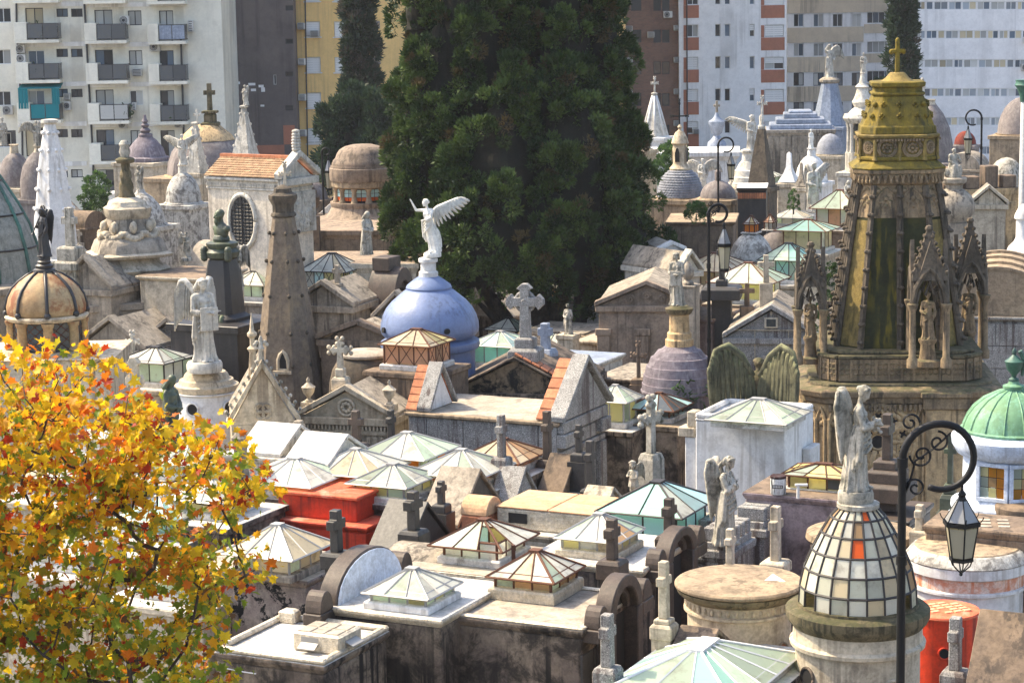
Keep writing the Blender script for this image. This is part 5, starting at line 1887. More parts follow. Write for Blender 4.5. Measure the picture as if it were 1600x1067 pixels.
statue(1058, 477, 56, 84, radians(-20), 'read', M['statue'], 'stone figure on the yellowed column before the ribbed dome')
statue(990, 790, 44, 74, radians(-40), 'child', M['statue'], 'small winged cherub on a rock by the round topped cross', [(1, 'half'), (-1, 'half')], plinth=((20, 14),), wsc=.8)
# ------------------------------------------------------------------ middle rows
def blocks(t, x0, x1, z0, z1, rows, cols, y0, y1, mat, M_=None, stag=True, name='stone_block', g=.014):
    """Coursed ashlar: each block is a part."""
    h = (z1 - z0) / rows
    for r in range(rows):
        off = (.5 if (r % 2 and stag) else 0)
        e = sorted({x0, x1, *[x0 + (x1 - x0) * (k + off) / cols for k in range(cols + 1) if 0 < (k + off) / cols < 1]})
        for a, b in zip(e, e[1:]):
            MB(M_).box(a + g / 2, b - g / 2, y0, y1, z0 + h * r + g / 2, z0 + h * (r + 1) - g / 2).build(name, mat, t, bev=.012)


# granite gabled mausoleum
G_ = ctomb('mausoleum', 'long granite block mausoleum with tile capped end gables', 872, 660, 5.55, 3.9, 2.5, M['granite'], M['roof'], ch=.05, cornice_m=.0)
blocks(G_, -1.95, 1.95, 2.5, 5.46, 4, 4, -1.32, -1.24, M['granite'])
MB().box(-2.02, 2.02, -1.4, -1.2, 5.47, 5.56).build('eaves_slab', M['tan'], G_, bev=.02)
for sx, sd_ in ((1.75, 1), (-1.75, 1)):
    A = Matrix.Translation((sx, 0, 5.57)) @ FR
    if sx < 0:
        A = Matrix.Translation((sx, -.62, 5.57)) @ FR @ Matrix.Diagonal((.5, 1, .8, 1))
    th = .34 if sx > 0 else .3
    MB(A).poly([(-1.32, 0), (1.32, 0), (0, 1.18)], -th, th).build('end_gable', M['granite'] if sx > 0 else M['white'], G_, bev=.02)
    for sg in (-1, 1):
        n = 6
        for k in range(n):
            f0, f1 = k / n + .01, (k + 1) / n - .01
            P = lambda f, o: (sg * (1.36 * (1 - f)), 1.22 * f + o)
            q = [P(f0, .012), P(f1, .012), P(f1, .06), P(f0, .06)]
            MB(A).poly(q if sg > 0 else q[::-1], -.02 if sx > 0 else -.3, th - .02).build('cap_tile', M['terra'], G_, bev=.008)
        q = [(sg * 1.4, .004), (0, 1.26), (0, 1.40), (sg * 1.42, .14)]
        MB(A).poly(q if sg > 0 else q[::-1], -th - .12, -.03).build('raking_cornice', M['granite'], G_, bev=.015)
A = Matrix.Translation((1.95, 0, 0)) @ FR
mb = MB(A)
mb.box(-1.3, 1.3, -.16, .0, 5.28, 5.55).box(-1.25, 1.25, -.10, .0, 4.72, 4.85)
mb.build('entablature', M['granite'], G_, bev=.02)
for sg in (-1, 1):
    mb = MB(A)
    mb.box(sg * 1.05 - .19, sg * 1.05 + .19, -.14, .0, 0, 4.71).box(sg * 1.08 - .26, sg * 1.08 + .26, -.22, .0, 4.95, 5.27)
    mb.build('pilaster', M['granite'], G_, bev=.02)
MB(A).box(-.55, .55, -.05, .002, 0, 3.6).build('door', M['bronze'], G_)
MB(A).box(-.8, .8, -.06, .0, 4.88, 5.2).build('name_panel', M['granite'], G_, bev=.015)

# sooty gable behind it, with the celtic cross
t, z, s, w, h = gable('mausoleum', 'sooty plastered gable edged with orange tiles below a celtic cross', 'mausoleum', 805, 615, 56.0, 205, 56, 3.5, radians(-12), M['soot'], M['soot'], group='mausoleums', tmat=stone('black_mottled_plaster', (.24, .17, .10), (.13, .10, .07), dirt=(.02, .018, .015), streak=.5, blotch=1, edge=(.45, .58), sc=1.3), moulding=.06)
for k in range(8):
    f0, f1 = k / 8 + .008, (k + 1) / 8 - .008
    q = [((w / 2 + .1) * (1 - f0), z + h * f0 + .10), ((w / 2 + .1) * (1 - f1), z + h * f1 + .10), ((w / 2 + .1) * (1 - f1), z + h * f1 + .15), ((w / 2 + .1) * (1 - f0), z + h * f0 + .15)]
    MB().poly(q, -.05, .42).build('cap_tile', M['terra'], t, bev=.008)
cross(822, 562, 56.4, 120, 60, 14, 'tall celtic cross of speckled granite under the dark cypress', M['granite'], yaw=radians(-14), style='celtic', ped=((24, 20), (15, 16)), base=(.5, .5, .6))
cross(853, 578, 58, 74, 22, 12, 'dark blue grey cross right of the celtic cross', M['bluegrey'], yaw=radians(-25), ped=((15, 34),), base=(.5, .5, None))
cross(1018, 776, 47, 152, 40, 11, 'big weathered cross with scrolled arm ends on a tapering shaft', M['statue'], yaw=YAW + radians(75), style='fleury', ped=((17, 8), (15, 62)), base=(.6, .6, None))
cross(785, 768, 46.5, 122, 24, 11, 'slim grey granite cross over a pointed tomb gable', M['granite'], ped=((16, 30), (13, 26)), base=(.5, .5, None))
cross(856, 752, 48, 112, 24, 11, 'dark narrow cross in front of the granite block wall', M['bgranite'], ped=((14, 36),), base=(.5, .5, None))
cross(923, 782, 46, 96, 24, 11, 'dark grey cross before the little cherub', M['dgranite'], ped=((13, 20),), base=(.5, .5, None))
cross(558, 716, 49, 76, 24, 11, 'tall brown cross in front of the medallion pediment', M['bgranite'], yaw=radians(-25), ped=((16, 24),), base=(.5, .5, None))
for px, py, D, w_m, rs, lb, mt in ((790, 790, 46.3, 1.5, .8, 'grey granite gable beneath the slim cross', M['granite']), (868, 762, 47.8, 1.7, .7, 'brown scrolled gable against the granite wall', M['brown']), (926, 800, 45.6, 1.2, .5, 'white edged low gable below the dark grey cross', M['pale'])):
    t, z, s, w = tomb('mausoleum', lb, 'mausoleum', px, py, D, w_m / (D / FPX), 1.1, YAW, mt, cornice=.05, group='mausoleums')
    gable_front(t, .2, 0, z, 1.3, rs, .5, mt)

# beige pediment with the medallion
t, z, s, w, h = gable('mausoleum', 'beige pedimented mausoleum with a rosette medallion and urns', 'mausoleum', 542, 652, 53.0, 146, 44, 3.4, radians(-16), M['cream'], M['grey'], group='mausoleums')
med = MB(Matrix.Translation((0, -.02, z + h * .36)))
med.tube([(.2 * cos(2 * pi * k / 20), 0, .2 * sin(2 * pi * k / 20)) for k in range(21)], .045, 6)
for k in range(8):
    a = 2 * pi * k / 8
    med.ell((.1 * cos(a), 0, .1 * sin(a)), .06, .05, .06, 6, 4)
med.build('medallion', M['cream'], t, sm=True)
mb = MB()
n = 24
for k in range(n):
    a = -w / 2 + w * (k + .5) / n
    mb.box(a - .02, a + .02, -.09, -.003, z - .29, z - .19)
mb.build('dentils', M['cream'], t)
MB().box(-w / 2, w / 2, -.06, -.002, z - .40, z - .30).build('fascia', M['cream'], t)
MB().box(-w / 2, w / 2, -.08, -.002, z - .86, z - .76).build('architrave', M['cream'], t)
for k in range(9):
    a = -w * .42 + w * .62 * k / 9
    MB().box(a, a + .03 + .02 * (k % 3), -.02, -.003, z - .64, z - .52).build('inscription_letter', M['brown'], t)
for k in range(4):
    a = w * .22 + .17 * k
    MB().box(a, a + .1, -.05, -.003, z - .72, z - .46).build('triglyph', M['cream'], t, bev=.01)
for sg in (-1, 1):
    mb = MB()
    mb.box(sg * w * .46 - .16, sg * w * .46 + .16, .02, .34, z + .16, z + .32)
    urn(mb, sg * w * .46, .18, z + .32, .6)
    mb.build('urn', M['pale'], t, auto=50)
cross(533, 608, 53.3, 76, 28, 8, 'thin white cross with a leafy collar on the medallion pediment', M['pale'], yaw=radians(-16), style='fleury', ped=((12, 20), (7, 14)))

# gothic gable and its finials
x, z, s = site(412, 662, 50)
gg = thing('gothic_mausoleum', 'cream gothic gable with crockets and a pierced quatrefoil', 'mausoleum', (x, 50, 0), radians(8), 'gothic mausoleums')
W2, H2 = 50 * s, 88 * s
MB().box(-W2, W2, 0, 3.0, 0, z).build('wall', M['cream'], gg, bev=.015)
MB().poly([(-W2, z + .002), (W2, z + .002), (0, z + H2)], .0, .3).build('gable_wall', M['cream'], gg)
MB().poly([(-W2, z + .002), (W2, z + .002), (0, z + H2 - .1)], .302, 3.0).build('roof', M['grey'], gg)
mb, cb = MB(), MB()
for sg in (-1, 1):
    P = [(sg * (W2 + .08), z - .02), (0, z + H2 + .02), (0, z + H2 + .2), (sg * (W2 + .12), z + .1)]
    mb.poly(P if sg > 0 else P[::-1], -.1, .2)
    for k in range(8):
        f = (k + .5) / 8
        c = (sg * (W2 + .1) * (1 - f), .04, z + H2 * f + .15)
        cb.ell(c, .06, .07, .05, 6, 4)
        cb.ell((c[0] + sg * .06, .04, c[2] + .07), .045, .055, .05, 6, 4)
mb.build('raking_cornice', M['cream'], gg, bev=.01)
cb.build('crockets', M['statue'], gg, sm=True)
mb = MB(Matrix.Translation((0, -.03, z + H2 * .22)))
for k in range(4):
    a = pi / 4 + pi / 2 * k
    mb.tube([(.11 * cos(a) + .1 * cos(2 * pi * q / 12), 0, .11 * sin(a) + .1 * sin(2 * pi * q / 12)) for q in range(13)], .022, 5)
mb.build('quatrefoil', M['cream'], gg, sm=True)
MB().poly([(.11 * cos(q) + .0, z + H2 * .22 + .13 * sin(q)) for q in [2 * pi * k / 12 for k in range(12)]], -.012, -.004).build('quatrefoil_opening', M['brown'], gg)
mb = MB()
mb.lathe(pp([(8, 86), (8, 92), (5, 94), (4, 116), (6, 118), (4, 121), (3, 134), (1, 138)], s, z), n=8, cy=.1)
for dx, dz in ((-9, 124), (9, 124), (-6, 128), (6, 128), (0, 132)):
    mb.ell((dx * s, .1, z + dz * s), .055, .05, .05, 6, 4)
mb.build('finial', M['statue'], gg, auto=50)
turned('gothic_finial', 'thin gothic finial with leafy knobs and a pale spike beside the obelisk', 'finial', 395, 560, 51, [('shaft', M['cream'], [(9, -60), (7, -10), (5, 10), (9, 16), (4, 20), (4, 32), (8, 36), (8, 40), (4, 44), (.5, 72)]), ('pier', M['grey'], [(10, -420), (10, -60.1)])], n=8)
for i, (px, py, lb) in enumerate(((432, 700, 'rough white gable roof under the gothic gable'), (505, 716, 'white plaster gable ridge beside the tall brown cross'))):
    t, z, s, w = tomb('mausoleum', lb, 'mausoleum', px, py, 48.5 - i, 110, 1.8, YAW, M['marble'], M['silver'], group='mausoleums')
    gable_front(t, .1, 0, z, 1.7, .5, 1.0, M['marble'], coping=M['silver'])
cross(271, 0 + 742, 45.5, 90, 26, 12, 'grey stone cross with a rose panel left of the veiled woman', M['grey'], base=(.5, .5, None)) if False else None
cross(468, 706, 48.8, 50, 22, 12, 'squat grey cross on the rough white roof', M['grey'], ped=((12, 12),), base=(.5, .5, None))
turned('urn_pillar', 'small grey pillar urn under the leaves', 'urn', 377, 738, 46, [('urn', M['grey'], [(12, 0), (12, 6), (8, 10), (10, 30), (13, 50), (14, 56), (9, 60), (7, 66), (2, 72)]), ('pier', M['grey'], [(13, -420), (13, -.1)])], n=10)

# obelisk tower
O_, z, s = turned('obelisk', 'tall mottled brown obelisk tower with a gothic niche', 'obelisk', 452, 600, 60, [
    ('shaft', stone('obelisk_stone', (.20, .155, .11), (.145, .112, .082), dirt=(.31, .225, .13), streak=.35, blotch=.45, bump=.3, sc=1.5), [(58, -420), (49, 0), (35, 115), (20, 230), (15.5, 262)], chamfer(.5)),
    ('crown', M['gothdark'], [(16, 262.2), (18, 264), (17, 268), (15, 270), (15, 280), (20, 290), (20, 296), (13, 300), (12, 306), (4, 311), (1, 312)], chamfer(.5))], yaw=radians(-14))
mb = MB()
for i, (r, h) in enumerate(((20.5, 238), (26, 195), (31.5, 142), (38.5, 85), (44.5, 36))):
    for a, b in chamfer(.5):
        mb.ell((a * r * s, b * r * s, z + h * s), .055, .055, .06, 6, 4)
mb.build('crockets', M['gothdark'], O_, sm=True)
A = Matrix.Translation((.12, -44 * s, z + 30 * s))
mb = MB(A)
ar = [(-.14, 0), (-.14, .26), (-.08, .42), (0, .5), (.08, .42), (.14, .26), (.14, 0)]
mb.tube([(a, 0, b) for a, b in ar] + [(-.14, 0, 0)], .055, 6)
mb.box(-.26, .26, -.12, .1, -.1, -.02)
nich = mb.build('niche', M['cream'], O_, auto=40)
MB(A).poly([(a * .8, b * .95) for a, b in ar[::-1]], -.02, .12).build('niche_opening', M['dark'], nich)
cross(446, 302, 60.2, 46, 14, 4, 'slender cross topping the brown obelisk', M['pale'], yaw=0, style='fleury')

# dark dome with a flat lid
turned('domed_mausoleum', 'blackened dome tomb closed by a flat lichened lid', 'mausoleum', 572, 600, 56, [
    ('lid', M['roof'], [(38, 44), (41, 46), (41, 49), (36, 52), (.5, 53)]),
    ('dome', M['domedark'], [(58, -60), (59, -20), (57, 4), (52, 24), (44, 38), (37, 43.9)]), ('drum', M['domedark'], [(60, -400), (60, -60.1)])], n=48, group='domed mausoleums')
# blue dome
BD, z, s = turned('domed_mausoleum', 'glossy blue painted dome with a white pedestal', 'mausoleum', 672, 530, 58, [
    ('dome', M['blue'], [(66, 3.3), (72, 7), (76, 12), (77, 18), (76.5, 27), (73, 39), (67.5, 50), (58, 61), (46, 71), (40, 76), (35, 80)], 56),
    ('collar', M['blue'], [(35, 79), (36, 82), (34, 86), (25, 93), (16, 99)], 40),
    ('pedestal', M['white'], [(15, 99), (15, 106), (12, 108), (12, 120), (15, 122), (15, 127), (13, 128)], 28),
    ('base_moulding', M['blue'], [(70, -15), (76, -13), (78, -8), (77, -2), (72, 1), (67, 2), (66, 3.2)], 56),
    ('drum', M['blue'], [(70, -420), (70, -15.1)], 48)], group='domed mausoleums')
for a, h in ((.38, 22), (-1.1, 20)):
    r = 75 * s
    q = MB(Matrix.Rotation(a, 4, 'Z') @ Matrix.Translation((0, -r + .05, z + h * s)))
    q.tube([(0, 0, 0), (0, -.14, .02)], .075, 10)
    o = q.build('vent_hole', M['dark'], BD, auto=40)
# ribbed grey dome with yellow column
HD, z, s = turned('domed_mausoleum', 'purplish grey dome in overlapping rings below a yellowed column', 'mausoleum', 1062, 607, 56.5, [
    ('dome', M['domepurple'], [(59, 0), (59, 10), (57.5, 10.5), (56.5, 23), (54.5, 23.5), (52, 37), (49.5, 37.5), (45, 50), (42, 50.5), (34, 61), (30, 61.5), (22, 68)], 40),
    ('moulding', M['domepurple'], [(59, -6), (61, -4), (61, -1), (59, -.1)], 40),
    ('column', M['ochre'], [(22, 66), (22, 78), (19, 80), (19, 88), (16, 91), (15, 116), (17, 118)], 20),
    ('column_capital', M['moss'], [(18, 118), (21, 122), (22, 127), (16, 129), (14, 131)], 20),
    ('drum', M['domepurple'], [(59, -400), (59, -6.1)], 40)], group='domed mausoleums')
porthole(HD, s, 59 * s, z - 24 * s, -.6, 10 * s, M['dark'], M['brown'])
mb = MB()
rr = random.Random(4)
for k in range(60):
    a = rr.uniform(.2, .7) - .5 * (k % 2)
    p = Vector((sin(a) * 60 * s, -cos(a) * 60 * s - .05, z + rr.uniform(-32, 22) * s))
    d = Vector((rr.uniform(-1, 1), -.6, rr.uniform(-.5, 1)))
    feather(mb, p, d, d.cross(Vector((1, .3, .2))), .16, .05)
tag(mb.build('weeds', M['plant'], HD), kind='stuff')

# moss covered angel with great wings
mw = stone('mossy_wing_stone', (.12, .115, .07), (.07, .07, .045), dirt=(.017, .018, .013), streak=.9, blotch=.8, top=(.22, .22, .11), topamt=.75, sc=1.5)
x, z, s = site(1185, 655, 51.5)
t = thing('statue', 'huge mossy angel seen from behind with both wings lowered', 'statue', (x, 51.5, z), radians(165), 'stone angels and figures on the tombs')
put('body', fig_mesh('seated', M['moss']), t, (0, 0, -.2), None, 1.62)
for sd_ in (-1, 1):
    me = wing(sd_, 'great', 1.35, (.05, .13, .60)).copy()
    me.materials.append(mw)
    put('wing', me, t, (0, 0, -.12), None, 1.98)
MB().box(-.8, .8, -.7, .7, -z, -.1).build('pedestal', M['grey'], t, bev=.02)

# right of the street lamp: granite gable, brown wall, vault
t, z, s, w, h = gable('mausoleum', 'grey granite gabled mausoleum with white joints and a small dark window', 'mausoleum', 1205, 528, 66, 140, 46, 4, radians(-10), M['granite'], M['grey'], group='mausoleums')
mb = MB()
mb.box(-.2, .2, -.05, .0, z + .30, z + .62)
wd = mb.build('window', M['pale'], t, bev=.01)
MB().box(-.14, .14, -.06, -.051, z + .35, z + .57).build('window_pane', M['gdark'], wd)
for bx in ((-w / 2, w / 2, z + .22, z + .25), (-.02, .02, z + .66, z + h * .9), (-.5, -.47, z - .8, z + .22), (.5, .53, z - .8, z + .22)):
    MB().box(bx[0], bx[1], -.01, .04 if bx[2] > z else -.003, bx[2], bx[3]).build('joint_strip', M['pale'], t)
mb = MB()
for k in range(7):
    a = pi * k / 6
    mb.ell((.35 * cos(a), -.05, z - .9 + .3 * sin(a)), .14, .1, .12, 7, 5)
mb.build('shell_relief', M['grey'], t, sm=True)
ctomb('mausoleum', 'brown stained side wall behind the tall lamp post', 1112, 500, 5.2, 2.2, 2.5, stone('flaking_brown_wall', (.28, .20, .165), (.17, .12, .11), dirt=(.5, .44, .40), streak=.7, blotch=.4), M['brown'])
t, z, s, w, h = gable('mausoleum', 'grey pilastered mausoleum with a scrolled pediment beneath the cypress', 'mausoleum', 1010, 478, 68, 150, 34, 4, radians(-8), M['taupe'], M['grey'], group='mausoleums')
for sg in (-1, -.1, .9):
    MB().box(sg * w * .45 - .2, sg * w * .45 + .2, -.12, .0, 0, z - .9).box(sg * w * .45 - .25, sg * w * .45 + .25, -.16, .0, z - .9, z - .7).build('pilaster', M['taupe'], t, bev=.015)
mb = MB()
for k in range(3):
    c = (-.5 + .5 * k, -.03, z + .22 + .1 * (k == 1))
    mb.tube([(c[0] + .14 * (1 - q / 16) * cos(q * .8), c[1], c[2] + .14 * (1 - q / 16) * sin(q * .8)) for q in range(15)], .03, 5)
mb.build('scroll_relief', M['taupe'], t)
A = None
V2, z, s, w = tomb('mausoleum', 'grey granite mausoleum beneath a broad tan barrel vault', 'mausoleum', 1560, 478, 66, 175, 4.2, radians(-14), M['granite'], M['tan'], group='mausoleums')
mb = MB()
n = 16
R2, zz = w / 2 * .98, z + .02
mb.poly([(R2 * cos(pi * k / n), zz + R2 * .82 * sin(pi * k / n)) for k in range(n + 1)], -2.05, 2.05)
mb.build('vault', M['tan'], V2, auto=25)
for y in (-2.0, -.7, .7, 2.0):
    mb = MB()
    for k in range(n):
        a0, a1 = pi * k / n, pi * (k + 1) / n
        mb.poly([(R2 * 1.0 * cos(a0), zz + R2 * .82 * sin(a0)), (R2 * 1.05 * cos(a0), zz + R2 * .87 * sin(a0)), (R2 * 1.05 * cos(a1), zz + R2 * .87 * sin(a1)), (R2 * cos(a1), zz + R2 * .82 * sin(a1))][::-1], y - .09, y + .09)
    mb.build('vault_rib', M['tan'], V2, auto=25)
blocks(V2, -w / 2, w / 2, 3, z - .2, 4, 3, -2.18, -2.1, M['granite'])
# bell dome with sculpted group
turned('domed_mausoleum', 'fluted bell dome under a clustered stone group', 'mausoleum', 1490, 345, 76, [
    ('plinth', M['grey'], [(34, -70), (30, -30), (28, -2)], chamfer(.6)),
    ('dome', M['grey'], [(24, -2), (27, 4), (32, 14), (33, 26), (28, 38), (20, 46), (13, 50), (13, 56), (19, 60), (20, 66), (18, 68)], 24),
    ('body', M['granite'], [(48, -420), (46, -70.1)], chamfer(.6))], group='domed mausoleums')
statue(1490, 277, 76, 44, radians(20), 'seated', M['statue'], 'clustered seated stone figures on the fluted bell dome')
# skylights and tombs between
sk_tomb('mausoleum with a patterned pink paned lantern against the blue dome', 652, 574, 6.15, 1.25, 1.1, .55, .32, [M['gpink']], [GC_, GY_, GC_], M['rusty'], over=.12, mat=M['brown'], rmat=M['brown'], diag=True)
sk_tomb('mausoleum with a pale teal glass lantern right of the blue dome', 782, 570, 5.0, 1.2, 1.2, .55, .30, [M['gteal']], [M['gaqua'], GG_], M['steel'], over=.15, mat=M['brown'])
sk_tomb('small yellow green lantern tomb right of the granite gable', 962, 664, 4.7, .75, .75, .62, .28, [GY_, GG_], [GG_, GW_], M['steel'], over=.16, mat=M['soot'], nx=2, ny=2)
sk_tomb('low tomb with a dull grey skylight before the ribbed dome', 1030, 655, 4.75, .9, .9, .3, .26, [M['gdark']], [M['gaqua'], M['gdark']], M['rusty'], over=.22, mat=M['soot'], rmat=M['tan'])
sk_tomb('white lantern tomb with green tinted panes beside the reading angel', 245, 598, 5.2, 1.4, 1.3, .55, .32, [GG_, GW_], [GW_, GG_], M['lead'], over=.1, mat=M['pale'])
sk_tomb('lantern tomb with diamond patterned yellow and blue panes', 520, 452, 5.2, 1.5, 1.4, .66, .55, [GY_, GW_, M['gaqua']], [GC_, GW_], M['lead'], over=.16, mat=M['grey'], diag=True, nx=4, ny=3, yaw=radians(-20))
sk_tomb('orange sided skylight tomb behind the brown obelisk', 408, 440, 5.3, 1.3, 1.2, .55, .4, [GA_], [GW_, GC_], M['rusty'], over=.25, mat=M['pale'])
sk_tomb('pale low skylight tomb left of the brown obelisk', 400, 466, 5.0, 1.4, 1.3, .5, .35, [GW_, GG_], [GW_, GG_], M['lead'], over=.2, mat=M['grey'])
sk_tomb('broad cream octagonal looking glass roof right of the lamp post', 1170, 470, 5.2, 1.6, 1.5, .65, .55, [GC_, GW_, GY_], [GG_, GC_, GW_], M['rusty'], over=.3, mat=M['brown'], rmat=M['roof'])
sk_tomb('cream ribbed skylight tomb behind the tall lamp', 1118, 448, 5.2, 1.5, 1.5, .6, .5, [GC_, GW_], [GC_, M['gtan'], GC_], M['rusty'], over=.35, mat=M['pale'])
sk_tomb('green lattice paned lantern left of the gothic tower', 1232, 440, 5.4, 1.4, 1.3, .75, .5, [M['gteal'], GG_], [M['gteal'], GG_], M['lead'], over=.15, mat=M['pale'], diag=True)
sk_tomb('cream sided lantern under a teal hip near the gothic pinnacle', 1262, 392, 5.3, 1.5, 1.3, .8, .3, [GC_, GW_], [M['gteal'], GG_], M['rusty'], over=.3, mat=M['pale'])
sk_tomb('green roofed lantern with round panes by the gothic spire', 1312, 356, 5.6, 1.5, 1.4, .8, .7, [M['gpink'], GW_], [GG_, M['gteal']], M['rusty'], over=.25, mat=M['brown'])
street_lamp(1107, 335, 56, 0, 15, 94, 25, 'tall black street lamp with scrollwork by the cypress')
street_lamp(1122, 228, 86, 0, 12.5, 52, 15, 'black street lamp further back over the scale tiled dome', scroll=False)
street_lamp(1534, 185, 98, 0, 13, 56, 15, 'black crook lamp standing before the ribbon window building', flip=-1, scroll=False)
street_lamp(503, 238, 90, 0, 6, 66, 15, 'small street lamp between the chapel and the brown rotunda', scroll=False)
street_lamp(1410, 720, 28, 0, 58, 140, 62, 'nearest black street lamp with a hanging six sided lantern')
# brown dome with rust stains
LD, z, s = turned('domed_mausoleum', 'rust streaked dome with black ribs on eight short pillars', 'mausoleum', 73, 492, 55.5, [
    ('dome', M['rust'], [(59, 3), (61, 6), (61.5, 16), (58, 30), (51, 43), (40, 54), (27, 63), (17, 68)], 48),
    ('finial', M['bronze'], [(18, 66), (17, 72), (13, 74), (14, 78), (10, 81), (11, 84), (9, 86)], 20),
    ('cornice', M['cream'], [(60, -6), (64, -3), (65, 0), (63, 3)], 48),
    ('lantern_core', M['dark'], [(50, -52), (50, -6.1)], 32),
    ('sill', M['cream'], [(66, -58), (66, -52.1)], 32)], group='domed mausoleums')
for k in range(8):
    a = 2 * pi * (k + .28) / 8
    mb = MB(Matrix.Rotation(a, 4, 'Z'))
    mb.tube([(0, -r * s * 1.01, z + h * s) for r, h in ((62, 8), (61.5, 16), (58, 30), (51, 43), (40, 54), (27, 63), (17, 68))], .045, 6)
    mb.ell((0, -62 * s, z + 6 * s), .09, .08, .09, 7, 5)
    mb.build('rib', M['bronze'], LD, sm=True)
    mb = MB(Matrix.Rotation(a, 4, 'Z'))
    mb.lathe(pp([(10, -51), (10, -47), (8, -46), (7.5, -14), (9, -12), (10, -8), (10, -6.2)], s, z), n=14, cy=-55 * s)
    mb.build('pillar', M['rust'], LD, auto=40)
    a += pi / 8
    mb = MB(Matrix.Rotation(a, 4, 'Z'))
    mb.box(-.21, .21, -51.5 * s, -50.6 * s, z - 50 * s, z - 8 * s)
    wd = mb.build('window', M['gdark'], LD)
    mb = MB(Matrix.Rotation(a, 4, 'Z'))
    for q in range(3):
        for sg in (-1, 1):
            zc = z - 43 * s + q * .22
            mb.tube([(-.2 * sg, -51.8 * s, zc - .11), (.2 * sg, -51.8 * s, zc + .22)], .012, 4)
    mb.build('lattice', M['rusty'], wd)
MB().box(-1.75, 1.75, -1.2, 1.6, 0, z - 60 * s).build('wall', M['pale'], LD, bev=.02)
MB().box(-1.85, 1.85, -1.3, 1.7, z - 60 * s + .002, z - 58.1 * s).build('roof', M['cream'], LD, bev=.02)
# round white base of the reading angel
RB, z, s = turned('round_mausoleum', 'white round tomb with oval portholes under the reading angel', 'mausoleum', 322, 580, 54.5, [
    ('stepped_top', M['cream'], [(47, -30), (50, -26), (50, -20), (44, -18), (42, -12), (36, -10), (34, -4), (30, 0)], 40),
    ('drum', M['white'], [(52, -420), (51, -84), (54, -82), (54, -78), (50, -76), (47, -34), (52, -31), (52, -30.1)], 44)], group='round mausoleums')
for a in (-.35, .85):
    porthole(RB, s, 49 * s, z - 52 * s, a, 10 * s, M['dark'], M['white'])
turned('white_pedestal', 'squat white marble pedestal behind the autumn branch', 'pedestal', 210, 668, 49.5, [('block', M['marble'], [(26, -400), (26, -40), (22, -38), (20, 0)], SQ)], yaw=YAW)
cross(214, 668, 49.5, 112, 28, 12, 'pale celtic cross rising above the autumn leaves', M['pale'], yaw=radians(-15), style='celtic')
cross(208, 560, 60, 40, 14, 5, 'thin white trefoil cross above the white lantern', M['marble'], yaw=0, style='fleury', base=(.3, .3, None))
# tombs glimpsed through the autumn leaves
for px, py, z, lb, sm_ in ((300, 742, 4.9, 'silver roofed tomb with a green skylight behind the leaves', 'ggreen'), (180, 700, 4.8, 'pale tomb with a white skylight deep behind the leaves', 'gwhite'), (90, 770, 4.7, 'grey tomb with a cream skylight screened by the leaves', 'gcream'), (250, 830, 4.7, 'sooty tomb with a teal skylight screened by the leaves', 'gteal'), (330, 800, 5.0, 'brown tomb with a yellow skylight beside the leaves', 'gyellow'), (120, 880, 4.6, 'low tomb with a milky skylight near the foot of the leaves', 'gwhite'), (290, 925, 4.6, 'silver topped tomb with a small green skylight below the leaves', 'ggreen')):
    sk_tomb(lb, px, py, z, 1.2, 1.2, .28, .35, [M[sm_]], [M['gwhite'], M[sm_]], M['steel'], extra=.5, mat=RND.choice((M['pale'], M['grey'], M['soot'])))
# ------------------------------------------------------------------ the gothic tower
x, z0, s = site(1398, 590, 55.5)
GT = thing('gothic_tower', 'lichened gothic tower with a mossy dark spire and cross', 'mausoleum', (x, 55.5, 0), radians(-5), 'gothic mausoleums')
CH = chamfer(.64)
CB = chamfer(.8)
H = lambda py: z0 + (590 - py) * s * 1.012


def ring(pn, mat, prof, plan=CH, **k):
    mb = MB()
    mb.lathe([(r * s, H(py)) for r, py in prof], plan=plan)
    return mb.build(pn, mat, GT, bev=k.get('bev', .012))


ring('base_wall', M['ochre'], [(140, 990), (140, 606)], CB)
ring('base_cornice', M['goth'], [(141, 605.8), (144, 604), (146, 596), (150, 594), (152, 586), (150, 583), (138, 580)], CB)
ring('gallery_floor', M['moss'], [(137, 580), (136, 576), (118, 576)], CB)
ring('upper_terrace', M['moss'], [(107, 575.8), (107, 536), (111, 535), (111, 531), (96, 530)], CB)
sec = [(532, 94), (500, 90), (440, 82), (380, 74), (330, 67), (288, 60)]
ring('spire', M['mossdark'], [(r - 3, y) for y, r in sec])
ring('arcaded_cornice', M['goth'], [(58, 288), (62, 285), (63, 272), (69, 270), (70, 264.2)])
ring('mossy_skirt', M['lichen'], [(70, 264), (71, 262), (60, 254), (58.2, 252)])
ring('lantern_drum', M['lichen2'], [(56, 252), (56, 219)])
ring('lantern_sill', M['lichen'], [(58, 251.8), (60, 250), (60, 246), (57, 245)])
ring('lantern_cornice', M['lichen2'], [(58, 219), (61, 217), (62, 213), (60, 212)])
ring('cap', M['lichen'], [(57, 211.8), (56, 201), (53, 199.5), (44, 172), (38, 156)])
ring('cap_neck', M['lichen'], [(38, 155.8), (40, 154), (40, 151), (36, 150), (36, 144), (40, 142), (41, 136), (38, 134.5)])
MB().lathe([(r * s, H(py)) for r, py in ((25, 134.4), (18, 130), (13, 124), (11, 122))], n=12).build('cap_knob', M['lichen2'], GT, auto=50)
mb = MB()
add_cross(mb, 0, 0, H(124), 52 * s, 19 * s, 6.5 * s, 'latin')
for a, b in ((-9.5, 91), (9.5, 91), (0, 74)):
    mb.ell((a * s, 0, H(b)), .07, .07, .07, 6, 4)
mb.build('cross', M['lichen'], GT, bev=.02)
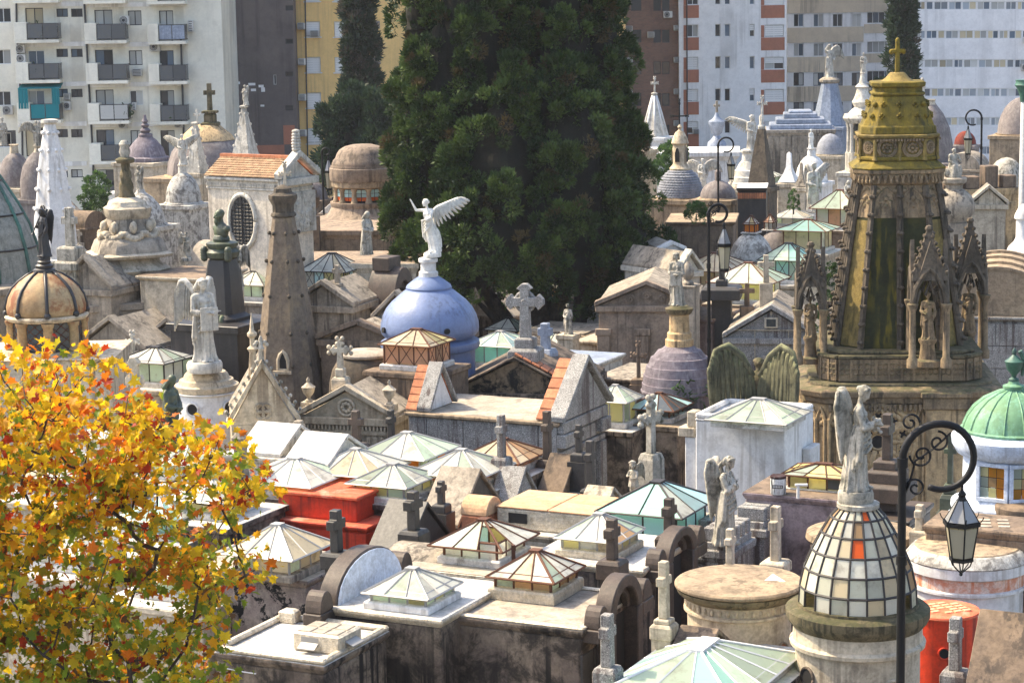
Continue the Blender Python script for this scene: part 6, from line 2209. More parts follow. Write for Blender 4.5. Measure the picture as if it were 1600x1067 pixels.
# lantern medallions and colonnettes
for f in range(8):
    big = f % 2 == 0
    ang = f * pi / 4
    for dx in ((-19, 19) if big else (0,)):
        rad = (57 if big else 57 * .82 * 1.42 / 1.163) * s
        A = Matrix.Rotation(ang, 4, 'Z') @ Matrix.Translation((dx * s, -rad if big else -56 * s * 1.165, H(232)))
        mb = MB(A)
        r = (14.5 if big else 9) * s
        for q in (1, .82):
            mb.tube([(r * q * cos(2 * pi * k / 18), 0, r * q * sin(2 * pi * k / 18)) for k in range(19)], .03, 5)
        for k in range(8):
            a = pi / 4 * k
            mb.ell((r * .42 * cos(a), 0, r * .42 * sin(a)), r * .2, .04, r * .2, 6, 4)
        mb.ell((0, 0, 0), r * .2, .05, r * .2, 6, 4)
        mb.build('medallion', M['goth'], GT, sm=True)
for a, b in CH:
    mb = MB()
    mb.tube([(a * 58 * s, b * 58 * s, H(251)), (a * 58 * s, b * 58 * s, H(219))], 2.6 * s, 8)
    mb.lathe(pp([(4.5, 0), (3.5, 3), (2.8, 5)], s, H(250)), n=8, cx=a * 58 * s, cy=b * 58 * s)
    mb.build('colonnette', M['lichen2'], GT, auto=40)
mb = MB()
for sg in (0,):
    mb.tube([(0, -58 * s, H(251)), (0, -58 * s, H(219))], 2.6 * s, 8)
mb.build('colonnette', M['lichen2'], GT, auto=40)
# rosettes on the cap
mb = MB()
for yy, r in ((168, 43), (185, 48.5)):
    for f in range(4):
        for dx in (-.55, 0, .55):
            A = Matrix.Rotation(f * pi / 2, 4, 'Z') @ Matrix.Translation((dx * r * s, -r * s - .02, H(yy)))
            for k in range(4):
                mb.ell((.05 * cos(k * pi / 2), 0, .05 * sin(k * pi / 2)), .035, .05, .035, 5, 4, A)
    for f in range(4):
        A = Matrix.Rotation(pi / 4 + f * pi / 2, 4, 'Z') @ Matrix.Translation((0, -r * s * 1.16 - .03, H(yy)))
        mb.ell((0, 0, 0), .07, .07, .07, 6, 4, A)
mb.build('cap_rosettes', M['lichen'], GT, sm=True)
# hanging arches and dentils
mb = MB()
for f in range(8):
    big = f % 2 == 0
    n, hw, r = (9, 40, 66) if big else (4, 15, 66 * 1.165)
    for k in range(n):
        a = -hw + 2 * hw * (k + .5) / n
        A = Matrix.Rotation(f * pi / 4, 4, 'Z') @ Matrix.Translation((a * s, -r * s, H(279)))
        mb.tube([(-hw / n * s, 0, 0), (-hw / n * s * .6, 0, .1), (0, 0, .15), (hw / n * s * .6, 0, .1), (hw / n * s, 0, 0)], .035, 5, A)
        mb.ell((hw / n * s, 0, -.03), .045, .05, .07, 5, 4, A)
for f in range(4):
    for k in range(30):
        a = -112 + 224 * (k + .5) / 30
        A = Matrix.Rotation(f * pi / 2, 4, 'Z') @ Matrix.Translation((a * s, -143 * s, H(609)))
        mb.box(-.035, .035, -.06, .04, -.05, .06, A)
        mb.ell((0, -.03, -.08), .04, .05, .05, 5, 4, A)
    for k in range(16):
        a = -36 + 72 * (k + .5) / 16
        mb.box(-.02, .02, -.03, .02, -.03, .03, Matrix.Rotation(f * pi / 2, 4, 'Z') @ Matrix.Translation((a * s, -61.5 * s, H(220))))
mb.build('arch_corbels', M['goth'], GT)
# ribs with crockets and the tracery heads of the panels
for f in range(8):
    big = f % 2 == 0
    for dx in ((-.64, 0, .64) if big else ()):
        mb = MB()
        R_ = Matrix.Rotation(f * pi / 4, 4, 'Z')
        pts = [Vector((dx * r * s, -(r - 1) * s, H(y))) for y, r in sec]
        mb.tube([R_ @ p for p in pts], 5.2 * s, 6)
        mb.tube([R_ @ (p + Vector((0, -4 * s, 0))) for p in pts], 2.4 * s, 5)
        for k in range(9):
            y = 520 - k * 27
            r = np.interp(-y, [-q[0] for q in sec], [q[1] for q in sec])
            p = R_ @ Vector((dx * r * s, -(r + 4) * s, H(y)))
            o = (R_ @ Vector((dx, -1, 0))).normalized()
            for q in range(5):
                w_ = Vector((cos(q * 1.3), sin(q * 1.3), .3 * (q % 2)))
                mb.ell(p + o * .04 + w_ * .05, .05, .05, .05, 5, 4)
        mb.build('rib', M['gothdark'], GT, auto=50)
    for dx in ((-.32, .32) if big else (0,)):
        R_ = Matrix.Rotation(f * pi / 4, 4, 'Z')
        rr_ = (1 if big else 1.163)
        mb = MB()
        wd = (17 if big else 16)
        Pq = lambda u, y: R_ @ Vector(((dx * np.interp(-y, [-q[0] for q in sec], [q[1] for q in sec]) + u) * s, -(np.interp(-y, [-q[0] for q in sec], [q[1] for q in sec]) - 3.2) * rr_ * s - .01, H(y)))
        for w0, yt, yb in ((1, 292, 330), (.55, 306, 336)):
            mb.tube([Pq(-wd * w0, yb), Pq(-wd * w0, (yt + yb) / 2 + 3), Pq(-wd * w0 * .6, yt + 8), Pq(0, yt), Pq(wd * w0 * .6, yt + 8), Pq(wd * w0, (yt + yb) / 2 + 3), Pq(wd * w0, yb)], .035, 5)
        for k in range(4):
            c = Pq(0, 313)
            mb.ell(c + R_ @ Vector((.1 * cos(k * pi / 2), 0, .1 * sin(k * pi / 2))), .07, .04, .07, 6, 4)
        for u in (-wd * .8, wd * .8):
            mb.ell(Pq(u, 296), .09, .05, .09, 6, 4)
        mb.add([Pq(-wd, 336), Pq(wd, 336), Pq(wd, 288), Pq(-wd, 288)] + [Pq(a, b) + R_ @ Vector((0, .05, 0)) for a, b in ((-wd, 336), (wd, 336), (wd, 288), (-wd, 288))], [(0, 1, 2, 3), (7, 6, 5, 4), (0, 4, 5, 1), (1, 5, 6, 2), (2, 6, 7, 3), (3, 7, 4, 0)])
        mb.build('tracery_panel', M['goth'], GT, auto=50)
        if not big:
            mb = MB()
            mb.add([Pq(-wd * 1.6, 528), Pq(wd * 1.6, 528), Pq(wd * 1.0, 340), Pq(-wd * 1.0, 340)] + [Pq(a, b) + R_ @ Vector((0, .05, 0)) for a, b in ((-wd * 1.6, 528), (wd * 1.6, 528), (wd, 340), (-wd, 340))], [(0, 1, 2, 3), (7, 6, 5, 4), (0, 4, 5, 1), (1, 5, 6, 2), (2, 6, 7, 3), (3, 7, 4, 0)])
            mb.build('side_panel', M['lichen2'], GT)  # gold of the sunlit facets is put into this panel's colour
# balustrade panels
for f in range(8):
    big = f % 2 == 0
    n, hw, r = (10, 94, 118) if big else (2, 16, 118 * 1.27)
    A0 = Matrix.Rotation(f * pi / 4, 4, 'Z')
    MB(A0).box(-hw * s, hw * s, -r * s - .1, -r * s + .1, H(540), H(535.5)).build('balustrade_rail', M['moss'], GT, bev=.01)
    for k in range(n):
        if f in (3, 4, 5):
            continue
        a = (-hw + 2 * hw * (k + .5) / n) * s
        w_ = hw / n * s * .84
        mb = MB(A0 @ Matrix.Translation((a, -r * s, H(574))))
        hh = 33 * s
        mb.box(-w_, w_, -.05, .05, 0, hh)
        mb.box(-w_ * 1.19, -w_ * .97, -.08, .08, 0, hh).box(w_ * .97, w_ * 1.19, -.08, .08, 0, hh)
        for q in range(4):
            aa = pi / 4 + q * pi / 2
            mb.tube([(.09 * cos(aa) + .07 * cos(2 * pi * j / 8), -.06, hh * .55 + .09 * sin(aa) + .07 * sin(2 * pi * j / 8)) for j in range(9)], .018, 4)
        mb.build('balustrade_panel', M['goth'], GT)
# rose window
A = Matrix.Translation((-36 * s, -141 * s, H(662)))
rw = MB(A)
for rr_, tk in ((55, .07), (50, .05), (20, .04), (12, .04)):
    rw.tube([(rr_ * s * cos(2 * pi * k / 40), 0, rr_ * s * sin(2 * pi * k / 40)) for k in range(41)], tk, 6)
rwo = rw.build('rose_window', M['ochre'], GT, sm=True)
mb = MB(A)
mb.poly([(49 * s * cos(2 * pi * k / 32), 49 * s * sin(2 * pi * k / 32)) for k in range(32)], -.02, .02)
mb.build('rose_glass', M['dark'], rwo)
for k in range(10):
    a = 2 * pi * k / 10
    mb = MB(A)
    mb.tube([(14 * s * cos(a), -.03, 14 * s * sin(a)), (50 * s * cos(a), -.03, 50 * s * sin(a))], .075, 6)
    b = a + pi / 10
    c = (39 * s * cos(b), 39 * s * sin(b))
    mb.tube([(c[0] + 9.5 * s * cos(2 * pi * j / 12), -.03, c[1] + 9.5 * s * sin(2 * pi * j / 12)) for j in range(13)], .06, 5)
    for q in range(4):
        mb.ell((c[0] + 6 * s * cos(b + q * pi / 2), -.02, c[1] + 6 * s * sin(b + q * pi / 2)), .05, .04, .05, 6, 4)
    mb.ell((27 * s * cos(b), -.03, 27 * s * sin(b)), .1, .05, .1, 6, 4)
    mb.build('rose_spoke', M['ochre'], rwo, sm=True)
# blind arcades of the base and the corner piers
for f in range(8):
    big = f % 2 == 0
    A0 = Matrix.Rotation(f * pi / 4, 4, 'Z')
    r = 140 if big else 140 * 1.273
    xs = (-110, -96, 22, 32, 98, 110) if f == 0 else ((-108, -81, -54, -27, 0, 27, 54, 81, 108) if big else (-18, 0, 18))
    mb = MB(A0)
    for a in xs:
        mb.tube([(a * s, -r * s - .04, H(985)), (a * s, -r * s - .04, H(628))], .05, 6)
    for a, b in zip(xs, xs[1:]):
        if f == 0 and a in (-96, 32):
            continue
        c, hw = (a + b) / 2, (b - a) / 2
        mb.tube([(a * s, -r * s - .03, H(636)), ((c - hw * .6) * s, -r * s - .03, H(622)), (c * s, -r * s - .03, H(612)), ((c + hw * .6) * s, -r * s - .03, H(622)), (b * s, -r * s - .03, H(636))], .045, 5)
        for q in range(4):
            mb.ell((c * s + .09 * cos(q * pi / 2), -r * s - .01, H(630) + .09 * sin(q * pi / 2)), .08, .04, .08, 6, 4)
    mb.build('blind_arcade', M['ochre'], GT, auto=50)
MB().box(34 * s, 96 * s, -150 * s, -141 * s, 0, H(612)).build('corner_pier', M['ochre'], GT, bev=.02)
mb = MB()
mb.box(30 * s, 99 * s, -154 * s, -140 * s, H(611.8), H(594)).box(26 * s, 102 * s, -158 * s, -140 * s, H(593.8), H(586))
mb.build('pier_cap', M['goth'], GT, bev=.02)


def pinnacle(px, py, D, ptop, w, label):
    x, z, s = site(px, py, D)
    t = thing('gothic_pinnacle', label, 'pinnacle', (x, D, z), radians(-5), 'gothic pinnacles round the tower')
    h = (py - ptop) * s
    a = w / 2 * s
    zc = h * .46
    for sx, sy in SQ:
        mb = MB()
        mb.lathe([(.13, 0), (.13, .2), (.085, .26), (.075, zc - .2), (.11, zc - .12), (.14, zc - .02), (.13, zc)], n=10, cx=sx * a, cy=sy * a)
        mb.build('colonnette', M['goth'], t, auto=40)
    for k in range(4):
        A = Matrix.Rotation(k * pi / 2, 4, 'Z') @ Matrix.Translation((0, -a, 0))
        mb = MB(A)
        mb.tube([(-a, 0, zc), (-a * .85, 0, zc + .35), (-a * .4, 0, zc + .7), (0, 0, zc + .85), (a * .4, 0, zc + .7), (a * .85, 0, zc + .35), (a, 0, zc)], .07, 6)
        mb.tube([(-a * .8, .03, zc), (-a * .55, .03, zc + .32), (-a * .25, .03, zc + .2), (0, .03, zc + .52), (a * .25, .03, zc + .2), (a * .55, .03, zc + .32), (a * .8, .03, zc)], .045, 6)
        n0 = len(mb.v)
        mb.poly([(-a * .75, zc + .52), (-a * .3, zc + .80), (0, zc + .9), (a * .3, zc + .80), (a * .75, zc + .52), (0, zc + 1.5)], -.04, .06)
        mb.build('arch', M['gothdark'], t, auto=50)
    mb = MB()
    mb.lathe([(a * 1.05, zc + .55), (a * .98, zc + .75), (a * .55, zc + (h - zc) * .6), (.05, h * .97)], plan=SQ)
    for k in range(4):
        sx, sy = SQ[k]
        for q in range(6):
            f = .12 + q * .15
            r = a * (1 - f) * 1.03 + .04
            mb.ell((sx * r, sy * r, zc + .62 + (h * .97 - zc - .62) * f), .05, .05, .05, 6, 4)
    mb.ell((0, 0, h * .98), .1, .1, .09, 6, 4)
    mb.build('spirelet', M['gothdark'], t, auto=40)
    MB().lathe([(a * .8, -.02), (a * .8, .12), (a * .5, .16), (a * .42, .5), (a * .55, .58), (a * .55, .64)], n=12).build('statue_plinth', M['goth'], t, auto=40)
    put('niche_figure', fig_mesh('stand', M['goth']), t, (0, 0, .63), (0, 0, -.3), h * .34)


pinnacle(1266, 566, 54.6, 378, 40, 'gothic pinnacle with an open arch left of the dark spire')
pinnacle(1449, 570, 53.4, 352, 52, 'largest gothic pinnacle, over the corner pier')
pinnacle(1513, 556, 56.5, 340, 44, 'rear gothic pinnacle against the barrel vault')
# ------------------------------------------------------------------ the far rows
DG, MG = 'domed mausoleums', 'mausoleums'


def far(label, px, py, D, segs, bw=None, bm=None, name='domed_mausoleum', n=24, plan=None, yaw=YAW, cat='mausoleum', bz=-2):
    segs = [(a, M[b] if isinstance(b, str) else b, *c) for a, b, *c in segs]
    w = bw or max(q[0] for sg in segs for q in sg[2]) * 2 / FPX * D
    t, z, s = turned(name, label, cat, px, py, D, segs, n=n, plan=plan, yaw=yaw, group=DG if 'dome' in name else None, body=(w, w, bz), bodymat=M[bm] if bm else segs[-1][1])
    return t, z, s


def dm(r, h, k=6):
    """Half-round dome outline."""
    return [(max(.5, r * cos(pi / 2 * i / k)), h * sin(pi / 2 * i / k)) for i in range(k + 1)]


def sh(prof, dy):
    return [(r, h + dy) for r, h in prof]


def holes(t, s, r, z, angs, w, h, mat='dark', fm=None):
    for a in angs:
        A = Matrix.Rotation(a, 4, 'Z') @ Matrix.Translation((0, -r * s, z))
        q = [(-w * s, 0), (w * s, 0), (w * s, h * s * .6), (w * s * .6, h * s * .9), (0, h * s), (-w * s * .6, h * s * .9), (-w * s, h * s * .6)]
        o = MB(A)
        o.tube([(p[0], 0, p[1]) for p in q + q[:1]], w * s * .22, 5)
        o = o.build('window', M[fm or 'pale'], t, auto=40)
        MB(A).poly(q, -.02, .12).build('window_opening', M[mat], o)


def ribs(t, prof, s, z, n, r, mat, name='rib'):
    for k in range(n):
        a = 2 * pi * (k + .5) / n
        mb = MB(Matrix.Rotation(a, 4, 'Z'))
        mb.tube([(0, -q * s * 1.005, z + h * s) for q, h in prof], r, 5)
        mb.build(name, mat, t, sm=True)


# big sheet dome cut by the left edge
pr = [(92, 0), (90, 14), (84, 48), (74, 82), (58, 115), (42, 142), (30, 162), (22, 178)]
t, z, s = far('great grey green sheet metal dome at the edge with beaded ribs', -26, 434, 72, [('dome', 'gcopper', pr, 32), ('finial', 'verdigris', [(20, 178), (24, 190), (30, 196), (22, 206), (24, 240), (32, 246), (34, 262), (24, 270), (26, 296), (36, 312), (30, 322), (10, 330)], 14), ('drum', 'grey', [(98, -90), (96, -12), (100, -6), (95, -.1)], 32)], 4.4, 'grey')
ribs(t, pr, s, z, 10, .07, M['verdigris'])
for r, h in ((84.5, 48), (66, 100), (36, 152)):
    mb = MB()
    mb.tube([(r * s * cos(2 * pi * k / 32), r * s * sin(2 * pi * k / 32), z + h * s) for k in range(33)], .035, 5)
    mb.build('sheet_seam', M['lead'], t, sm=True)
# white crocketed spire
t, z, s = far('tall white needle spire with knobs and a pointed niche', 88, 400, 96, [('spire', 'white', [(33, -60), (32, 0), (29, 60), (27, 70), (18, 150), (8, 205)], chamfer(.45)), ('spire_cap', 'marble', [(8, 205), (13, 208), (13, 212), (7, 213)])], name='spire_mausoleum', bm='white')
mb = MB()
for r, h in ((28, 75), (24, 105), (20, 135), (15.5, 165), (11, 192)):
    for a, b in chamfer(.45):
        mb.ell((a * r * s, b * r * s, z + h * s), .09, .09, .09, 6, 4)
mb.build('knobs', M['white'], t, sm=True)
holes(t, s, 30, z + 62 * s, (.0,), 4, 20)
far('small mottled dome with a statue at the far edge beside the sheet metal dome', 25, 290, 118, [('dome', 'domegrey', sh(dm(28, 52), 0)), ('pedestal', 'pale', [(7, 50), (6, 62), (8, 64)]), ('drum', 'pale', [(30, -40), (30, -.1)])])
statue(5, 228, 117.5, 44, radians(30), 'stand', M['statue'], 'pale statue on the mottled dome at the edge')
far('tall dark pointed dome below the winged figure left of the white needle spire', 63, 308, 116, [('dome', 'domegrey', [(30, 0), (30, 25), (25, 48), (16, 62), (8, 70)]), ('pedestal', 'pale', [(7, 70), (5, 76), (7, 80)]), ('drum', 'domegrey', [(31, -40), (31, -.1)])])
statue(58, 229, 116, 40, radians(30), 'stand', M['statue'], 'winged figure on the tall dark pointed dome', [(-1, 'spread'), (1, 'half')])
pr = [(37, 0), (37, 4), (32, 6), (28, 18), (18, 30), (11, 36)]
t, z, s = far('purplish bell roofed mausoleum with a ringed finial before the cream tower', 229, 250, 120, [('roof', 'domepurple', pr, 10), ('finial', 'domepurple', [(11, 36), (11, 40), (6, 42), (9, 46), (4, 50), (7, 54), (3, 57), (5, 60), (3, 64), (2, 70)]), ('drum', 'domepurple', [(35, -18), (37, -4), (37, -.1)], 10), ('lower_drum', 'pale', [(33, -60), (33, -18.1)], 10)])
pr = dm(66, 70)[:-1] + [(20, 70)]
t, z, s = far('broad brown dome with a yellowish crest and a tall stone cross', 326, 272, 112, [('dome', 'domegrey', pr, 8), ('crest', 'ochre', [(44, 53), (40, 60), (22, 75), (14, 77)], 8), ('cornice', 'ochre', [(60, -10), (72, -3), (70, -.1)], 8), ('drum', 'tan', [(60, -60), (60, -10.1)], 8)])
cross(329, 197, 112, 66, 18, 7, 'mossy stone cross on the broad brown dome', M['moss'], yaw=0, ped=((14, 6), (9, 14), (12, 4)))
for px, py, D, r, h, lb in ((308, 268, 106, 13, 72, 'thin pale crocketed spirelet with a little cross'), (384, 252, 104, 17, 82, 'pale slender spire carrying an angel beside the brown party wall')):
    t, z, s = far(lb, px, py, D, [('spire', 'marble', [(r, -20), (r, 0), (r * .6, h * .45), (3, h)], SQ), ('spire_cap', 'marble', [(3, h), (5, h + 2), (5, h + 4), (2, h + 5)], SQ)], name='spire_mausoleum', bm='pale')
    mb = MB()
    for k in range(5):
        f = (k + .5) / 5
        for a, b in SQ:
            mb.ell((a * (r - (r - 3) * f) * s, b * (r - (r - 3) * f) * s, z + h * f * s), .055, .055, .07, 5, 4)
    mb.build('crockets', M['marble'], t)
cross(308, 193, 106, 20, 8, 2, 'tiny white cross on the thin spirelet', M['marble'], yaw=0, style='fleury')
statue(384, 165, 104, 32, radians(-20), 'pray', M['marble'], 'little white angel at the tip of the slender spire', [(-1, 'folded'), (1, 'folded')])
t, z, s = far('patchy white domed drum with arched openings left of the chapel', 287, 316, 98, [('dome', 'domewhite', sh(dm(28, 46), 1)), ('moulding', 'domewhite', [(28, -5), (31, -3), (31, 0), (28, 1)]), ('pedestal', 'marble', [(7, 44), (6, 56), (8, 58)]), ('drum', 'domewhite', [(27, -50), (27, -5.1)])])
holes(t, s, 27, z - 36 * s, (-.9, .2, 1.2), 6, 24, 'brown')
statue(286, 258, 98, 48, radians(10), 'stand', M['marble'], 'pale angel with raised wings on the patchy white drum', [(-1, 'up'), (1, 'up')])
far('wide patchy grey dome under a small folded wing angel', 222, 350, 95, [('dome', 'domewhite', [(38, 0), (35, 14), (28, 30), (18, 42), (8, 49)]), ('pedestal', 'domewhite', [(8, 49), (6, 54)]), ('drum', 'domewhite', [(40, -30), (40, -.1)])])
statue(218, 297, 95, 38, radians(-30), 'pray', M['statue'], 'small angel with tall folded wings on the patchy grey dome', [(-1, 'folded'), (1, 'folded')])

# stepped octagonal temple with the twisted column
t, z, s = far('stepped octagonal stone monument with garlands and a twisted column', 205, 460, 68, [
    ('stepped_base', 'grey', [(68, -420), (68, -60), (66, -60), (66, -28), (63, -28), (63, 0), (58, 0)], 8),
    ('sarcophagus', 'pale', [(36, 2), (40, 30), (54, 36), (58, 42), (44, 52), (40, 60)], chamfer(.55)),
    ('roof_slab', 'pale', [(50, 60), (58, 62), (60, 66), (54, 69)], chamfer(.7)),
    ('bell', 'grey', [(54, 69), (52, 76), (48, 86), (40, 92), (34, 98), (30, 110), (29, 120)], chamfer(.6)),
    ('block', 'pale', [(29, 120), (31, 122), (34, 136), (28, 140), (26, 146), (14, 152)], chamfer(.6)),
    ('capital', 'moss', [(13, 205), (15, 210), (14, 212), (9, 214)], 16), ('flame', 'statue', [(6, 214), (9, 222), (7, 230), (9, 234), (5, 240)], 8)], 3.4, 'grey', name='monument', yaw=radians(22))
mb = MB()
N, m = 30, 16
vs = []
for i in range(N + 1):
    f = i / N
    for k in range(m):
        a = 2 * pi * k / m
        r = (12 - 6 * f) * s * (1 + .16 * cos(4 * (a + f * 5)))
        vs.append((r * cos(a), r * sin(a), z + (150 + 56 * f) * s))
mb.add(vs, [(i * m + k, i * m + (k + 1) % m, (i + 1) * m + (k + 1) % m, (i + 1) * m + k) for i in range(N) for k in range(m)])
mb.build('twisted_column', M['moss'], t, sm=True)
mb = MB()
for k in range(8):
    a = pi / 4 * k
    for q in range(7):
        b = a + pi / 4 * (q - 3) / 7
        mb.ell((42 * s * cos(b), 42 * s * sin(b), z + (98 - 7 * sin(pi * q / 6)) * s), .14, .14, .11, 6, 4)
    mb.ell((38 * s * cos(a), 38 * s * sin(a), z + 108 * s), .13, .13, .2, 6, 4)
    mb.ell((36 * s * cos(a), 36 * s * sin(a), z + 7 * s), .14, .14, .16, 6, 4)
mb.build('garlands', M['pale'], t, sm=True)
for r in range(5):
    for k in range(8):
        a0, a1 = pi / 4 * k + pi / 8, pi / 4 * (k + 1) + pi / 8
        R_, zz = (66.4 - .0 * r if r < 3 else 63.5) * s, z + (-28 - 24 * (2 - r) if r < 3 else -28 + 14 * (r - 3)) * s
        hh = (22 if r < 3 else 13) * s
        if r < 3:
            zz = z + (-28 - 24 * (3 - r)) * s
            if zz + hh > z - 29 * s:
                zz = z - 29 * s - hh
        p0, p1 = Vector((R_ * cos(a0), R_ * sin(a0), 0)), Vector((R_ * cos(a1), R_ * sin(a1), 0))
        for q in range(2):
            u, v = p0.lerp(p1, q / 2 + .012), p0.lerp(p1, q / 2 + .488)
            o = ((p0 + p1) / 2).normalized() * .06
            MB().add([u, v, v + o, u + o] + [x + Vector((0, 0, hh)) for x in (u, v, v + o, u + o)], [(0, 1, 2, 3), (7, 6, 5, 4), (0, 4, 5, 1), (1, 5, 6, 2), (2, 6, 7, 3), (3, 7, 4, 0)]).add([(0, 0, 0)], []).build('stone_block', M['grey'], t).location = (0, 0, zz)
for px, py, D, w, h, lb, mt in ((175, 545, 64, 120, 46, 'grey stone pediment under the octagonal monument', 'grey'), (265, 545, 65, 110, 44, 'grey gabled tomb front left of the reading angel', 'grey'), (135, 452, 66, 90, 48, 'steep dark edged gable beside the rust streaked dome', 'grey')):
    gable('mausoleum', lb, 'mausoleum', px, py, D, w, h, 2.5, radians(-24), M[mt], M['grey'], group=MG)
cross(112, 420, 66.5, 96, 24, 11, 'tall square stone cross with leafy base left of the octagonal monument', M['statue'], yaw=radians(-20), ped=((24, 14), (16, 22)), base=(.7, .7, None))
# bust on a bronze pillar, chapel angel
t, z, s = far('dark bronze pillar with scrolls and reliefs carrying a bust', 348, 405, 62, [('pillar', 'bronze', [(34, -420), (34, -90), (26, -84), (22, -20), (18, 0)], chamfer(.7)), ('capital', 'gbronze', [(19, 0), (25, 4), (27, 12), (22, 18), (25, 22), (25, 26), (20, 28)], 16)], 2.2, 'bronze', name='bust_pillar', cat='pillar', bz=-95)
mb = MB()
rr = random.Random(9)
for k in range(40):
    a = rr.uniform(-1.2, 1.2)
    mb.ell((31 * s * sin(a), -34 * s * .9, z + rr.uniform(-130, -92) * s), .1, .12, .2, 6, 4)
for sg in (-1, 1):
    for k in range(4):
        mb.ell((sg * 22 * s, -18 * s, z + (4 + k * 4) * s), .12, .12, .12, 6, 4)
mb.build('relief', M['gbronze'], t, sm=True)
statue(346, 378, 62, 50, radians(-48), 'bust', M['gbronze'], 'greenish bronze bust of a bearded man on the dark pillar')
statue(371, 448, 64, 66, radians(-10), 'pray', M['statue'], 'stone angel between the bronze bust and the chapel wall', [(-1, 'half'), (1, 'half')])
t, z, s, w = tomb('mausoleum', 'brown topped tomb block below the small angel by the chapel', 'mausoleum', 300, 425, 67, 110, 2.4, YAW, M['pale'], M['brown'], group=MG)
statue(292, 408, 68, 46, radians(20), 'reach', M['statue'], 'small stone angel on the brown topped block', [(-1, 'half')], plinth=((9, 6),))

# chapel
x, z, s = site(380, 278, 77)
yw = radians(-34)
CHP = thing('chapel', 'white plastered chapel with a tiled roof and an oval window', 'chapel', (x, 77, 0), yw)
wl, dp, zr = 124 * s / cos(yw), 1.7, 30 * s
MB().box(-wl / 2, wl / 2, 0, dp, 0, z).build('wall', stone('chapel_plaster', (.68, .60, .48), (.60, .52, .42), dirt=(.30, .24, .18), streak=.5, blotch=.3, bump=.12), CHP, bev=.02)
MB().box(-wl / 2 - .08, wl / 2 + .08, -.10, dp + .1, z - .10, z).box(-wl / 2 - .04, wl / 2 + .04, -.05, dp + .05, z - .42, z - .34).build('cornice', M['marble'], CHP, bev=.02)
mb = MB()
for k in range(46):
    a = -wl / 2 + wl * (k + .5) / 46
    mb.box(a - .02, a + .02, -.07, -.003, z - .32, z - .2)
mb.build('dentils', M['marble'], CHP)
rise = .62
MB(RZ(pi / 2, (wl / 2, dp / 2, z))).poly([(-dp / 2, .003), (dp / 2, .003), (0, rise)], 0, wl - .0).build('gable_wall', M['marble'], CHP)
rt = [stone('roof_tile_red', (.36, .235, .14), (.31, .19, .11), dirt=(.36, .28, .15), streak=0, blotch=.6, bump=.1, var=.25)]
nr, nc = 9, 34
mb = MB()
mc = MB()
for i in range(nr):
    for k in range(nc):
        a0, a1 = -wl / 2 - .05 + (wl + .1) * k / nc + .006, -wl / 2 - .05 + (wl + .1) * (k + 1) / nc - .006
        f0, f1 = i / nr, (i + 1) / nr + .02
        y0, y1 = -.12 + (dp / 2 + .12) * f0, -.12 + (dp / 2 + .12) * f1
        q0, q1 = z + .02 + rise * f0 + .05, z + .02 + rise * f1 + .012
        vs = [(a0, y0, q0), (a1, y0, q0), (a1, y1, q1), (a0, y1, q1)]
        vs = vs + [(p[0], p[1], p[2] - .03) for p in vs]
        f = [(0, 1, 2, 3), (7, 6, 5, 4), (0, 4, 5, 1), (1, 5, 6, 2), (2, 6, 7, 3), (3, 7, 4, 0)]
        if i < nr:
            o = MB().add(vs, f).build('roof_tile', rt[0], CHP) if k % 1 == 0 and i * nc + k < 300 else mb.add(vs, f)
tag(mb.build('upper_tiles', rt[0], CHP), kind='stuff')
MB().box(-wl / 2 - .05, wl / 2 + .05, dp / 2 - .08, dp / 2 + .08, z + rise + .02, z + rise + .12).add([(-wl / 2, dp + .1, z + .02), (wl / 2, dp + .1, z + .02), (wl / 2, dp / 2, z + rise + .02), (-wl / 2, dp / 2, z + rise + .02)], [(3, 2, 1, 0)]).build('ridge_cap', M['terra'], CHP)
A = Matrix.Translation((-3 * s, -.03, z - 68 * s))
mb = MB(A)
mb.tube([(27 * s * cos(2 * pi * k / 32), 0, 42 * s * sin(2 * pi * k / 32)) for k in range(33)], .09, 6)
ov = mb.build('oval_window', M['marble'], CHP, sm=True)
MB(A).poly([(25 * s * cos(2 * pi * k / 28), 39 * s * sin(2 * pi * k / 28)) for k in range(28)], -.03, .02).build('window_glass', M['gdark'], ov)
mb = MB(A)
for k in range(-3, 4):
    mb.tube([(k * 7 * s, -.04, -39 * s * sqrt(1 - (k * 5.5 / 21) ** 2)), (k * 7 * s, -.04, 39 * s * sqrt(1 - (k * 5.5 / 21) ** 2))], .016 if k else .035, 4)
for k in range(-6, 7):
    mb.tube([(-25 * s * sqrt(1 - (k / 7.2) ** 2), -.04, k * 5.6 * s), (25 * s * sqrt(1 - (k / 7.2) ** 2), -.04, k * 5.6 * s)], .014, 4)
mb.build('window_bars', M['lead'], ov)
A = Matrix.Translation((wl / 2, dp / 2, z)) @ FR
mb = MB(A)
for sg in (-1, 1):
    P = [(sg * (dp / 2 + .2), 0), (0, rise + .1), (0, rise + .32), (sg * (dp / 2 + .22), .2)]
    mb.poly(P if sg > 0 else P[::-1], -.25, .1)
mb.box(-dp / 2 - .15, dp / 2 + .15, -.22, .0, -.25, -.003)
mb.build('raking_cornice', M['marble'], CHP, bev=.02)
mb = MB(A)
for k in range(7):
    mb.ell((0, -.05, rise + .35 + .1 * k), .2 - .015 * abs(k - 2), .16, .08, 8, 4)
mb.build('acroterion', M['marble'], CHP, sm=True)
mb = MB(A)
mb.box(-.9, .9, -.1, .0, -1.9, -.5)
for k in range(40):
    mb.ell((rr.uniform(-.8, .8), -.1, rr.uniform(-1.8, -.6)), .1, .06, .12, 5, 4)
mb.build('carved_panel', M['marble'], CHP)
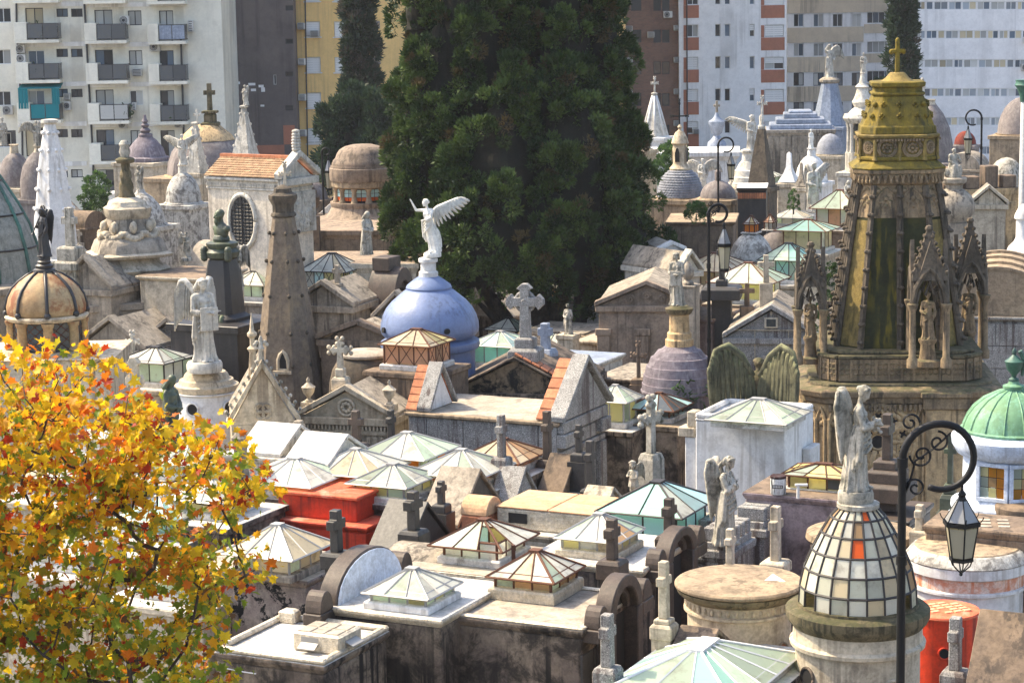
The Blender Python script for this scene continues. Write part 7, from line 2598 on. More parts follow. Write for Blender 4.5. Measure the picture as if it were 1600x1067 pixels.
# brown rotunda
t, z, s = far('brown stone rotunda with stained glass between columns and a stepped dome', 568, 312, 88, [
    ('dome', 'taupe', [(47, 58), (46, 62), (42, 66), (40, 72), (36, 78), (28, 83), (16, 86), (.5, 87)], 40),
    ('attic', 'taupe', [(50, 30), (52, 33), (52, 50), (50, 51), (50, 54), (48, 54), (48, 58)], 40),
    ('entablature', 'tan', [(46, 20), (49, 22), (49, 30)], 40), ('core', 'dark', [(38, -2), (38, 20)], 24),
    ('base', 'taupe', [(78, -30), (62, -24), (56, -20), (50, -10), (52, -6), (52, -2)], 40)], 4.4, 'taupe', bz=-30, n=40)
for k in range(12):
    a = 2 * pi * (k + .35) / 12
    mb = MB(Matrix.Rotation(a, 4, 'Z'))
    mb.lathe(pp([(6, -2), (5, 2), (4, 4), (3.6, 15), (5, 18), (5.5, 20)], s, z), n=10, cy=-43 * s)
    mb.build('column', M['tan'], t, auto=40)
    A = Matrix.Rotation(a + pi / 12, 4, 'Z') @ Matrix.Translation((0, -39.5 * s, z))
    wd = MB(A).box(-.24, .24, -.01, .03, 0, 19 * s).build('window', M['lead'], t)
    for i in range(2):
        for j in range(3):
            MB(A).box(-.2 + .21 * i, -.02 + .21 * i, -.03, -.012, (1 + 6 * j) * s, (6.4 + 6 * j) * s).build('pane', M['gorange'] if j == 0 else M['gaqua'], wd)
for (lb, py, D, w, h, mt) in (('long brown stone terrace wall carrying the rotunda', 352, 84, 190, 0, 'taupe'), ('pale lower wall with a dentilled cornice under the rotunda', 402, 79, 215, 0, 'pale')):
    tomb('mausoleum', lb, 'mausoleum', 555 if h == 0 else 545, py, D, w, 3.6, radians(-6), M[mt], M['taupe'], group=MG, cornice=.05, ch=.35)
turned('urn_pillar', 'dark ornate stone vase on the terrace beside the chapel gable', 'urn', 487, 338, 82, [('vase', M['brown'], [(6, 0), (10, 4), (7, 10), (13, 18), (14, 30), (9, 36), (10, 40), (5, 46), (3, 52)]), ('pier', M['brown'], [(12, -60), (12, -.1)], SQ)], n=12)
# arch with the mourning woman
t, z, s, w = tomb('mausoleum', 'brown tomb with a dark round arch below the mourning woman', 'mausoleum', 590, 470, 63, 60, 2.0, YAW, M['brown'], M['brown'], group=MG)
arch_front(t, w / 2 - .1, 0, z - .2, 1.3, 1.2, .9, M['bgranite'], ears=False)
MB().box(w / 2 - .5, w / 2 + .05, -.35, .35, z + .9, z + 1.28).build('statue_base', M['bgranite'], t, bev=.02)
for px, py, D, w_, h, lb in ((505, 478, 61, 95, 34, 'grey green gabled tomb right of the obelisk'), (560, 532, 59.5, 130, 26, 'dark low gable with a carved cross between obelisk and blue dome'), (620, 500, 60.5, 70, 40, 'steep rough gable left of the blue dome')):
    gable('mausoleum', lb, 'mausoleum', px, py, D, w_, h, 2.2, radians(-20), M['brown' if h == 26 else 'grey'], M['grey'], group=MG)
cross(528, 458, 61.5, 44, 16, 7, 'grey cross on a block right of the brown obelisk', M['grey'], yaw=radians(-20), ped=((10, 10), (7, 6)))

# right-hand distance
t, z, s = far('white ribbed spire over small arches before the brick tower', 1023, 212, 140, [('spire', 'marble', [(20, 0), (12, 30), (3, 62)], 8), ('cross_base', 'marble', [(3, 62), (5, 64), (5, 66), (2, 67)], 8), ('arcade', 'white', [(24, -40), (23, -20), (21, -6), (23, -4), (23, -.1)], 16)])
ribs(t, [(20, 0), (12, 30), (3, 62)], s, z, 8, .07, M['white'])
holes(t, s, 22.5, z - 18 * s, [2 * pi * k / 10 for k in range(10)], 2.2, 10)
cross(1023, 147, 140, 25, 8, 2.5, 'small white cross on the ribbed spire', M['marble'], yaw=0, style='fleury')
far('cream turret with a curved cap at the edge of the cypress', 1000, 232, 110, [('cap', 'cream', [(18, 0), (14, 6), (7, 16), (4, 20), (5, 24), (2, 40)]), ('body', 'cream', [(16, -40), (16, -8), (20, -3), (20, -.1)])], name='turret')
tomb('mausoleum', 'long white corniced tomb block below the urn monument', 'mausoleum', 1085, 234, 122, 130, 4, radians(-6), M['white'], M['white'], group=MG, ch=.5)
pr = [(35, 0), (34, 10), (31, 21), (26, 31), (18, 39), (13, 42)]
t, z, s = far('scale tiled blue grey dome with an arched stone lantern', 1063, 307, 92, [('dome', 'slate', pr, 40), ('lantern', 'cream', [(16, 41), (17, 44), (13, 48), (11, 52), (11, 80), (14, 83), (13, 86), (11, 92), (7, 100), (4, 102), (2, 104), (4, 108), (1, 112)], 16), ('cornice', 'tan', [(35, -6), (39, -3), (39, -.1)], 40), ('drum', 'tan', [(36, -40), (36, -6.1)], 40)])
holes(t, s, 11, z + 54 * s, (-1.57, .0, 1.57), 4, 23, 'dark', 'cream')
mb = MB()
for i in range(11):
    f = i / 11
    r = np.interp(f * 42, [h for _, h in pr], [q for q, _ in pr]) * s
    r2 = np.interp(min(42, f * 42 + 4.6), [h for _, h in pr], [q for q, _ in pr]) * s
    nn = max(14, int(44 * r / (35 * s)))
    for k in range(nn):
        a = 2 * pi * (k + .5 * (i % 2)) / nn
        hw = pi * r / nn * .96
        A = Matrix.Rotation(a, 4, 'Z')
        zl, zh = z + f * 42 * s, z + min(42, f * 42 + 4.6) * s
        mb.add([(0, -r - .045, zl - .02), (hw, -r - .04, zl + (zh - zl) * .4), (hw * .9, -r2 - .004, zh), (-hw * .9, -r2 - .004, zh), (-hw, -r - .04, zl + (zh - zl) * .4)], [(0, 1, 2, 3, 4)], A)
tag(mb.build('scale_tiles', M['slate'], t), kind='stuff')
far('plain low brown dome right of the scale tiled dome', 1122, 308, 90, [('dome', 'domegrey', dm(28, 26)), ('knob', 'domegrey', [(5, 25), (5, 40), (3, 42)]), ('drum', 'tan', [(30, -40), (30, -4), (32, -2), (31, -.1)])])
statue(1098, 298, 100, 50, 0, 'stand', M['marble'], 'white angel with both wings stretched wide', [(-1, 'spread'), (1, 'spread')])
MB().box(-.8, .8, -.8, .8, -8, 0).build('pedestal', M['pale'], bpy.data.objects[[o.name for o in C.objects if o.get('label') == 'white angel with both wings stretched wide'][0]])
far('grey funeral urn on a stepped plinth before the white tower', 1120, 230, 125, [('urn', 'bluegrey', [(16, 0), (14, 8), (9, 12), (5, 18), (8, 22), (11, 32), (13, 36), (13, 40), (7, 44), (4, 48), (2, 54)], 16), ('plinth', 'grey', [(24, -20), (22, -4), (16, -.1)], SQ)], name='urn_monument', cat='monument')
cross(1120, 180, 125, 22, 10, 3.5, 'little stone cross on the grey funeral urn', M['grey'], yaw=0)
far('cream stepped dome with a little lantern under the winged figure', 1168, 290, 105, [('dome', 'marble', [(30, 0), (30, 5), (28, 6), (27, 14), (24, 15), (22, 24), (18, 25), (14, 33), (10, 38)], 24), ('lantern', 'marble', [(9, 38), (8, 50), (11, 52), (11, 55), (6, 57)], 12), ('drum', 'pale', [(31, -40), (31, -.1)])])
statue(1174, 236, 105, 56, radians(25), 'stand', M['marble'], 'white winged figure with one wing lifted, on the cream stepped dome', [(-1, 'up'), (1, 'half')])
far('narrow brown stone obelisk beside the cream stepped dome', 1190, 290, 100, [('shaft', 'gothdark', [(17, 0), (12, 40), (5, 88)], SQ), ('tip', 'marble', [(5, 88), (6, 92), (3, 96), (4, 106), (2, 110)], 8), ('base', 'gothdark', [(19, -60), (19, -.1)], SQ)], name='obelisk', cat='obelisk')
cross(1191, 182, 100, 30, 11, 3, 'white ornate cross on the narrow brown obelisk', M['marble'], yaw=0, style='fleury')
t, z, s = far('mottled round dome topped by a glowing amber lantern', 1174, 424, 80, [('dome', 'domewhite', sh(dm(38, 62), 0), 40), ('drum', 'domewhite', [(39, -30), (39, -2), (40, -1), (38, -.1)], 40)])
holes(t, s, 39, z - 12 * s, (-.35,), 7, 13, 'gyellow', 'tan')
skylight(t, 0, 0, z + 60 * s, .40, .40, .34, .28, [M['gamber']], [M['gamber'], M['gyellow'], M['gwhite']], M['rusty'], nx=2, ny=2, over=.05, curb=.05)
t, z, s = far('darker round dome with a small white lantern behind the mottled one', 1213, 408, 86, [('dome', 'domegrey', sh(dm(32, 50), 0), 32), ('drum', 'domegrey', [(33, -30), (33, -.1)])])
skylight(t, -.25, 0, z + 48 * s, .34, .34, .34, .26, [M['gwhite']], [M['gwhite'], M['gpink']], M['rusty'], nx=2, ny=2, over=.05, curb=.05)
tomb('mausoleum', 'square brown stained tomb block behind the street lamp', 'mausoleum', 1098, 340, 84, 100, 3, radians(-8), M['brown'], M['tan'], group=MG)
t, z, s, w = tomb('mausoleum', 'dark open tomb with a red brick lintel and white eaves', 'mausoleum', 1176, 290, 88, 44, 2, radians(-8), M['black'], M['white'], group=MG)
for k in range(12):
    MB().box(-w / 2 + w * k / 12 + .006, -w / 2 + w * (k + 1) / 12 - .006, -1.06, -1.003, z - .42, z - .2).build('brick', M['terra'], t)
t, z, s = far('slate blue obelisk with a statue before the beige tower', 1296, 195, 150, [('shaft', 'bluegrey', [(27, 0), (20, 30), (13, 64)], 8), ('cap', 'grey', [(13, 64), (16, 67), (16, 70), (10, 74)], 8), ('base', 'bluegrey', [(30, -40), (30, -.1)], 8)], name='obelisk', cat='obelisk')
statue(1296, 122, 150, 52, radians(20), 'cloth', M['marble'], 'pale statue lifting a cloth on the slate blue obelisk', [(1, 'spread')])
t, z, s, w = tomb('mausoleum', 'bluish stepped roof mausoleum with grey pilasters', 'mausoleum', 1250, 200, 145, 102, 4, radians(-6), M['grey'], M['bluegrey'], group=MG, cornice=.05, ch=.4)
for i, (a, h) in enumerate(((48, 8), (38, 16), (26, 24), (18, 28))):
    MB().box(-a * s, a * s, -1.7 + .25 * i, 1.7 - .25 * i, z + (8 * i if i < 3 else 24) * s * .97 + .006 * i, z + h * s).build('roof_step', M['bluegrey'], t, bev=.06)
for k in range(6):
    a = (-46 + 92 * k / 5) * s
    MB().box(a - .16, a + .16, -2.12, -2.003, 0, z - .42).build('pilaster', M['grey'], t)
far('blue grey scaled dome by the bluish stepped roof', 1297, 240, 138, [('dome', 'slate', dm(22, 31)), ('drum', 'pale', [(24, -30), (24, -2), (25, -.1)])])
far('bright white round dome with a pedestal', 1268, 282, 110, [('dome', 'white', dm(25, 40)[:-1] + [(6, 40)]), ('pedestal', 'white', [(7, 39), (6, 48), (8, 50)]), ('drum', 'white', [(26, -30), (26, -.1)])])
statue(1267, 232, 110, 30, radians(30), 'stand', M['white_statue'], 'white statue on the bright white dome')
for px, py, D, r, h, lb in ((1233, 284, 108, 14, 46, 'white tapering tomb pillar left of the bright white dome'), (1252, 290, 104, 9, 36, 'dark headed grey pillar before the bright white dome')):
    far(lb, px, py, D, [('shaft', 'white' if r > 10 else 'grey', [(r, 0), (r * .5, h * .3), (r * .3, h * .5), (r * .22, h * .95), (1, h)], SQ)], name='tomb_pillar', cat='monument', bm='pale')
statue(1271, 332, 92, 78, radians(20), 'stand', M['marble'], 'tall white angel with an arching wing near the white dome', [(1, 'up'), (-1, 'folded')])
statue(1325, 322, 90, 40, 0, 'veil', M['marble'], 'small white draped statue left of the gothic tower')
t, z, s = far('white marble canopy of columns with a flowing bell roof', 1347, 178, 130, [('bell', 'marble', [(22, 0), (17, 6), (12, 10), (16, 18), (11, 28), (8, 40), (11, 42), (5, 48), (2, 64)], 16), ('entablature', 'marble', [(24, -14), (28, -10), (30, -6), (28, -.1)], 24), ('core', 'gdark', [(14, -60), (14, -14.1)], 12), ('base', 'marble', [(26, -90), (26, -60.1)])], n=16, bz=-90)
for k in range(8):
    a = 2 * pi * (k + .3) / 8
    mb = MB()
    mb.lathe(pp([(4, -60), (3, -55), (2.6, -22), (4, -18), (4.5, -14.2)], s, z), n=8, cx=21 * s * cos(a), cy=21 * s * sin(a))
    mb.build('column', M['marble'], t, auto=40)
statue(1349, 115, 130, 32, 0, 'stand', M['marble'], 'white crowning figure on the marble canopy')
far('tall brown pointed dome with a praying figure', 1453, 250, 120, [('dome', 'domegrey', [(36, -10), (35, 25), (30, 50), (20, 72), (9, 86)], 32), ('pedestal', 'pale', [(9, 86), (7, 90), (8, 94)]), ('drum', 'domegrey', [(37, -50), (37, -10.1)], 32)])
statue(1441, 160, 120, 38, radians(-20), 'pray', M['marble'], 'white praying figure on the tall brown pointed dome')
far('brown scaly dome with sprouting weeds at the far edge', 1597, 208, 125, [('dome', 'domegrey', dm(38, 56), 32), ('drum', 'tan', [(40, -40), (40, -2), (41, -.1)], 32)])
t, z, s = far('white column with a green leafy bronze capital', 1600, 290, 84, [('shaft', 'white', [(9, -120), (8, -20), (7, 130)], 16), ('capital', 'verdigris', [(8, 130), (9, 140), (13, 150), (17, 156), (15, 160), (16, 164)], 10)], name='column', cat='column', bm='white', bz=-118)
t, z, s, w = tomb('mausoleum', 'wide ochre brown mausoleum with a scrolled parapet behind the gothic tower', 'mausoleum', 1470, 292, 90, 210, 3, radians(10), M['ochre'], M['brown'], group=MG, ch=.5, cornice=.04)
for k in range(7):
    a = -w / 2 + w * (k + .5) / 7
    MB().box(a - .28, a + .28, -1.5, -.9, z + .01, z + (.9 if k % 2 else .5)).build('parapet_block', M['brown'], t, bev=.03)
    MB().box(a - .2, a + .2, -1.64, -1.52, 0, z - .55).build('pilaster', M['ochre'], t, bev=.02)
far('small dull red half dome near the ribbon window building', 1508, 225, 142, [('dome', 'dred', dm(17, 20)), ('drum', 'domegrey', [(18, -30), (18, -.1)])])
far('rough lumpy grey dome left of the leafy column', 1572, 290, 95, [('dome', 'statue', dm(30, 44), 20), ('drum', 'statue', [(32, -60), (32, -.1)])])
far('white turret with ribbed cap at the edge behind the barrel vault', 1598, 395, 72, [('cap', 'white', [(26, 0), (22, 10), (14, 18), (11, 24), (11, 52), (14, 54), (13, 60), (8, 70), (2, 76)], 16), ('base', 'white', [(28, -60), (28, -.1)])], name='turret')
gable('mausoleum', 'small ornate pale facade with a stepped gable right of the bell dome', 'mausoleum', 1545, 320, 84, 52, 26, 2, radians(-10), M['pale'], M['grey'], group=MG)
sk_tomb('blue grey walled tomb with a low pale skylight', 1238, 352, 4.6, 1.5, 1.4, .3, .35, [GW_, GG_], [GW_, GC_], M['steel'], mat=M['bluegrey'], extra=.8)
gable('mausoleum', 'small white gabled tomb at the edge of the cypress', 'mausoleum', 1078, 425, 74, 40, 30, 3, radians(35), M['marble'], M['grey'], group=MG)
gable('mausoleum', 'stacked white box tomb next to the cypress edge', 'mausoleum', 1050, 392, 77, 34, 10, 2.2, radians(10), M['white'], M['roof'], group=MG)
turned('urn_pillar', 'stone pinecone on a square pier beside the standing figure', 'urn', 1075, 445, 66, [('pinecone', M['grey'], [(9, 0), (9, 4), (5, 8), (9, 14), (10, 22), (7, 30), (2, 36)]), ('pier', M['grey'], [(14, -420), (14, -4), (16, -2), (16, -.1)], SQ)], n=12, yaw=YAW)
cross(1128, 466, 69, 94, 16, 8, 'dark stone cross under the tall lamp', M['dgranite'], yaw=radians(-10), ped=((30, 20), (9, 10)), base=(.6, .6, None))
cross(1197, 442, 68, 44, 26, 8, 'plain grey cross in front of the mottled dome', M['pale'], yaw=radians(-5), base=(.4, .4, None))
cross(1167, 478, 68.5, 36, 24, 7, 'small brown cross before the cream glass roof', M['brown'], yaw=0, base=(.4, .4, None))
statue(888, 522, 68, 48, radians(-30), 'stand', M['statue'], 'stone statue half hidden among the cypress trunks')
turned('white_pedestal', 'pale plinth under the statue among the cypress trunks', 'pedestal', 888, 522, 68, [('block', M['pale'], [(13, -400), (13, -8), (15, -6), (15, 0)], SQ)], yaw=YAW)
for px, py, D, w_, lb, mt, rf in ((905, 560, 62, 90, 'grey sheet roofed tomb behind the orange tiled gable', 'marble', 'bluegrey'), (962, 525, 70, 80, 'cream stained wall tomb behind the cypress trunks', 'cream', 'roof'), (990, 580, 60, 70, 'blackened parapet tomb left of the ribbed dome', 'soot', 'grey'), (600, 560, 61, 60, 'mossy flat roofed tomb left of the blue dome', 'brown', 'lichen2')):
    tomb('mausoleum', lb, 'mausoleum', px, py, D, w_, 2.4, YAW, M[mt], M[rf], group=MG)
cross(998, 600, 58.5, 64, 18, 5, 'thin leafy ended cross left of the ribbed dome', M['brown'], yaw=radians(-20), style='fleury', ped=((10, 10),), base=(.4, .4, None))

cross(1484, 800, 45, 124, 20, 8, 'dark green bronze cross hung with a wreath beside the blue white drum', M['gbronze'], yaw=radians(-20), ped=((14, 30), (9, 16)), base=(.5, .5, None))
cross(1062, 232, 118, 76, 26, 2.2, 'thin wrought iron cross with curled ends before the brick tower', M['iron'], yaw=0, style='fleury', base=(.5, .5, None))
cross(690, 800, 43.5, 50, 22, 10, 'dark cross stub behind the steep black gable', M['dgranite'], ped=((12, 14),), base=(.4, .4, None))
cross(612, 705, 50, 66, 20, 9, 'dark slender cross between the medallion pediment and the skylights', M['dgranite'], ped=((11, 18),), base=(.4, .4, None))
cross(905, 720, 47.5, 58, 20, 9, 'blackened cross at the foot of the granite gable', M['dgranite'], ped=((11, 14),), base=(.4, .4, None))
# ------------------------------------------------------------------ packed low tombs between them
rr = random.Random(21)
lm_ = [('the cream tower', 150, 130), ('the chapel', 380, 100), ('the brown rotunda', 568, 96), ('the great cypress', 800, 90), ('the scale tiled dome', 1063, 104), ('the bright white dome', 1268, 118), ('the gothic tower', 1400, 82), ('the fluted bell dome', 1490, 98), ('the octagonal monument', 205, 82), ('the blue dome', 672, 70), ('the mottled dome', 1174, 92), ('the barrel vault', 1560, 76)]
cols_ = [('pale', 'pale'), ('grey', 'grey'), ('brown', 'brown'), ('white', 'white'), ('tan', 'tan'), ('sooty', 'soot')]
used, occ = set(), [(o.location.x, o.location.y) for o in C.objects if o.parent is None and o.type in ('EMPTY',)]
made = 0
for _ in range(2600):
    D = rr.uniform(63, 136)
    px = rr.uniform(-40, 1640)
    x = site(px, 300, D)[0]
    if any((x - a) ** 2 + (D - b) ** 2 < 2.3 ** 2 for a, b in occ):
        continue
    L = min(lm_, key=lambda q: hypot(site(q[1], 300, q[2])[0] - x, q[2] - D))
    rel = 'before' if D < L[2] - 3 else 'beyond' if D > L[2] + 3 else 'beside'
    kind = rr.choice(('flat roofed', 'gabled', 'skylit', 'domed', 'cross topped', 'vaulted'))
    c = rr.choice(cols_)
    lab = f'low {c[0]} {kind} tomb {rel} {L[0]}'
    if lab in used:
        continue
    used.add(lab)
    occ.append((x, D))
    z = rr.uniform(2.7, 4.3)
    w = rr.uniform(1.7, 2.5)
    m = M[c[1]]
    t = thing('mausoleum', lab, 'mausoleum', (x, D, 0), YAW + rr.choice((0, 0, pi / 2)), MG)
    MB().box(-w / 2, w / 2, -w / 2, w / 2, 0, z - .15).build('wall', m, t)
    MB().box(-w / 2 - .1, w / 2 + .1, -w / 2 - .1, w / 2 + .1, z - .149, z).build('cornice', m, t, bev=.02)
    rf = rr.choice((M['roof'], M['silver'], M['grey'], m))
    if kind == 'gabled':
        MB().poly([(-w / 2, z + .002), (w / 2, z + .002), (0, z + .8)], -w / 2, w / 2).build('roof', rf, t, bev=.02)
        MB().lathe([(.2, z + .6), (.2, z + .85), (.15, z + .9)], plan=SQ, cy=-w / 2 + .2).build('acroterion', m, t)
    elif kind == 'skylit':
        skylight(t, 0, 0, z, w * .6, w * .6, .4, .35, [rr.choice((M['gwhite'], M['gcream'], M['gamber'], M['ggreen']))], [M['gwhite'], M['ggreen']], M['lead'], nx=2, ny=2)
    elif kind == 'domed':
        MB().lathe([(r * w / 2 / 10 * .85, z + h * w / 20 * .9) for r, h in dm(10, 10)], n=20).build('dome', rr.choice((M['domegrey'], M['domewhite'], m)), t, auto=40)
    elif kind == 'vaulted':
        MB().poly(arch_pts(w, w * .42, z + .002), -w / 2, w / 2).build('vault', rf, t, auto=30)
    else:
        MB().box(-w / 2, w / 2, -w / 2, w / 2, z + .001, z + .06).build('roof', rf, t)
    if kind in ('cross topped', 'gabled'):
        mb = MB()
        zz = z + (.88 if kind == 'gabled' else .3)
        mb.box(-.2, .2, -w / 2 + .02, -w / 2 + .4, z + .061, zz)
        add_cross(mb, 0, -w / 2 + .2, zz, rr.uniform(.6, 1.1), .5, .15)
        mb.build('cross', rr.choice((m, M['grey'], M['marble'])), t)
    made += 1
    if made >= 120:
        break
# small street clutter
p = ray_z(803, 905, 5.3)
mb = MB()
mb.box(-.035, .035, -.03, .03, -.6, .62)
tag(mb.build('iron_post', M['rusty'], None, loc=(p.x, p.y, 5.3)), 'short rusty iron post before the broken skylight', 'post')
a, b = site(240, 990, 31.5), site(400, 1052, 31.8)
mb = MB()
mb.tube([(a[0] + (b[0] - a[0]) * k / 12, 31.5 + .3 * k / 12, a[1] + (b[1] - a[1]) * k / 12 - .12 * sin(pi * k / 12)) for k in range(13)], .009, 5)
tag(mb.build('cable', M['shutter']), 'thin pale cable strung under the autumn leaves', 'cable')
# ------------------------------------------------------------------ trees
def np_mesh(name, V, Fq, mats, idx=None, smooth=False):
    """Mesh from numpy: V n x 3, Fq m x k."""
    me = bpy.data.meshes.new(name)
    k = Fq.shape[1]
    me.vertices.add(len(V))
    me.vertices.foreach_set('co', V.astype(np.float32).ravel())
    me.loops.add(Fq.size)
    me.loops.foreach_set('vertex_index', Fq.astype(np.int32).ravel())
    me.polygons.add(len(Fq))
    me.polygons.foreach_set('loop_start', np.arange(0, Fq.size, k, dtype=np.int32))
    for m in mats:
        me.materials.append(m)
    if idx is not None:
        me.polygons.foreach_set('material_index', idx.astype(np.int32))
    me.update()
    return me


def norm(a):
    return a / np.maximum(np.linalg.norm(a, axis=1, keepdims=True), 1e-9)


def sprays(rng, C_, N_, n, rad, L, Wd, up=.5):
    """Tufts of small pointed leaf sprays round the centres C_, each leaning along N_ and upwards."""
    m = len(C_)
    P = np.repeat(C_, n, 0)
    Nn = np.repeat(N_, n, 0)
    R_ = np.repeat(rad, n)[:, None]
    d = norm(rng.normal(size=(m * n, 3)) + Nn * .9 + np.array([0, 0, .25]))
    p = P + d * R_ * rng.uniform(.45, 1.0, (m * n, 1))
    t = norm(d + Nn * .35 + np.array([0, 0, up]) + rng.normal(size=(m * n, 3)) * .45)
    s_ = norm(np.cross(t, rng.normal(size=(m * n, 3))))
    l = L * rng.uniform(.6, 1.3, (m * n, 1))
    w = Wd * rng.uniform(.6, 1.3, (m * n, 1))
    V = np.stack([p - s_ * w * .5, p + t * l * .45 - s_ * w * .1 + np.cross(t, s_) * w * .25, p + t * l, p + t * l * .45 + s_ * w * .75], 1).reshape(-1, 3)
    return V, np.arange(len(V)).reshape(-1, 4)


def conifer(name, label, D, lobes, mats, tufts, n, rad, L, Wd, trunks, seed, group=None, core=True, tone=None, per=10, bough=.55):
    """lobes: (px, half width px, top py, bottom py, depth offset m): columns of foliage read off the photograph."""
    rng = np.random.default_rng(seed)
    xs = site(np.mean([l[0] for l in lobes]), 400, D)[0]
    t = thing(name, label, 'tree', (xs, D, 0), 0, group)
    Cs, Ns, Rs = [], [], []
    cm = MB()
    tot = sum(l[1] * (l[3] - l[2]) for l in lobes)
    for px, hw, pt, pb, dy in lobes:
        x0, zt, s = site(px, pt, D + dy)
        zb = zat(px, pb, D + dy)
        r = hw * s
        k = max(4, int(tufts * hw * (pb - pt) / tot / per))
        # boughs on the column's surface, tufts on each bough's outer side
        f = (np.arange(k) + rng.uniform(.1, .9, k)) / k
        a = (np.arange(k) * 2.39996 + rng.uniform(-.5, .5, k)) % (2 * pi)
        prof = np.minimum(1, np.sqrt(np.maximum(0, 1 - f) * 2.2)) * np.minimum(1, .45 + np.sqrt(f * 5))
        rb = bough * rng.uniform(.65, 1.25, k)
        rr_ = np.maximum(.05, r * prof * (1 + .08 * rng.normal(size=k)) - rb * .7)
        bc = np.stack([x0 - xs + rr_ * np.cos(a), dy + rr_ * np.sin(a), zb + (zt - zb) * f], 1)
        bn = norm(np.stack([np.cos(a), np.sin(a), .35 + .4 * f], 1))
        dv = norm(rng.normal(size=(k, per, 3)).reshape(-1, 3) + np.repeat(bn, per, 0) * 1.3)
        Cs.append(np.repeat(bc, per, 0) + dv * np.repeat(rb, per)[:, None] * np.array([1, 1, 1.25]))
        Ns.append(dv)
        Rs.append(rad * rng.uniform(.7, 1.3, k * per))
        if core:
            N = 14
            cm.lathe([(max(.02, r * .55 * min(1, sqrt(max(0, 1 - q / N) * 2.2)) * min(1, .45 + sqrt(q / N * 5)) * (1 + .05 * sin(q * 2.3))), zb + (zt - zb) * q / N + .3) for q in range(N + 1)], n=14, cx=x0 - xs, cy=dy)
    Cs, Ns, Rs = np.concatenate(Cs), norm(np.concatenate(Ns)), np.concatenate(Rs)
    V, F = sprays(rng, Cs, Ns, n, Rs, L, Wd)
    ti = np.repeat(rng.choice(len(mats), len(Cs), p=tone), n)
    me = np_mesh('foliage', V, F, mats, ti)
    tag(put('crown', me, t), kind='stuff')
    if core:
        cm.build('branch_shade_core', M['inner'], t)  # solid core, coloured dark as the shade in the crown's gaps
    for pts, rr_ in trunks:
        mb = MB()
        q = []
        for px, py, dy in pts:
            a, b, s = site(px, py, D + dy)
            q.append((a - xs, dy, b))
        mb.tube(q, rr_, 8)
        mb.build('trunk', M['bark'], t, sm=True)
    return t


M['inner'] = stone('inner_twig_shade', (.022, .018, .012), (.012, .014, .008), dirt=(.006, .006, .005), bump=.8, sc=3)  # near-black twigs: shade between the boughs is put into the colour
M['bark'] = stone('dark_bark', (.085, .06, .045), (.05, .038, .03), dirt=(.02, .016, .014), streak=.8, blotch=.5, bump=.6, sc=2)
cy = [leafmat('cypress_green', (.040, .070, .017), .13, .45), leafmat('cypress_light', (.088, .135, .033), .15, .4), leafmat('cypress_brown', (.10, .075, .032), .2, .4), leafmat('cypress_deep', (.024, .048, .014), .12, .4)]
lob = [(735, 108, -170, 440, 0), (870, 92, -260, 420, .5), (800, 120, -140, 440, 1.5), (690, 76, 40, 330, -.5), (666, 58, 235, 470, -.6), (780, 108, 170, 448, -1.9), (880, 108, 120, 455, -1.2), (935, 52, -120, 330, .8), (950, 50, 120, 480, .2),
       (985, 46, 290, 500, -.6), (720, 80, 300, 462, -1.6), (655, 40, 60, 200, .2), (650, 40, 150, 290, .3), (965, 36, 400, 540, -.8), (850, 85, 300, 440, -2.4), (655, 54, 330, 478, -.6), (1008, 30, 390, 490, -.4), (640, 32, 270, 360, -.3), (655, 42, -80, 70, .2)]
trk = [([(835, 900, 0), (838, 560, 0), (845, 470, 0), (850, 300, .4)], [.62, .5, .42, .25]), ([(830, 880, 0), (815, 560, .2), (790, 500, 0), (755, 450, -.2), (720, 380, -.2)], [.5, .4, .3, .24, .12]),
       ([(840, 880, .3), (850, 560, 0), (872, 480, -.2), (890, 420, -.3)], [.45, .36, .3, .2]), ([(858, 880, .4), (903, 560, .4), (908, 490, .2), (910, 400, 0)], [.45, .36, .3, .2]), ([(905, 700, .4), (925, 545, .2), (945, 490, 0), (968, 450, -.2)], [.3, .2, .16, .08]),
       ([(832, 640, .1), (800, 540, -.3), (770, 495, -.5), (745, 470, -.6)], [.3, .2, .14, .07]), ([(878, 600, -.3), (868, 540, -.3), (850, 480, -.3), (858, 430, -.4)], [.2, .17, .13, .1])]
conifer('cypress_tree', 'huge dark spreading cypress towering behind the blue dome', 80, lob, cy, 4600, 95, .26, .19, .085, trk, 3, tone=[.40, .38, .06, .16], per=16, bough=.80)
cyb = [leafmat('far_cypress_green', (.04, .065, .035), .2, .4), leafmat('far_cypress_brown', (.11, .095, .07), .2, .4)]
conifer('cypress_tree', 'slim columnar cypress against the yellow tower', 138, [(556, 18, -150, 200, 0), (558, 17, -40, 205, -.3)], cyb, 420, 60, .40, .40, .16, [([(559, 330, 0), (560, 30, 0)], [.35, .1])], 5, 'slim cypresses', tone=[.75, .25])
conifer('cypress_tree', 'slim tapering cypress beside the ribbon window building', 150, [(1412, 13, -60, 165, 0), (1411, 10, -170, 60, 0)], cyb, 300, 60, .42, .42, .17, [([(1412, 330, 0), (1412, 0, 0)], [.3, .1])], 6, 'slim cypresses', tone=[.85, .15])
cyd = [leafmat('shrub_dark', (.03, .06, .03), .2, .4), leafmat('shrub_mid', (.05, .085, .04), .25, .4)]
conifer('conifer_shrub', 'dark green bushy conifers round the foot of the slim cypress', 128, [(520, 22, 170, 300, 0), (548, 34, 155, 300, .4), (590, 40, 163, 300, 0), (620, 22, 195, 300, -.6)], cyd, 380, 60, .45, .40, .15, [([(560, 330, 0), (560, 220, 0)], [.3, .1])], 8)
lg = [leafmat('shrub_fresh', (.07, .13, .035), .35, .35), leafmat('shrub_leaf', (.05, .10, .03), .3, .35)]
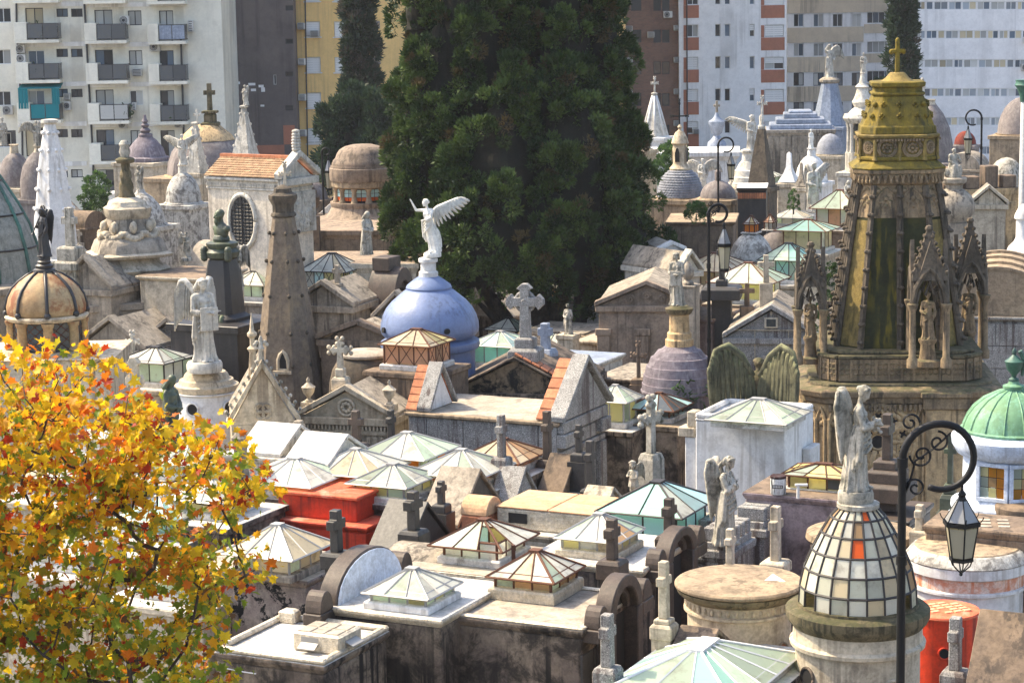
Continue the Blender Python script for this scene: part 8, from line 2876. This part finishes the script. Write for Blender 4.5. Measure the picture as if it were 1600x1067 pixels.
for i, (px, hw, pt, pb, D, lb, m) in enumerate(((150, 22, 282, 330, 120, 'leafy green shrub below the cream tower', lg), (1052, 26, 232, 290, 108, 'bright green creeper bush behind the scale tiled dome', lg), (1375, 17, 128, 190, 165, 'dark round shrub on the beige tower terrace', cyd), (1283, 10, 470, 520, 63, 'sprig of yellow green leaves inside the gothic pinnacle', lg), (1300, 14, 415, 470, 66, 'yellow green bush behind the gothic spire', lg), (1088, 14, 322, 340, 77, 'small yellow green weed tuft on the brown block', lg), (1240, 8, 300, 330, 92, 'yellowish little bush by the white dome', lg))):
    conifer('shrub', lb, D, [(px, hw, pt, pb, 0)], m, 60, 50, .7 * hw * D / FPX * .35, hw * D / FPX * .22, hw * D / FPX * .14, [([(px, pb + 5, 0), (px, pb - (pb - pt) * .3, 0)], [.03, .02])], 20 + i, core=False, tone=[.5, .5], per=5, bough=hw * D / FPX * .4)

# ------------------------------------------------------------------ the autumn plane tree close by
AL = [leafmat('leaf_yellow', (.80, .54, .018), .55, .2), leafmat('leaf_gold', (.76, .37, .014), .55, .2), leafmat('leaf_orange', (.70, .19, .015), .5, .25), leafmat('leaf_red', (.42, .045, .012), .45, .25),
      leafmat('leaf_green', (.22, .30, .025), .5, .3), leafmat('leaf_olive', (.46, .40, .025), .5, .3), leafmat('leaf_dry', (.17, .085, .03), .35, .3)]
out = [(0, 0), (.18, -.06), (.46, -.16), (.41, .12), (.68, .26), (.42, .38), (.52, .70), (.25, .64), (.13, .80), (0, 1.08), (-.13, .80), (-.25, .64), (-.52, .70), (-.42, .38), (-.68, .26), (-.41, .12), (-.46, -.16), (-.18, -.06)]
LT = np.array([(x, y, .26 * abs(x) ** 1.4 - .30 * (y - .3) ** 2 + (.05 if k % 3 == 1 else 0)) for k, (x, y) in enumerate(out)] + [(0, .32, -.03)])
LTI = np.array([(k, (k + 1) % 18, 18) for k in range(18)])
POLY = [(-420, 520), (-200, 470), (-60, 520), (20, 553), (70, 556), (100, 545), (125, 522), (160, 545), (190, 556), (212, 610), (250, 628), (258, 655), (300, 640), (322, 650), (352, 668), (352, 705), (372, 725), (405, 735), (440, 775), (428, 800), (385, 822), (410, 880), (402, 905), (372, 905), (360, 960), (330, 985), (350, 1010), (330, 1040), (372, 1067), (340, 1150), (120, 1230), (-300, 1240), (-420, 1000)]


def inside(px, py):
    c = False
    for (x0, y0), (x1, y1) in zip(POLY, POLY[1:] + POLY[:1]):
        if (y0 > py) != (y1 > py) and px < (x1 - x0) * (py - y0) / (y1 - y0) + x0:
            c = not c
    return c


rng = np.random.default_rng(11)
DT = 24.5
x0, _, s0 = site(60, 800, DT)
PT = thing('plane_tree', 'autumn plane tree with yellow, orange and green leaves filling the corner', 'tree', (x0, DT, 0))
ctr = []
while len(ctr) < 640:
    px, py = rng.uniform(-420, 445), rng.uniform(465, 1235)
    if not inside(px, py):
        continue
    dd = rng.uniform(-1.7, 1.7)
    # thinner towards the upper right, with gaps
    dens = 1.0 if px < 200 else .72
    if py < 640:
        dens *= .8
    if rng.uniform() > dens:
        continue
    a, b, s = site(px, py, DT + dd)
    ctr.append((a - x0, dd, b, px))
ctr = np.array(ctr)
# limbs: grown from the trunk's head to every cluster, nearest first
tz = zat(60, 1330, DT)
nodes = [np.array((0, 0, 0.)), np.array((.05, 0, tz * .5)), np.array((0, 0, tz))]
par = [-1, 0, 1]
for k in range(9):
    a = k / 9 * 2 * pi
    nodes.append(np.array((.55 * cos(a), .5 * sin(a), tz + .6 + .25 * (k % 3))))
    par.append(2)
order = np.argsort(np.linalg.norm(ctr[:, :3] - nodes[2], axis=1))
tips = []
for i in order:
    c = ctr[i, :3]
    P_ = np.array(nodes)
    d = np.linalg.norm(P_ - c, axis=1) + 2.0 * np.maximum(0, P_[:, 2] - c[2] + .05)
    d[:2] = 99
    j = int(np.argmin(d))
    mid = nodes[j] * .5 + c * .5 + rng.normal(size=3) * .04 - np.array((0, 0, .04))
    nodes.append(mid)
    par.append(j)
    nodes.append(c)
    par.append(len(nodes) - 2)
    tips.append(len(nodes) - 1)
wt = np.zeros(len(nodes))
for t_ in tips:
    k = t_
    while k >= 0:
        wt[k] += .7
        k = par[k]
rad = .0045 * np.maximum(wt, .6) ** .52 + .002
tw, lm, tr = MB(), MB(), MB()
for k in range(1, len(nodes)):
    j = par[k]
    m_ = tr if k <= 2 else (lm if wt[k] > 6 else tw)
    m_.tube([nodes[j], nodes[k]], [max(rad[k], rad[j] * .75) if k > 2 else .2, rad[k] if k > 2 else .18], 5)
tr.build('trunk', M['bark'], PT)
lm.build('limbs', M['bark'], PT)
tag(tw.build('twigs', M['bark'], PT), kind='stuff')
pos, col = [], []
for (a, b, c, px) in ctr:
    nl = 20 if c > zat(100, 640, DT) else 34
    hue = rng.uniform()
    for q in range(nl):
        p = np.array((a, b, c)) + rng.normal(size=3) * np.array((.14, .14, .12))
        hgt = (c - zat(100, 1067, DT)) / 3.7
        g = np.array([.12, .07, .04, .02, .42, .30, .03])
        y = np.array([.44, .22, .13, .07, .06, .07, .01])
        w = g + (y - g) * min(1, max(0, hgt * 1.1 + .35 * (hue - .5)))
        if hue > .90:
            w = w + np.array([0, .1, .2, .15, 0, 0, 0])
        pos.append(p)
        col.append(rng.choice(7, p=w / w.sum()))
pos, col = np.array(pos), np.array(col)
n = len(pos)
sz = .056 + .084 * rng.uniform(0, 1, n) ** 1.3
sx_ = rng.uniform(.62, 1.05, n)
# every leaf hangs from its own tilt
ax = norm(rng.normal(size=(n, 3)) + np.array((0, -.2, .9)))
dr = norm(np.cross(ax, rng.normal(size=(n, 3))) + np.array((0, 0, -.35)))
sd_ = norm(np.cross(dr, ax))
nx = np.cross(sd_, dr)
LV = pos[:, None, :] + sz[:, None, None] * (LT[None, :, 0:1] * sx_[:, None, None] * sd_[:, None, :] + LT[None, :, 1:2] * dr[:, None, :] + LT[None, :, 2:3] * nx[:, None, :])
# the 300 leaves that show largest are parts, the rest one mass of foliage
fx = np.array([CAM.x - x0, -DT, CAM.z])
dist = np.linalg.norm(pos - fx, axis=1)
inview = np.array([(-.0 < 1) and site(0, 0, DT)[0] - x0 < p[0] and p[2] > zat(200, 1060, DT) for p in pos])
rank = np.argsort(np.where(inview, dist / sz, 1e9))
own = rank[:300]
rest = np.setdiff1d(np.arange(n), own)
F = (np.arange(len(rest))[:, None, None] * 19 + LTI[None]).reshape(-1, 3)
me = np_mesh('foliage', LV[rest].reshape(-1, 3), F, AL, np.repeat(col[rest], 18))
tag(put('foliage', me, PT), kind='stuff')
lv = []
for k in range(7):
    me = bpy.data.meshes.new('leaf')
    me.from_pydata([tuple(p) for p in LT], [], [tuple(f) for f in LTI])
    me.materials.append(AL[k])
    lv.append(me)
for i in own:
    o = put('leaf', lv[col[i]], PT)
    R3 = Matrix((sd_[i], dr[i], nx[i])).transposed()
    o.matrix_local = Matrix.Translation(pos[i]) @ R3.to_4x4() @ Matrix.Diagonal((sz[i] * sx_[i], sz[i], sz[i], 1))
sb = MB()
for i in rng.choice(len(ctr), 150, replace=False):
    a, b, c, _ = ctr[i]
    q = Vector((a, b, c)) + Vector(rng.normal(size=3) * .1)
    sb.ell(q, .022, .022, .022, 6, 4)
    sb.tube([q, q + Vector((.02, 0, .12))], .004, 3)
tag(sb.build('seed_balls', stone('seed_ball', (.10, .06, .03)), PT), kind='stuff')
# ------------------------------------------------------------------ the thin haze over the far blocks
HM = bpy.data.materials.new('haze')
HM.use_nodes = True
hn = HM.node_tree
hn.nodes.remove(hn.nodes['Principled BSDF'])
pv_ = hn.nodes.new('ShaderNodeVolumePrincipled')
pv_.inputs['Color'].default_value = (.86, .90, .97, 1)
pv_.inputs['Density'].default_value = 0.00017
hn.links.new(pv_.outputs[0], hn.nodes['Material Output'].inputs['Volume'])
tag(MB().box(-390, 390, -50, 880, -1.2, 62).build('haze', HM), None, None, None, 'stuff')
for o in C.objects:
    if o.parent and o.name.split('.')[0] in ('crockets', 'arch_corbels', 'cap_rosettes', 'dentils', 'knobs', 'garlands'):
        o['kind'] = 'stuff'
